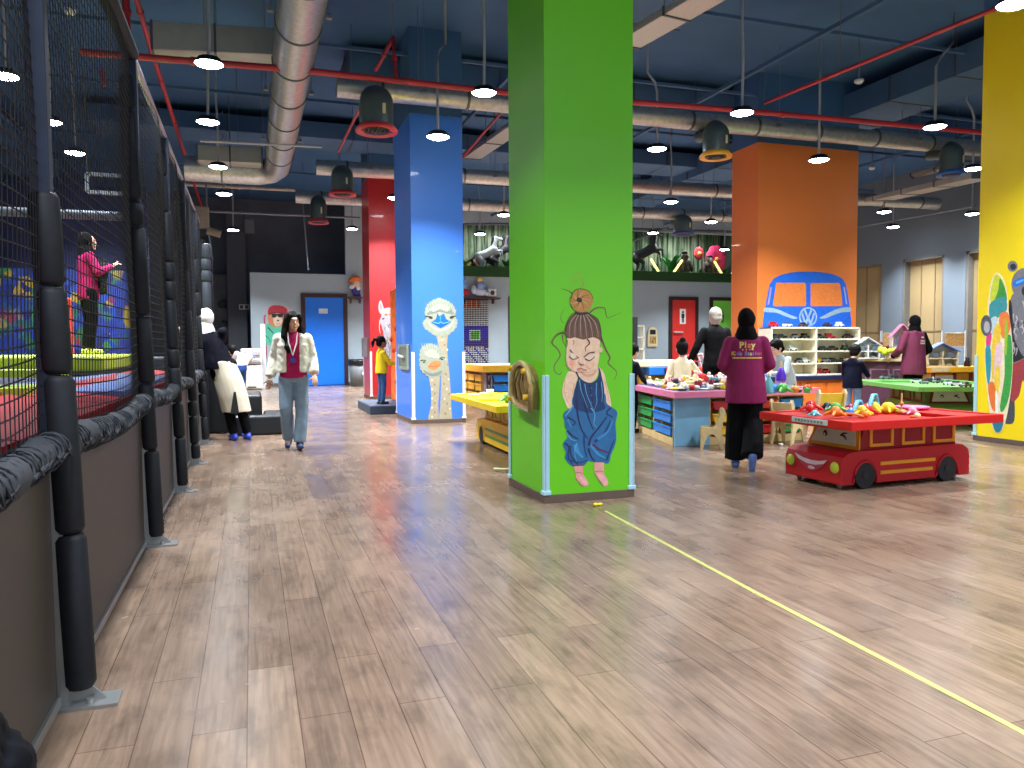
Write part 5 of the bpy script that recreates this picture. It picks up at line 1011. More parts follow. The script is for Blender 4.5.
# caster toy at foot of yellow bus
p = atz(505, 472); t = thing('floor_ring', 'pale curved toy rail on the floor beside the green pillar', 'toy', p); B().tube([(-.08, .1, .02), (-.03, -.02, .03), (.03, -.03, .03), (.06, .06, .02)], .014, 8).tube([(0, .02, .02), (.06, -.08, .03), (.12, -.06, .03)], .012, 8).build('rail', M((214, 204, 160), .5), t)
# ---- platform, orange tunnel board, panels
PX_, PY_ = 2.05, 14.25
t = thing('low_platform', 'low black platform with the girl in yellow standing on it', 'platform', (PX_, PY_, 0)); B().box(0, .95, 0, 1.75, .0, .15).build('platform_body', M((44, 54, 70), .6), t, bevel=.01); B().box(.02, .93, .02, 1.73, .15, .156).build('platform_mat', M((70, 84, 106), .7, var=.2, scale=30), t)
a, e = aty(394.5, 288, 15.3), aty(394.5, 406, 15.3)
t = thing('climbing_board', 'tall orange textured board beside the blue pillar', 'climbing board', (a.x, 15.3, .156))
B().box(0, .5, -.55, .55, 0, a.z-.156).build('board', M((226, 100, 24), .6, var=.35, scale=7, bump=.5), t, bevel=.03)
R_ = random.Random(8); 
for i in range(9): B().sph((0, R_.uniform(-.5, .5), R_.uniform(.2, 2)), (.05, .09, .06), 8, 6).sph((R_.uniform(0, .3), -.56, R_.uniform(.2, 2)), (.07, .04, .05), 8, 6).build('hold', M((190, 60, 20), .6), t)
# side panels on pillars
def side_panel(px0, px1, y0, y1, X, name, label, cat, m, m2=None):
    a, e = atx(px0, y0, X), atx(px1, y1, X); ya, yb = sorted((a.y, e.y)); z1_, z0_ = a.z, e.z
    t = thing(name, label, cat, (X, (ya+yb)/2, z0_)); h = z1_-z0_; w2 = (yb-ya)/2
    f = B(); k = .05; f.box(-.05, -.002, -w2, w2, 0, k).box(-.05, -.002, -w2, w2, h-k, h).box(-.05, -.002, -w2, -w2+k, k, h-k).box(-.05, -.002, w2-k, w2, k, h-k); f.build('frame', m, t, bevel=.006); B().box(-.03, -.002, -w2+k, w2-k, k, h-k).build('panel', m2 or m, t); return t, h, w2
t, h, w2 = side_panel(401, 410, 344.5, 370, BX0, 'activity_panel', 'framed activity panel on the left side of the blue pillar', 'activity panel', M((158, 168, 150), .4, .2), M((130, 140, 130), .4, .2)); B().cyl((-.06, -w2*.3, h*.5), (-.09, w2*.4, h*.55), .02).build('lever', M((225, 225, 222), .4), t)
side_panel(363.5, 369, 338, 357, RX0, 'activity_panel', 'grey framed panel on the left side of the red pillar', 'activity panel', M((146, 132, 140), .5))
# arched bead maze on the green pillar (frame of bent wood with pegs)
a, e = atx(513, 362, GX0), atx(537, 405, GX0)
cy, z0_, z1_ = 6.02, .76, 1.11
t = thing('wall_toy', 'gold-coloured arched wooden toy fixed to the left face of the green pillar', 'wall toy', (GX0, cy, z0_)); h = z1_-z0_; w2 = .25
G = M((176, 150, 96), .35, var=.2, scale=20, coat=.5); G2 = M((120, 100, 60), .5)
out = [(-w2*.55, 0), (w2*.9, -.03)]+[(w2*.95*math.cos(q)+.0, h*.45+h*.55*math.sin(q)) for q in [PI*k/12 for k in range(0, 13)]]+[(-w2*.95, h*.2)]
B().tube([(-.075, -y, z) for y, z in out], .024, 8, True).build('rim', G, t); B().prism([(-.05, -y*.95, z*.97+.005) for y, z in out], (.048, 0, 0)).build('board', M((150, 122, 74), .4, var=.25, scale=12), t)
b = B()
for q in (-.5, 0, .5): b.tube([(-.07, q*w2, h*.12), (-.1, q*w2*.8, h*.5), (-.07, q*w2*.5, h*.85)], .012, 6)
b.build('rib', G2, t)
for y, z in ((-w2*.6, h*.82), (w2*.8, h*.86), (w2*.85, h*.12), (-w2*.75, h*.22)): B().cyl((-.06, y, z), (-.12, y, z), .022, n=12).build('peg', M((226, 186, 40), .4), t)
# bottom-left jacket on a low stool
t = thing('stool', 'low stool hidden under the dark jacket at the near fence', 'stool', (-.53, 1.72, 0)); B().box(-.12, .1, -.2, .2, .26, .3).build('seat', WOOD, t, bevel=.01)
for x in (-.1, .08):
    for y in (-.17, .17): B().cyl((x, y, 0), (x, y, .26), .015).build('leg', WOOD, t)
t = thing('jacket', 'black quilted jacket with a pink lining heaped at the bottom left by the fence', 'jacket', (-.55, 1.78, .3)); b = B().sph((-.06, -.02, .08), (.11, .26, .16)).sph((-.02, .1, .02), (.1, .16, .1)).caps((0, .15, .06), (.07, -.1, -.1), .06, .05).caps((.02, -.15, .04), (.1, .12, -.16), .055, .045)
b.v = [Vector((v.x, v.y, max(v.z, .004 if abs(v.x) < .1 else -.25))) for v in b.v]
blob('shell', b, M((10, 12, 20), .7, var=.3, scale=20, spec=.12), t, .012, 3, .02, 14); B().sph((.0, -.22, -.0), (.09, .09, .06)).build('lining', M((196, 30, 100), .6), t)
# ================================================================ PAINTED PICTURES ON THE PILLARS
def Z(x0, y0, s): return lambda *a: [(x0+a[i]/s, y0+a[i+1]/s) for i in range(0, len(a), 2)]
def jag(pts, amp, n=3, seed=1, k=4):
    q = smooth_poly([Vector(p) for p in pts], k); R_ = random.Random(seed); c_ = sum(q, Vector((0, 0)))/len(q); o = []
    for i, p in enumerate(q):
        d = (p-c_).normalized(); o.append(tuple(p+d*(amp*R_.uniform(.3, 1) if i % 2 else -amp*.2)))
    return o
# ---- girl in dungarees, green pillar
P = Paint(lambda x, y: aty(x, y, GY0), (0, -1, 0)); h = Z(545, 270, 10.235); f = Z(560, 340, 9.6); g = Z(545, 400, 7.68); m = Z(440, 330, 4.265)
HB, HD, HL = (112, 84, 70), (74, 56, 50), (182, 156, 138)
SK, SKS, SKP = (240, 205, 176), (222, 168, 140), (232, 150, 128)
P.line(HB, m(535, 12, 500, 20, 478, 55, 500, 80, 512, 110, 488, 150, 490, 178, 510, 190, 518, 178), 1.6, .5)
P.line(HB, m(522, 22, 525, 50, 540, 75), 1.4, .5); P.line(HB, m(686, 30, 705, 80, 724, 118, 716, 140, 735, 160, 754, 182, 742, 212), 2.2, .4)
P.line(HB, h(430, 465, 500, 400, 560, 383, 612, 395, 622, 450, 640, 490, 700, 470, 785, 432), 1.5, .3); P.line((150, 160, 80), h(450, 455, 520, 405, 600, 400), .6, .3)
P.line(HB, h(325, 300, 290, 250, 230, 210, 165, 190), 1.6, .3); P.line((176, 160, 80), h(365, 205, 392, 150, 378, 90, 340, 42, 298, 60, 292, 105, 318, 138, 330, 120), 1.1, .5)
P.line(HB, h(190, 540, 160, 500, 175, 430, 200, 400), .5, .2)
# arms, neck, legs
P.poly(SK, f(120, 292, 75, 310, 50, 360, 25, 450, 22, 520, 45, 590, 78, 655, 120, 640, 150, 590, 130, 520, 150, 430, 170, 350, 155, 305))
P.poly(SK, f(365, 262, 405, 290, 432, 350, 448, 430, 472, 510, 488, 600, 486, 640, 440, 620, 420, 520, 405, 420, 385, 340))
P.poly(SK, f(150, 290, 185, 350, 240, 400, 300, 408, 350, 360, 372, 270, 330, 250, 200, 260)); P.poly(SKS, f(190, 300, 240, 325, 310, 318, 345, 285, 350, 300, 310, 345, 240, 350))
for q in (f(50, 380, 40, 470, 60, 560, 85, 620), f(140, 420, 120, 500, 128, 560), f(430, 400, 455, 500, 470, 590)): P.line(SKS, q, .9, .3)
P.line(SKP, f(32, 515, 60, 505, 85, 515), .6, .3); P.line(SKP, f(440, 500, 455, 495, 470, 503), .5, .3)
P.poly((226, 160, 150), g(222, 498, 232, 560, 240, 605, 285, 655, 318, 662, 334, 645, 312, 600, 290, 565, 288, 505)); P.poly((230, 164, 152), g(384, 462, 378, 520, 384, 570, 425, 625, 452, 662, 482, 650, 480, 612, 452, 560, 448, 465))
P.poly((240, 176, 180), g(262, 590, 300, 600, 326, 640, 300, 652)); P.poly((240, 176, 180), g(405, 570, 450, 580, 474, 622, 452, 648)); P.line((150, 80, 80), g(232, 562, 260, 556, 290, 566), .7, .4); P.line((150, 80, 80), g(382, 552, 410, 545, 448, 550), .7, .4); P.line((150, 80, 90), g(236, 600, 270, 650, 300, 664), .6, .3); P.line((150, 80, 90), g(382, 565, 420, 630, 448, 664), .6, .3)
# dungarees
D1, D2_, D3, D4 = (38, 104, 160), (22, 58, 108), (30, 36, 86), (96, 166, 206)
P.poly(D1, g(228, -40, 205, 60, 172, 75, 138, 112, 150, 165, 152, 205, 176, 250, 168, 292, 135, 338, 158, 398, 152, 448, 200, 503, 250, 506, 300, 500, 328, 468, 345, 468, 392, 478, 440, 478, 488, 482, 505, 420, 532, 360, 546, 290, 540, 180, 553, 92, 505, 52, 470, 20, 440, -60))
P.poly(D2_, f(158, 302, 190, 365, 240, 398, 292, 410, 345, 385, 372, 330, 365, 262, 385, 292, 400, 360, 418, 440, 424, 520, 420, 600, 430, 660, 300, 700, 190, 680, 130, 640, 128, 520, 150, 440, 172, 370, 148, 310))
for q in (f(185, 380, 200, 480, 230, 560, 262, 650), f(235, 420, 255, 520, 300, 630, 330, 690), f(350, 410, 345, 520, 352, 590, 325, 680), f(395, 400, 405, 520, 398, 600)): P.line(D4, q, .9, .3)
for q in (f(165, 400, 160, 520, 150, 620), f(210, 400, 225, 520, 262, 620), f(280, 430, 300, 540, 320, 640), f(375, 400, 385, 500, 370, 620), f(300, 440, 290, 500, 315, 560)): P.line(D3, q, 1.3, .4)
for y_ in (460, 530, 600): P.ell((60, 110, 160), *f(300, y_)[0], .7, .8)
for c_, w0, q in [(D4, 1.6, g(215, 40, 180, 90, 150, 125)), (D4, 1.3, g(160, 250, 200, 300, 240, 310)), (D3, 2.2, g(240, 0, 250, 120, 280, 230, 330, 300)), (D3, 2.0, g(300, 20, 330, 130, 370, 230)), (D3, 1.6, g(170, 130, 230, 170, 200, 200)), (D3, 2.0, g(168, 235, 210, 275, 255, 300)), (D3, 1.8, g(150, 330, 180, 360, 175, 430, 205, 490)),
        (D2_, 2.6, g(190, 350, 200, 430, 250, 495)), ((58, 140, 196), 5, g(230, 340, 250, 400, 290, 440)), ((58, 140, 196), 3.4, g(350, 340, 400, 410, 470, 450)), (D3, 2.4, g(335, 350, 350, 290, 420, 200, 470, 130)), (D3, 2.2, g(330, 370, 350, 430, 380, 470)), ((90, 40, 96), 2.4, g(360, 340, 420, 380, 490, 405)), (D2_, 2.6, g(380, 320, 450, 260, 500, 160)),
        ((54, 130, 186), 3, g(400, 300, 480, 240, 520, 150)), (D3, 1.6, g(500, 60, 470, 100, 520, 130)), (D4, 1.1, g(350, 60, 380, 110, 372, 180, 395, 210)), (D4, 1.0, g(240, 330, 225, 400, 240, 470)), (D2_, 1.8, g(470, 460, 500, 380, 530, 300)), ((58, 140, 196), 2.4, g(170, 150, 200, 210)), (D2_, 1.8, g(300, 250, 300, 350, 320, 440))]: P.line(c_, q, w0, w0*.4)
P.line(D2_, g(160, 448, 250, 478, 325, 462), .9, .5); P.line((130, 60, 80), g(205, 498, 250, 500, 300, 494), .8, .5)
# head
P.poly(SK, [(567, 337), (566, 350), (565.8, 362), (568, 368), (574, 371.2), (583, 372.4), (590, 371.5), (596, 368), (598.4, 360), (599.3, 348), (599, 338), (592, 331), (580, 330), (571, 332)])
P.poly(HB, h(312, 432, 255, 475, 215, 550, 200, 630, 215, 690, 260, 700, 300, 690, 380, 712, 430, 702, 490, 690, 545, 712, 575, 740, 572, 650, 560, 570, 525, 495, 440, 440, 380, 425))
for i in range(13):
    u = i/12; x0 = 320+110*u; x1 = 215+345*u; P.line(HL if i % 2 else HD, h(x0, 445, (x0+x1)/2+(u-.5)*60, 530, x1, 620, x1+(u-.5)*10+6, 690), .9 if i % 2 else .7, .3)
P.line(HD, h(200, 640, 215, 560, 258, 472, 315, 430), .8, .4); P.line(HD, h(440, 445, 530, 500, 565, 600, 574, 740), .9, .5)
P.line(HB, h(240, 648, 170, 640, 110, 670, 60, 745), 1.8, .8)
P.ell((186, 136, 74), *h(370, 315)[0], 11.4, 11.6); 
for i in range(11):
    a = i*2*PI/11; P.line((128, 86, 44) if i % 2 else (222, 176, 104), [(h(348, 312)[0][0]+math.cos(a+r*.06)*r, h(348, 312)[0][1]+math.sin(a+r*.06)*r) for r in (1.5, 4, 7, 10.2)], .9, .4)
P.ell((58, 40, 34), *h(345, 308)[0], 3, 2.4, .5); P.line((92, 62, 40), h(260, 290, 300, 210, 375, 195, 450, 225, 490, 300), .8, .5)
P.line((60, 44, 46), h(300, 434, 340, 450, 400, 448, 438, 436), 2.2, 1.8)
# face
P.ell((239, 194, 165), *f(106, 226)[0], 4.4, 5); P.ell((238, 182, 152), *f(106, 224)[0], 3.2, 3.9); P.ell((237, 168, 138), *f(104, 222)[0], 2.0, 2.6); P.ell((239, 196, 165), *f(285, 242)[0], 4.4, 3.2) 
P.line(HD, f(120, 0, 130, 25, 120, 45), .6, .3); P.line(HD, f(255, -10, 278, 30, 240, 70, 238, 110), 1.4, .4); P.line(HB, f(60, -5, 66, 30, 62, 60), .8, .3)
P.line((90, 62, 54), f(88, 92, 130, 140, 175, 172), 1.0, .8); P.line((90, 62, 54), f(222, 165, 275, 125, 328, 116), .9, 1.2)
P.poly((234, 212, 192), f(92, 128, 120, 128, 155, 165, 120, 180, 90, 160)); P.poly((234, 212, 192), f(235, 180, 280, 150, 325, 135, 325, 165, 285, 190))
P.line((60, 46, 50), f(82, 158, 115, 184, 158, 176), 1.1, .7); P.line((60, 46, 50), f(232, 178, 280, 196, 328, 158), 1.1, .7)
P.ell((244, 206, 186), *f(206, 205)[0], 2.6, 2.8); P.line((170, 96, 84), f(180, 230, 200, 240, 228, 236), .9, .5); P.line((200, 140, 120), f(178, 190, 172, 215, 182, 232), .5, .3)
P.line((190, 110, 104), f(160, 282, 190, 270, 215, 280, 250, 286), 1.3, .6); P.line((150, 90, 80), f(165, 292, 205, 300, 250, 290), .5, .3); P.ell((236, 196, 168), *f(385, 95)[0], 1.6, 2.6)
P.done(green)
# ---- two ostriches, blue pillar
P = Paint(lambda x, y: aty(x, y, BY0), (0, -1, 0)); h = Z(400, 290, 10.97); c = Z(400, 280, 5.115)
FE, FE2, FE3, NK, NK2 = (166, 174, 156), (130, 140, 130), (190, 196, 180), (180, 170, 144), (146, 132, 110)
P.poly(NK, c(185, 262, 196, 330, 204, 420, 210, 520, 206, 640, 204, 722, 262, 722, 262, 640, 256, 520, 246, 420, 240, 340, 242, 262))
for i in range(16): P.ell(NK2 if i % 2 else (226, 218, 196), 442+(i % 3)*2.4+i*.22, 340+i*4.9, .9, 1.2)
P.poly(FE, jag(h(430, 88, 350, 120, 292, 178, 272, 262, 292, 300, 256, 350, 268, 412, 340, 470, 400, 502, 512, 497, 602, 425, 628, 345, 600, 285, 612, 240, 582, 170, 520, 122, 460, 100), 1.0, seed=3))
P.poly(FE2, jag(h(300, 270, 350, 200, 440, 170, 540, 200, 590, 265, 520, 260, 440, 240, 370, 260), .8, seed=4)); P.poly(FE3, jag(h(330, 220, 380, 170, 440, 160, 500, 170, 545, 215, 500, 235, 440, 210, 380, 235), .8, seed=5))
P.poly(FE3, h(300, 330, 340, 400, 420, 450, 500, 440, 570, 390, 590, 330, 520, 400, 440, 430, 350, 390))
for a_ in range(-5, 6): P.line(FE2, h(440+a_*22, 230, 440+a_*30, 170, 440+a_*34, 125), .5, .2)
P.poly((10, 110, 216), h(408, 252, 425, 282, 455, 275, 482, 258, 505, 318, 558, 350, 505, 385, 445, 420, 385, 382, 342, 355, 395, 318), 2)
P.line((120, 200, 240), h(362, 352, 420, 365, 445, 350, 475, 365, 540, 350), .8, .6); P.line((6, 60, 150), h(370, 368, 445, 388, 530, 366), .6, .4); P.line((70, 170, 236), h(440, 285, 442, 340), 1.1, .6)
P.ell((70, 66, 60), *h(335, 302)[0], 2.2, 1.4, .3); P.ell((70, 66, 60), *h(568, 300)[0], 2.2, 1.4, -.3); P.line((30, 28, 30), h(280, 288, 320, 292, 358, 312), 1.0, .6); P.line((30, 28, 30), h(608, 288, 570, 290, 545, 310), 1.0, .6)
P.poly(NK, c(148, 480, 158, 560, 158, 640, 144, 722, 194, 722, 196, 640, 200, 560, 200, 480)); 
for i in range(10): P.ell(NK2 if i % 2 else (226, 218, 196), 432+(i % 2)*2.6, 380+i*4.6, .9, 1.2)
P.poly(FE, jag(c(108, 350, 150, 326, 195, 342, 222, 380, 234, 430, 215, 480, 170, 500, 125, 480, 102, 445, 100, 395), 1.1, seed=6)); P.poly(FE3, jag(c(125, 380, 155, 355, 190, 372, 200, 400, 160, 395), .9, seed=7)); P.poly(FE2, c(120, 460, 165, 478, 215, 462, 200, 486, 160, 492, 130, 480))
for a_ in range(-3, 4): P.line(FE3, c(155+a_*9, 370, 152+a_*12, 345, 150+a_*14, 322), .8, .2)
P.poly((228, 140, 84), c(148, 432, 168, 415, 196, 414, 210, 432, 196, 448, 172, 462, 142, 448), 2); P.line((180, 80, 50), c(150, 440, 176, 444, 206, 434), .6, .4)
P.line((40, 38, 44), c(104, 414, 118, 410, 134, 414), 1.1, .6); P.line((40, 38, 44), c(202, 404, 214, 396, 230, 400), 1.1, .6); P.ell((60, 56, 60), *c(122, 420)[0], 1.3, .8); P.ell((60, 56, 60), *c(214, 406)[0], 1.3, .8)
P.done(blue)
# ---- llama, red pillar
P = Paint(lambda x, y: aty(x, y, RY0), (0, -1, 0)); c = Z(350, 280, 5.12)
P.poly((170, 160, 168), c(146, 128, 156, 104, 168, 130, 176, 165, 160, 175, 148, 160)); P.poly((226, 120, 110), c(152, 130, 157, 118, 163, 138, 160, 155), 2)
P.poly((160, 158, 168), jag(c(160, 190, 172, 150, 205, 142, 222, 160, 222, 185, 214, 215, 222, 290, 228, 392, 180, 392, 176, 300, 162, 235, 150, 212), .6, seed=2))
P.ell((226, 130, 50), *c(184, 178)[0], 1.6, 1.0); P.ell((226, 130, 50), *c(205, 176)[0], 1.5, 1.0); P.ell((40, 30, 40), *c(184, 178)[0], .7, .6); P.ell((90, 80, 90), *c(170, 198)[0], 1.3, 1.0)
R_ = random.Random(5)
for i in range(44):
    x, y = R_.uniform(180, 218), R_.uniform(205, 380); P.line([(80, 88, 120), (120, 130, 160), (50, 54, 74), (200, 200, 206)][i % 4], c(x, y, x+R_.uniform(-8, 8), y+8, x+R_.uniform(-6, 6), y+18), .7, .3)
P.line((226, 200, 196), c(152, 215, 150, 245, 155, 275), .7, .4); P.done(red)
# ---- camper van, orange pillar
P = Paint(lambda x, y: aty(x, y, OY0), (0, -1, 0)); v = Z(750, 260, 8.533); VB, VG, OR = (18, 96, 214), (142, 170, 190), (222, 122, 56)
P.poly(VB, v(98, 640, 112, 500, 130, 395, 150, 290, 168, 205, 200, 160, 260, 128, 340, 108, 420, 100, 560, 100, 660, 110, 730, 130, 790, 160, 818, 205, 835, 300, 852, 400, 864, 520, 868, 640), 1)
P.poly(OR, v(222, 194, 466, 194, 478, 206, 478, 384, 466, 395, 206, 395, 194, 384, 208, 300), 1); P.poly(OR, v(516, 206, 526, 196, 758, 196, 768, 206, 784, 310, 788, 384, 778, 393, 526, 395, 516, 386), 1)
P.poly((150, 130, 190), v(174, 232, 188, 232, 164, 380, 148, 384), 1); P.poly((150, 150, 196), v(796, 230, 808, 230, 830, 374, 818, 380), 1)
P.poly(VG, v(128, 408, 190, 410, 260, 430, 330, 462, 404, 492, 370, 503, 300, 480, 220, 450, 122, 442), 3); P.poly(VG, v(854, 404, 790, 406, 720, 426, 650, 462, 592, 494, 640, 498, 710, 472, 780, 448, 856, 440), 3)
P.ell(VG, *v(495, 485)[0], 9.1, 9.8); P.ell(VB, *v(495, 485)[0], 7.7, 8.3)
P.poly(VG, v(458, 428, 474, 420, 495, 478, 516, 420, 532, 428, 502, 500, 488, 500), 1)
P.poly(VG, v(436, 458, 450, 446, 472, 520, 488, 488, 502, 488, 518, 520, 540, 446, 554, 458, 524, 552, 510, 552, 495, 516, 480, 552, 466, 552), 1)
P.done(orange)
# ---- koala with a surfboard, left face of the yellow pillar
P = Paint(lambda x, y: atx(x, y, YX0), (-1, 0, 0)); k = Z(980, 250, 3.84)
GY, GYD, GYL = (120, 122, 130), (60, 62, 72), (176, 178, 186)
P.poly((70, 74, 84), k(108, 560, 130, 560, 132, 655, 105, 668, 98, 655)); P.poly((160, 60, 66), k(118, 430, 172, 410, 230, 430, 226, 580, 190, 560, 165, 500, 150, 560, 118, 575))
P.poly(GY, k(120, 180, 160, 165, 230, 170, 236, 430, 172, 418, 120, 430, 112, 300)); P.poly((34, 36, 44), k(112, 200, 124, 220, 130, 330, 160, 400, 172, 412, 122, 430, 108, 380))
R_ = random.Random(12)
for i in range(26): x, y = R_.uniform(126, 225), R_.uniform(190, 390); P.line([GYL, GYD, (200, 202, 208)][i % 3], k(x, y, x+R_.uniform(-6, 10), y+14, x+R_.uniform(-8, 8), y+30), 1.6, .5)
P.ell(GY, *k(175, 130)[0], 14, 16); P.ell(GY, *k(126, 62)[0], 5, 5.4); P.ell((40, 44, 60), *k(128, 64)[0], 3, 3.2); P.ell(GY, *k(224, 62)[0], 5, 5.4); P.poly((30, 110, 220), k(130, 120, 172, 104, 220, 116, 216, 138, 175, 128, 134, 142)); P.poly((90, 180, 240), k(140, 122, 168, 112, 166, 120, 142, 130)); P.ell((44, 46, 54), *k(176, 158)[0], 4, 5)
P.poly((236, 226, 190), k(62, 88, 88, 104, 104, 150, 112, 240, 124, 330, 128, 430, 120, 540, 104, 640, 84, 694, 62, 700, 44, 664, 30, 560, 20, 440, 20, 360, 30, 240, 40, 140))
for c_, q in [((200, 216, 60), (58, 98, 84, 110, 100, 160, 78, 200, 52, 220, 40, 180)), ((60, 150, 60), (78, 108, 98, 150, 104, 200, 70, 190, 56, 200, 72, 150)), ((60, 150, 160), (44, 200, 96, 180, 104, 230, 70, 260, 44, 270, 36, 240)), ((190, 214, 220), (40, 268, 66, 256, 64, 300, 44, 330, 30, 320)), ((236, 130, 60), (76, 250, 108, 240, 118, 300, 96, 340, 80, 320)), ((236, 200, 60), (56, 300, 80, 290, 78, 360, 66, 440, 50, 500, 44, 420)), ((220, 60, 130), (26, 330, 46, 320, 40, 370, 28, 390)), ((40, 150, 170), (22, 380, 40, 370, 44, 440, 36, 520, 26, 480)),
            ((60, 160, 70), (96, 350, 120, 330, 126, 440, 114, 560, 90, 620, 78, 600, 96, 480)), ((230, 200, 210), (62, 370, 88, 360, 80, 450, 62, 520, 56, 470)), ((236, 206, 70), (60, 460, 78, 450, 74, 540, 56, 560)), ((230, 120, 50), (32, 520, 56, 510, 66, 590, 60, 620, 44, 600)), ((30, 120, 150), (48, 650, 90, 640, 84, 690, 62, 698)), ((240, 240, 236), (62, 540, 70, 560, 72, 620, 64, 660, 60, 600)), ((150, 196, 60), (98, 260, 108, 300, 104, 400, 96, 380))]: P.poly(c_, k(*q), 3)
P.ell((92, 94, 104), *k(26, 290)[0], 5.6, 10.5); P.ell(GYL, *k(28, 296)[0], 3, 6); P.line(GYD, k(12, 270, 26, 260, 40, 275), 1.2, .5)
P.done(yellow)
# ---- monkey with a cap and rucksack, low grey partition
P = Paint(lambda x, y: aty(x, y, YB), (0, -1, 0)); c = Z(255, 300, 10.97)
part = bpy.data.objects['wall_partition']
P.poly((150, 40, 66), c(75, 395, 110, 440, 130, 520, 120, 660, 80, 660, 44, 600, 48, 540, 70, 500, 62, 440)); P.poly((190, 84, 110), c(60, 555, 95, 560, 100, 610, 65, 610)); P.line((180, 60, 90), c(118, 165, 104, 190, 108, 290, 122, 310), 1.8, 1.4)
P.poly((84, 190, 160), c(140, 260, 110, 320, 100, 400, 118, 470, 150, 495, 200, 480, 300, 480, 330, 400, 300, 300, 240, 290)); P.line((30, 50, 60), c(142, 300, 200, 365), 1.2, .8); P.line((50, 130, 116), c(112, 390, 150, 420, 170, 470), 1.2, .6)
P.ell((220, 160, 160), *c(148, 112)[0], 2, 3.4); P.ell((220, 160, 160), *c(352, 118)[0], 2.2, 3.6)
P.poly((196, 140, 92), c(150, 150, 145, 220, 160, 270, 230, 300, 290, 280, 325, 220, 330, 150, 240, 120)); P.poly((226, 206, 188), c(200, 200, 240, 180, 290, 195, 300, 240, 260, 285, 215, 275)); P.poly((216, 120, 90), c(155, 200, 185, 215, 180, 255, 158, 245))
P.poly((176, 46, 62), c(140, 135, 155, 85, 200, 60, 290, 62, 345, 95, 362, 150, 330, 170, 260, 140, 190, 150, 150, 160)); P.line((110, 26, 44), c(150, 158, 200, 142, 270, 138, 335, 168), 1.2, .8)
P.poly((36, 36, 48), c(185, 155, 232, 152, 236, 180, 210, 196, 188, 185)); P.poly((36, 36, 48), c(250, 152, 306, 155, 302, 184, 268, 192, 248, 176)); P.line((36, 36, 48), c(180, 158, 310, 158), .8, .8, 1); P.ell((90, 60, 56), *c(252, 226)[0], 1.2, .8); P.line((110, 70, 60), c(232, 258, 255, 266, 275, 256), .5, .4)
P.done(part)
# ================================================================ PEOPLE
def V(*a): return Vector(a)
ADULT = dict(pelvis=V(0, 0, .9), waist=V(0, 0, 1.05), chest=V(0, .0, 1.25), neck=V(0, -.01, 1.40), head=V(0, .02, 1.52),
             sh=V(.16, 0, 1.325), el=V(.205, -.03, 1.09), wr=V(.215, .05, .86), hip=V(.085, 0, .87), kn=V(.095, .02, .48), an=V(.1, -.02, .085))
def joints(child=0, **ov):
    J = {}
    for k, v in ADULT.items():
        v = v.copy()
        if child:   # a child's head is large for its height: shorten the body, keep the head
            v = Vector((v.x*.98, v.y, v.z*.94)) if k not in ('head', 'neck') else Vector((v.x, v.y, {'neck': 1.325, 'head': 1.49}[k]))
        if k in ('sh', 'el', 'wr', 'hip', 'kn', 'an'):
            J[k+'R'] = v; J[k+'L'] = Vector((-v.x, v.y, v.z))
        else: J[k] = v
    for k, v in ov.items(): J[k] = Vector(v)
    return J
def tr_sections(b, secs):
    """torso: stacked ellipses given as (centre, half width, half depth)"""
    n = 20; vs = []
    for c_, rx, ry in secs: vs += [Vector(c_)+Vector((math.cos(2*PI*i/n)*rx, math.sin(2*PI*i/n)*ry, 0)) for i in range(n)]
    b.add(vs, [(j*n+i, j*n+(i+1) % n, (j+1)*n+(i+1) % n, (j+1)*n+i) for j in range(len(secs)-1) for i in range(n)], True); b.add(vs[:n], [tuple(reversed(range(n)))]); return b.add(vs[-n:], [tuple(range(n))])
def hand(b, wr, d, s, curl=.5, k=1.0):
    """palm, four unequal bent fingers and a thumb; d is the direction the hand points in, s the thumb side"""
    d = Vector(d).normalized(); s = (Vector(s)-d*Vector(s).dot(d)).normalized(); nn = d.cross(s)
    wr = Vector(wr); p = wr+d*.05*k
    R_ = Matrix((s, nn, d)).transposed(); b.sph(p, (.038*k, .017*k, .052*k), 12, 8, R_); b.caps(wr, p, .024*k, .022*k, 8)
    for i, l in enumerate((.066, .074, .07, .055)):
        o = p+d*.038*k+s*(.029-.0195*i)*k; c1 = curl*.7; m_ = o+(d*math.cos(c1)+nn*math.sin(c1))*l*.5*k; e = m_+(d*math.cos(c1*2.2)+nn*math.sin(c1*2.2))*l*.5*k
        b.caps(o, m_, .0088*k, .0082*k, 8).caps(m_, e, .0082*k, .007*k, 8)
    o = p+s*.03*k-d*.02*k; m_ = o+(s*.75+d*.6+nn*.2).normalized()*.034*k; e = m_+(s*.25+d*.9+nn*.3).normalized()*.028*k
    b.caps(o, m_, .011*k, .0095*k, 8).caps(m_, e, .0095*k, .008*k, 8)
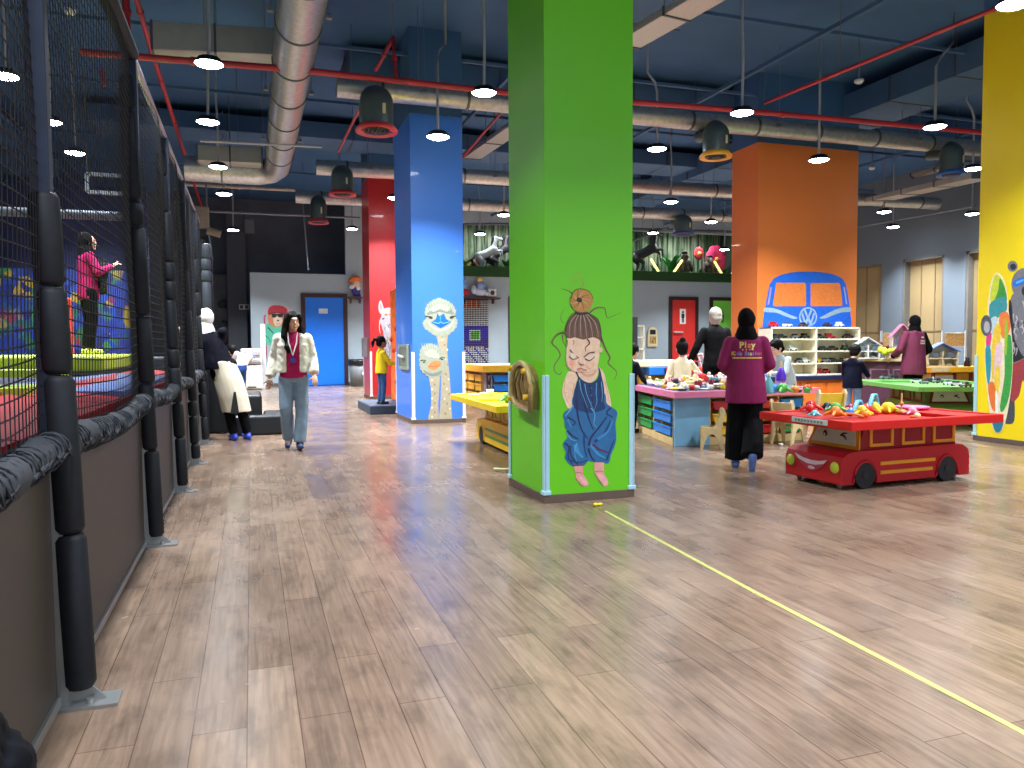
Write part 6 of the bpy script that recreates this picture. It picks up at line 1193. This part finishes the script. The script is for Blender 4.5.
def person(label, loc, rz, scale=1.0, child=0, J=None, skin=(226, 178, 150), top=None, legs=None, shoes=(30, 30, 34), hair=None, hijab=None, look=(0, 0), toe=None, handdir=None, curl=.5, coat=None, skirt=None, voxel=.009, topz=.86, sleeve=1.0, flare=0, toplen=None, name='person', wide=1.0, topfold=.008):
    J = J or joints(child); t = thing(name, label, 'person', loc, rz, scale=scale); SKM = M(skin, .5, var=.03)
    hk = 1.16 if child else 1.0; lk = .92 if child else 1.0
    if child: hk = child
    hd = J['head']; yaw, pit = look; Rh = Matrix.Rotation(yaw, 3, 'Z') @ Matrix.Rotation(pit, 3, 'X')
    H = lambda x, y, z: hd+Rh @ Vector((x, y, z))*hk
    b = B()
    b.sph(H(0, -.012, .02), (.074*hk, .092*hk, .098*hk), 20, 14, Rh).sph(H(0, .022, -.045), (.054*hk, .062*hk, .062*hk), 16, 10, Rh)
    b.caps(H(0, .088, .015), H(0, .104, -.018), .009*hk, .014*hk, 8).sph(H(0, .07, -.085), (.022*hk,)*3, 10, 8).sph(H(0, .074, .035), (.045*hk, .02*hk, .014*hk), 12, 8, Rh).sph(H(0, .078, -.05), (.026*hk, .014*hk, .012*hk), 10, 6, Rh)
    for s in (-1, 1): b.sph(H(s*.075, -.01, -.005), (.012*hk, .02*hk, .032*hk), 10, 8, Rh).sph(H(s*.04, .06, -.03), (.022*hk,)*3, 10, 8)
    b.caps(J['neck']-Vector((0, 0, .04)), H(0, -.015, -.05), .055, .05)
    tr_sections(b, [(J['pelvis']-V(0, 0, .07), .13, .1), (J['pelvis'], .15, .105), (J['waist'], .115*wide, .085*wide), (J['chest'], .145, .1), (J['chest']+(J['neck']-J['chest'])*.65, .12, .075), (J['neck'], .06, .055)])
    for s in 'LR':
        b.caps(J['sh'+s], J['el'+s], .046*lk, .036*lk).caps(J['el'+s], J['wr'+s], .036*lk, .024*lk).caps(J['hip'+s], J['kn'+s], .078*lk, .052*lk).caps(J['kn'+s], J['an'+s], .05*lk, .034*lk)
        td = Vector((toe or {}).get(s, (0, 1, -.12))).normalized(); b.caps(J['an'+s]-V(0, 0, .03), J['an'+s]+td*.12-V(0, 0, .04), .034*lk, .024*lk)
        hd_ = (handdir or {}).get(s) or (J['wr'+s]-J['el'+s]); sd = (1, 0, 0) if s == 'L' else (-1, 0, 0)
        dd = Vector(hd_).normalized(); hand(b, J['wr'+s]+dd*.01, dd, sd if abs(dd.x) < .8 else (0, 0, 1), curl, .95*lk)
    blob('body', b, SKM, t, voxel, 2)
    if not (hijab and abs(yaw) > 9):
        for s in (-1, 1):
            e = B().sph(H(s*.029, .072, .012), (.0135*hk, .008*hk, .0075*hk), 10, 6, Rh).build('eye', M((236, 234, 230), .3, var=0), t); B().sph(H(s*.029, .0795, .012), (.006*hk, .003*hk, .006*hk), 8, 6, Rh).build('iris', M((36, 24, 20), .3, var=0), e)
            B().tube([H(s*.046, .07, .034), H(s*.03, .082, .04), H(s*.014, .084, .035)], [.0025*hk, .004*hk, .003*hk], 6).build('eyebrow', M((36, 26, 24), .8), t)
        B().sph(H(0, .09, -.05), (.02*hk, .006*hk, .0045*hk), 10, 6, Rh).sph(H(0, .089, -.057), (.017*hk, .006*hk, .0045*hk), 10, 6, Rh).build('lips', M((176, 84, 82), .4), t)
    g = .016
    if legs:
        b = B(); tr_sections(b, [(J['pelvis']-V(0, 0, .09), .12, .1), (J['pelvis']-V(0, 0, .03), .155, .12), (J['pelvis']+V(0, 0, .06), .14*wide, .11*wide), (J['waist'], .125*wide, .1*wide)])
        for s in 'LR': b.caps(J['hip'+s]-V(0, 0, .02), J['kn'+s], (.078+g)*lk, (.056+g+flare*.4)*lk).cyl(J['kn'+s], J['an'+s]+V(0, 0, .0), (.056+g+flare*.4)*lk, (.05+g*.4+flare)*lk, 16)
        blob('trousers', b, M(legs, .8, spec=.12, var=.12, scale=14, bump=.2), t, voxel, 2, .007, 9, 1, .7)
    if skirt:
        b = B(); c0, zl, r1 = skirt; A = (J['anL']+J['anR'])/2; q = J['waist']; n_ = 8; se = []
        for i in range(n_): u = i/(n_-1); cc = q+(A-q)*((q.z-zl)/(q.z-A.z))*u; cc.z = q.z+(zl-q.z)*u; se.append((cc, .12+(r1-.12)*min(1, u*1.6)**.8 if u < .6 else r1*(.97+.05*u), .1+(r1*.8-.1)*min(1, u*1.6)**.8))
        tr_sections(b, se[::-1]); blob('skirt', b, M(c0, .8, spec=.12, var=.06, scale=10), t, voxel, 2, .022, 9, 3, .15)
    if top:
        L2 = toplen or (J['pelvis']-V(0, 0, .1)); b = B(); L2 = Vector(L2)
        tr_sections(b, [(L2, .165*wide, .128*wide), (L2.lerp(J['waist'], .5), .158*wide, .125*wide), (J['waist'], .14*wide, .112*wide), (J['chest'], .17, .122), (J['chest']+(J['neck']-J['chest'])*.45, .17, .105), (J['chest']+(J['neck']-J['chest'])*.75, .13, .085), (J['neck'], .08, .065), (J['neck']+V(0, 0, .025), .062, .058)])
        for s in 'LR': b.caps(J['sh'+s]-V(0, 0, .004), J['el'+s], (.05+g)*lk, (.044+g)*lk).cyl(J['el'+s], J['el'+s].lerp(J['wr'+s], sleeve), (.044+g)*lk, (.034+g*.7)*lk, 14).sph(J['el'+s], (.044+g)*lk, 12, 8)
        tp = blob('top', b, M(top, .75, spec=.12, var=.06, scale=9), t, voxel, 8, topfold, 8, 2, .6)
    else: tp = None
    for s in 'LR':
        td = Vector((toe or {}).get(s, (0, 1, 0))).normalized(); a = J['an'+s]; u = td.cross(V(1, 0, 0)).normalized(); dn = -u if u.z > 0 else u
        b = B(); c0 = a+dn*.045; b.caps(c0-td*.035, c0+td*.13, .042, .034).caps(a, c0, .044, .046)
        blob('shoe', b, M(shoes, .5, var=.1), t, .009, 2)
    if hijab:
        b = B(); b.sph(H(0, -.034, .022), (.09*hk, .1*hk, .118*hk), 20, 14, Rh).sph(H(0, -.02, -.07), (.08*hk, .078*hk, .07*hk), 16, 10, Rh); tr_sections(b, [(J['neck']-V(0, 0, .07), .13, .1), (J['neck'], .105, .095), (J['neck']+V(0, 0, .05), .088, .088), (H(0, -.02, -.05), .08, .085)])
        blob('headscarf', b, M(hijab, .85, spec=.12, var=.05), t, voxel, 3, .006, 12, 4, 1)
    if hair:
        c_, style = hair; b = B(); b.sph(H(0, -.026, .04), (.09*hk, .1*hk, .104*hk), 20, 14, Rh).sph(H(0, -.06, -.02), (.078*hk, .06*hk, .07*hk), 16, 10, Rh)
        if style == 'fringe' or style == 'short': b.sph(H(0, .03, .085), (.062*hk, .045*hk, .03*hk), 12, 8, Rh)
        if style == 'long':
            for s in (-1, 1): b.tube([H(s*.045, .045, .1), H(s*.082, .03, .04), H(s*.095, .01, -.06), H(s*.11, .03, -.17), H(s*.1, .07, -.29), H(s*.085, .09, -.36)], [.03, .036, .042, .046, .04, .018], 10)
            b.tube([H(0, -.08, -.02), H(0, -.1, -.15), H(.02, -.12, -.3)], [.09, .1, .05], 12)
        if style == 'pony': b.tube([H(0, -.11, .06), H(0, -.16, .06), H(0, -.2, .0), H(0, -.2, -.1)], [.035, .045, .045, .015], 10)
        if style == 'bun': b.sph(H(0, -.05, .14), .045*hk, 12, 8)
        blob('hair', b, M(c_, .6, spec=.12, var=.2, scale=30), t, voxel, 1, .006 if style != 'short' else .003, 30, 5, .3)
    return t, J, tp, H
MAR = (132, 38, 86)
# 1 walking woman in a cream jacket
loc = atz(295, 449)
J = joints(knL=(-.09, .05, .48), anL=(-.06, .10, .09), knR=(.09, .07, .5), anR=(.075, -.16, .12), wrL=(-.24, .14, .9), elL=(-.22, -.02, 1.1), elR=(.22, -.06, 1.1), wrR=(.27, .02, .86))
t, J, tp, H = person('woman with long dark hair walking in a cream fleece jacket, magenta shirt and jeans', (loc.x, loc.y, 0), math.radians(176), 1.02, J=J, skin=(214, 164, 134), top=(172, 30, 84), legs=(122, 142, 162), shoes=(34, 50, 90), hair=((12, 9, 9), 'long'), look=(.4, 0), toe={'L': (-.1, 1, .05), 'R': (.1, 1, -.35)}, sleeve=.6, flare=.016, toplen=V(0, 0, .86))
b = B()      # open jacket: back and two fronts
for s in (-1, 1):
    tr_sections(b, [(V(s*.105, -.005, .93), .095, .135), (V(s*.1, -.005, 1.1), .09, .13), (V(s*.1, -.005, 1.25), .095, .128), (V(s*.095, -.01, 1.36), .085, .1)])
    k_ = 'R' if s > 0 else 'L'; b.caps(J['sh'+k_], J['el'+k_], .074, .066).cyl(J['el'+k_], J['el'+k_].lerp(J['wr'+k_], .92), .066, .06, 16).sph(J['el'+k_], .066, 12, 8)
b.box(-.14, .14, -.135, -.03, .93, 1.38); b.tube([V(-.1, .05, 1.36), V(-.06, -.07, 1.42), V(.06, -.07, 1.42), V(.1, .05, 1.36)], .028, 8)
b.v = [v if not (v.y > .02 and abs(v.x) < .07 and .9 < v.z < 1.45) else Vector((math.copysign(.075, v.x or 1), v.y, v.z)) for v in b.v]
blob('jacket', b, M((224, 222, 206), .9, var=.05, scale=40, bump=.5), t, .01, 2, .006, 20, 6)
B().tube([V(-.055, .1, 1.4), V(-.045, .14, 1.28), V(0, .15, 1.13)], .008, 6, flat=1).tube([V(.055, .1, 1.4), V(.045, .14, 1.28), V(0, .15, 1.13)], .008, 6).build('lanyard', M((240, 226, 232), .6), t)
B().cyl((0, .145, 1.07), (0, .16, 1.07), .034).cyl((0, .148, 1.1), (0, .152, 1.14), .006).build('badge', M((70, 60, 160), .4), t)
ph = thing('phone', 'flat pale phone held low by the walking woman', 'phone', wm(t) @ (J['wrR']+V(.02, .1, -.03)), math.radians(200)); B().box(-.035, .035, -.075, .075, -.004, .004).build('phone_body', M((200, 204, 210), .3), ph, bevel=.003); B().box(-.031, .031, -.068, .068, .004, .005).build('screen', M((40, 44, 54), .15), ph)
ph.rotation_euler = (.3, .2, math.radians(200))
# 2 woman with white headscarf leaning on the fence
loc = atz(236, 440)
J = joints(pelvis=(-.12, .02, .93), waist=(-.2, .06, 1.08), chest=(-.27, .1, 1.25), neck=(-.3, .13, 1.4), head=(-.31, .17, 1.53), shR=(-.12, .05, 1.37), shL=(-.43, .16, 1.32), elR=(-.12, .28, 1.16), wrR=(-.3, .4, 1.22), elL=(-.5, .36, 1.14), wrL=(-.5, .44, 1.32), hipR=(-.04, .02, .9), hipL=(-.2, .02, .9), knR=(.06, .05, .5), knL=(-.08, .08, .5), anR=(.14, -.02, .085), anL=(-.03, -.02, .085))
t, J, tp, H = person('woman in white headscarf, dark furry jacket and long cream tunic leaning on the fence', (loc.x, loc.y, 0), math.radians(18), 1.07, J=J, top=(10, 12, 26), legs=(9, 9, 14), shoes=(48, 70, 190), hijab=(232, 230, 232), look=(.5, .1), toplen=V(-.15, .03, .9), wide=1.15, topfold=.014)
b = B(); tr_sections(b, [(V(.02, .0, .36), .18, .15), (V(-.02, .0, .55), .185, .155), (V(-.08, .01, .78), .18, .15), (V(-.15, .03, 1.0), .165, .14)]); blob('tunic', b, M((226, 218, 196), .8, var=.05), t, .011, 2, .012, 8, 4, .2)
B().prism([(.0, -.155, .35), (-.1, -.17, .35), (-.06, -.19, .62), (-.045, -.19, .62)], (0, .04, 0)).build('tunic_slit', M((24, 24, 30), .8), t)
# 3 person bending down behind her
p = D2(238, 16.8)
J = joints(pelvis=(0, -.1, .82), waist=(.08, -.02, .95), chest=(.2, .1, 1.08), neck=(.1, .24, 1.14), head=(-.02, .3, 1.2), shR=(.3, .16, 1.12), shL=(.02, .14, 1.14), elR=(.4, .36, 1.0), wrR=(.45, .5, 1.1), elL=(.0, .36, .95), wrL=(.1, .5, .9))
person('person in a white top and blue trousers bending near the water dispenser', p, math.radians(20), .98, J=J, top=(214, 214, 218), legs=(40, 70, 130), shoes=(30, 30, 34), hair=((12, 9, 9), 'short'), voxel=.012, toplen=V(.0, -.08, .88))
# 4 staff member seen from behind
loc = atz(745, 468)
J = joints(anL=(-.09, .08, .085), knL=(-.095, .06, .48), anR=(.05, -.2, .15), knR=(.08, -.02, .5), elL=(-.235, .0, 1.08), wrL=(-.17, .17, .99), elR=(.235, .0, 1.08), wrR=(.17, .17, .99), shL=(-.165, 0, 1.31), shR=(.165, 0, 1.31))
t, J, tp, H = person('staff member in black headscarf and magenta shirt with printed back by the pink table', (loc.x, loc.y, 0), math.radians(-30), .975, J=J, top=MAR, legs=(9, 9, 14), shoes=(96, 130, 206), hijab=(7, 7, 10), toe={'R': (0, .5, -1), 'L': (0, 1, 0)}, flare=.055, wide=1.28, toplen=V(0, 0, .68))
def word(t, tp, letters, size, x0, z, step, cols, bold=.002, name='printed_word'):
    for i, ch in enumerate(letters):
        if ch == ' ': continue
        b = B(); text_b(b, ch, size, (x0+step*i, -1, z), (1, 0, 0), (0, 0, 1), bold=bold); onto(tp, b, (0, 1, 0), .004, 0); b.build('printed_letter', M(cols[i % len(cols)], .6), t)
word(t, tp, 'Play', .085, -.055, 1.275, .038, [(224, 196, 110), (226, 170, 60), (214, 120, 60), (232, 210, 130)], .003)
word(t, tp, 'Kids Station', .055, -.135, 1.19, .0245, [(240, 200, 70), (110, 100, 180), (120, 110, 190), (150, 130, 200), (0, 0, 0), (120, 130, 190), (120, 150, 190), (226, 190, 80), (130, 110, 180), (110, 140, 190), (190, 90, 120), (190, 80, 90)], .002)
b = B()
for i in range(26): x = -.14+i*.0112; b.add([(x, -1, 1.14), (x+.0085, -1, 1.14), (x+.0085, -1, 1.153), (x, -1, 1.153)], [(0, 1, 2, 3)])
for i in range(4): x = -.05+i*.034; b.add([(x, -1, 1.225), (x+.014, -1, 1.225), (x+.007, -1, 1.24)], [(0, 1, 2)])
onto(tp, b, (0, 1, 0), .004, 0); b.build('printed_line', M((238, 206, 90), .6), t)
# 5 man in black
p = D2(715, 11.9)
J = joints(wrL=(-.33, .1, .9), elL=(-.27, .0, 1.1), wrR=(.24, .12, .88))
person('grey-haired man in a black jacket standing by the bright red table', p, math.radians(-12), 1.1, J=J, skin=(214, 172, 150), top=(12, 13, 16), legs=(10, 11, 14), hair=((176, 170, 158), 'short'), look=(.15, -.1), toplen=V(0, 0, .82), wide=1.05, voxel=.011)
# 6..9 children
p = D2(682, 10.9)
J = joints(1.16, wrR=(.42, .3, 1.0), elR=(.3, .14, 1.08), wrL=(-.26, .1, .8), elL=(-.25, -.02, .98))
person('child with dark bun in cream sweater reaching toward the bright red table', p, math.radians(-22), .8, 1.2, J=J, top=(232, 222, 190), legs=(96, 120, 150), hair=((12, 9, 9), 'bun'), look=(0, .1), voxel=.011, wide=1.2)
p = atz(634, 432)
J = joints(1.16, wrR=(.2, .36, .82), elR=(.24, .1, .98), wrL=(-.15, .36, .84), elL=(-.24, .1, .98), head=(0, .1, 1.47))
person('small child in dark navy clothes between the green pillar and the pink-edged table', (p.x-.07, p.y, 0), math.radians(-68), .78, 1.2, J=J, top=(16, 22, 40), legs=(24, 28, 40), hair=((12, 9, 9), 'fringe'), look=(0, -.35), voxel=.011)
p = D2(786, 11.0)
J = joints(1.16, chest=(0, .08, 1.17), neck=(0, .14, 1.29), head=(0, .22, 1.42), shR=(.16, .1, 1.24), shL=(-.16, .1, 1.24), wrR=(.08, .42, 1.0), elR=(.24, .25, 1.0), wrL=(-.1, .42, 1.0), elL=(-.24, .22, 1.0))
person('boy in light grey sweatshirt bending over the pink-edged table', p, math.radians(95), .84, 1.2, J=J, top=(172, 184, 188), legs=(60, 66, 70), hair=((12, 9, 9), 'fringe'), look=(0, -.4), voxel=.011, wide=1.25)
p = D2(853, 11.8)
J = joints(1.16, chest=(0, .04, 1.17), head=(0, .14, 1.45), wrR=(.15, .4, 1.02), elR=(.24, .14, 1.0), wrL=(-.12, .42, 1.04), elL=(-.22, .16, 1.0))
person('boy in navy top and light jeans at the green bus table', p, math.radians(-62), .77, 1.2, J=J, top=(14, 18, 40), legs=(120, 150, 190), hair=((12, 9, 9), 'fringe'), look=(0, -.3), voxel=.011, wide=1.2)
# 10 staff member by doll houses
p = D2(914, 13.7)
J = joints(wrR=(.26, .2, .94), elR=(.27, -.02, 1.08), wrL=(-.24, .22, .96), elL=(-.26, .0, 1.08))
t, J, tp, H = person('staff member in magenta vest over black sleeves beside the doll houses', p, math.radians(-8), 1.06, J=J, top=(9, 9, 12), legs=(9, 9, 12), hijab=(7, 7, 10), wide=1.1, voxel=.011)
b = B(); tr_sections(b, [(V(0, 0, .66), .215, .15), (V(0, 0, .85), .205, .16), (V(0, 0, 1.05), .185, .15), (V(0, 0, 1.25), .185, .14), (V(0, -.01, 1.36), .16, .11), (V(0, -.01, 1.41), .08, .08)]); b.caps(J['shL'], J['elL'], .074, .068).caps(J['elL'], J['elL'].lerp(J['wrL'], .6), .068, .06)
vest = blob('vest', b, M((104, 24, 62), .75, var=.05), t, .011, 3, .008, 8, 3, .5)
b = B()
for i, (w_, z) in enumerate([(.05, 1.27), (.1, 1.21), (.11, 1.17)]):
    n_ = int(w_/.016)
    for q in range(n_): x = .06-w_/2+q*.018; b.add([(x, -1, z), (x+.013, -1, z), (x+.013, -1, z+.026), (x, -1, z+.026)], [(0, 1, 2, 3)])
onto(vest, b, (0, 1, 0), .004, 0); b.build('back_print', M((228, 206, 200), .6), t)
# 11 girl in yellow
p = atz(382, 404, .156)
J = joints(1.16, wrR=(.16, .4, 1.0), elR=(.2, .14, .98), wrL=(-.12, .38, .98), elL=(-.2, .12, .98))
person('small girl with ponytail in yellow top and blue trousers on the low platform', p, math.radians(-78), .79, 1.18, J=J, skin=(150, 104, 84), top=(230, 196, 40), legs=(50, 82, 124), hair=((12, 9, 9), 'pony'), voxel=.011, wide=1.15)
# 12 staff member on the trampolines
p = atd(90, 352, 10.5)
J = joints(wrR=(.1, .28, 1.2), elR=(.24, .08, 1.1), wrL=(-.08, .3, 1.22), elL=(-.24, .08, 1.1))
t, J, tp, H = person('staff member in magenta jacket standing on the trampolines behind the net', (p.x, p.y, 1.17), math.radians(-68), 1.0, J=J, top=(150, 30, 84), legs=(9, 9, 12), shoes=(190, 190, 90), hijab=(7, 7, 10), wide=1.05, voxel=.011, toplen=V(0, 0, .74))
b = B().box(-.14, .14, .12, .2, .9, 1.3); b.caps(V(.1, .17, 1.2), V(-.06, .2, .86), .06, .05); blob('dark_bundle', b, M((20, 22, 28), .8), t, .012, 3, .012)

bpy.data.scenes.remove(TMP)
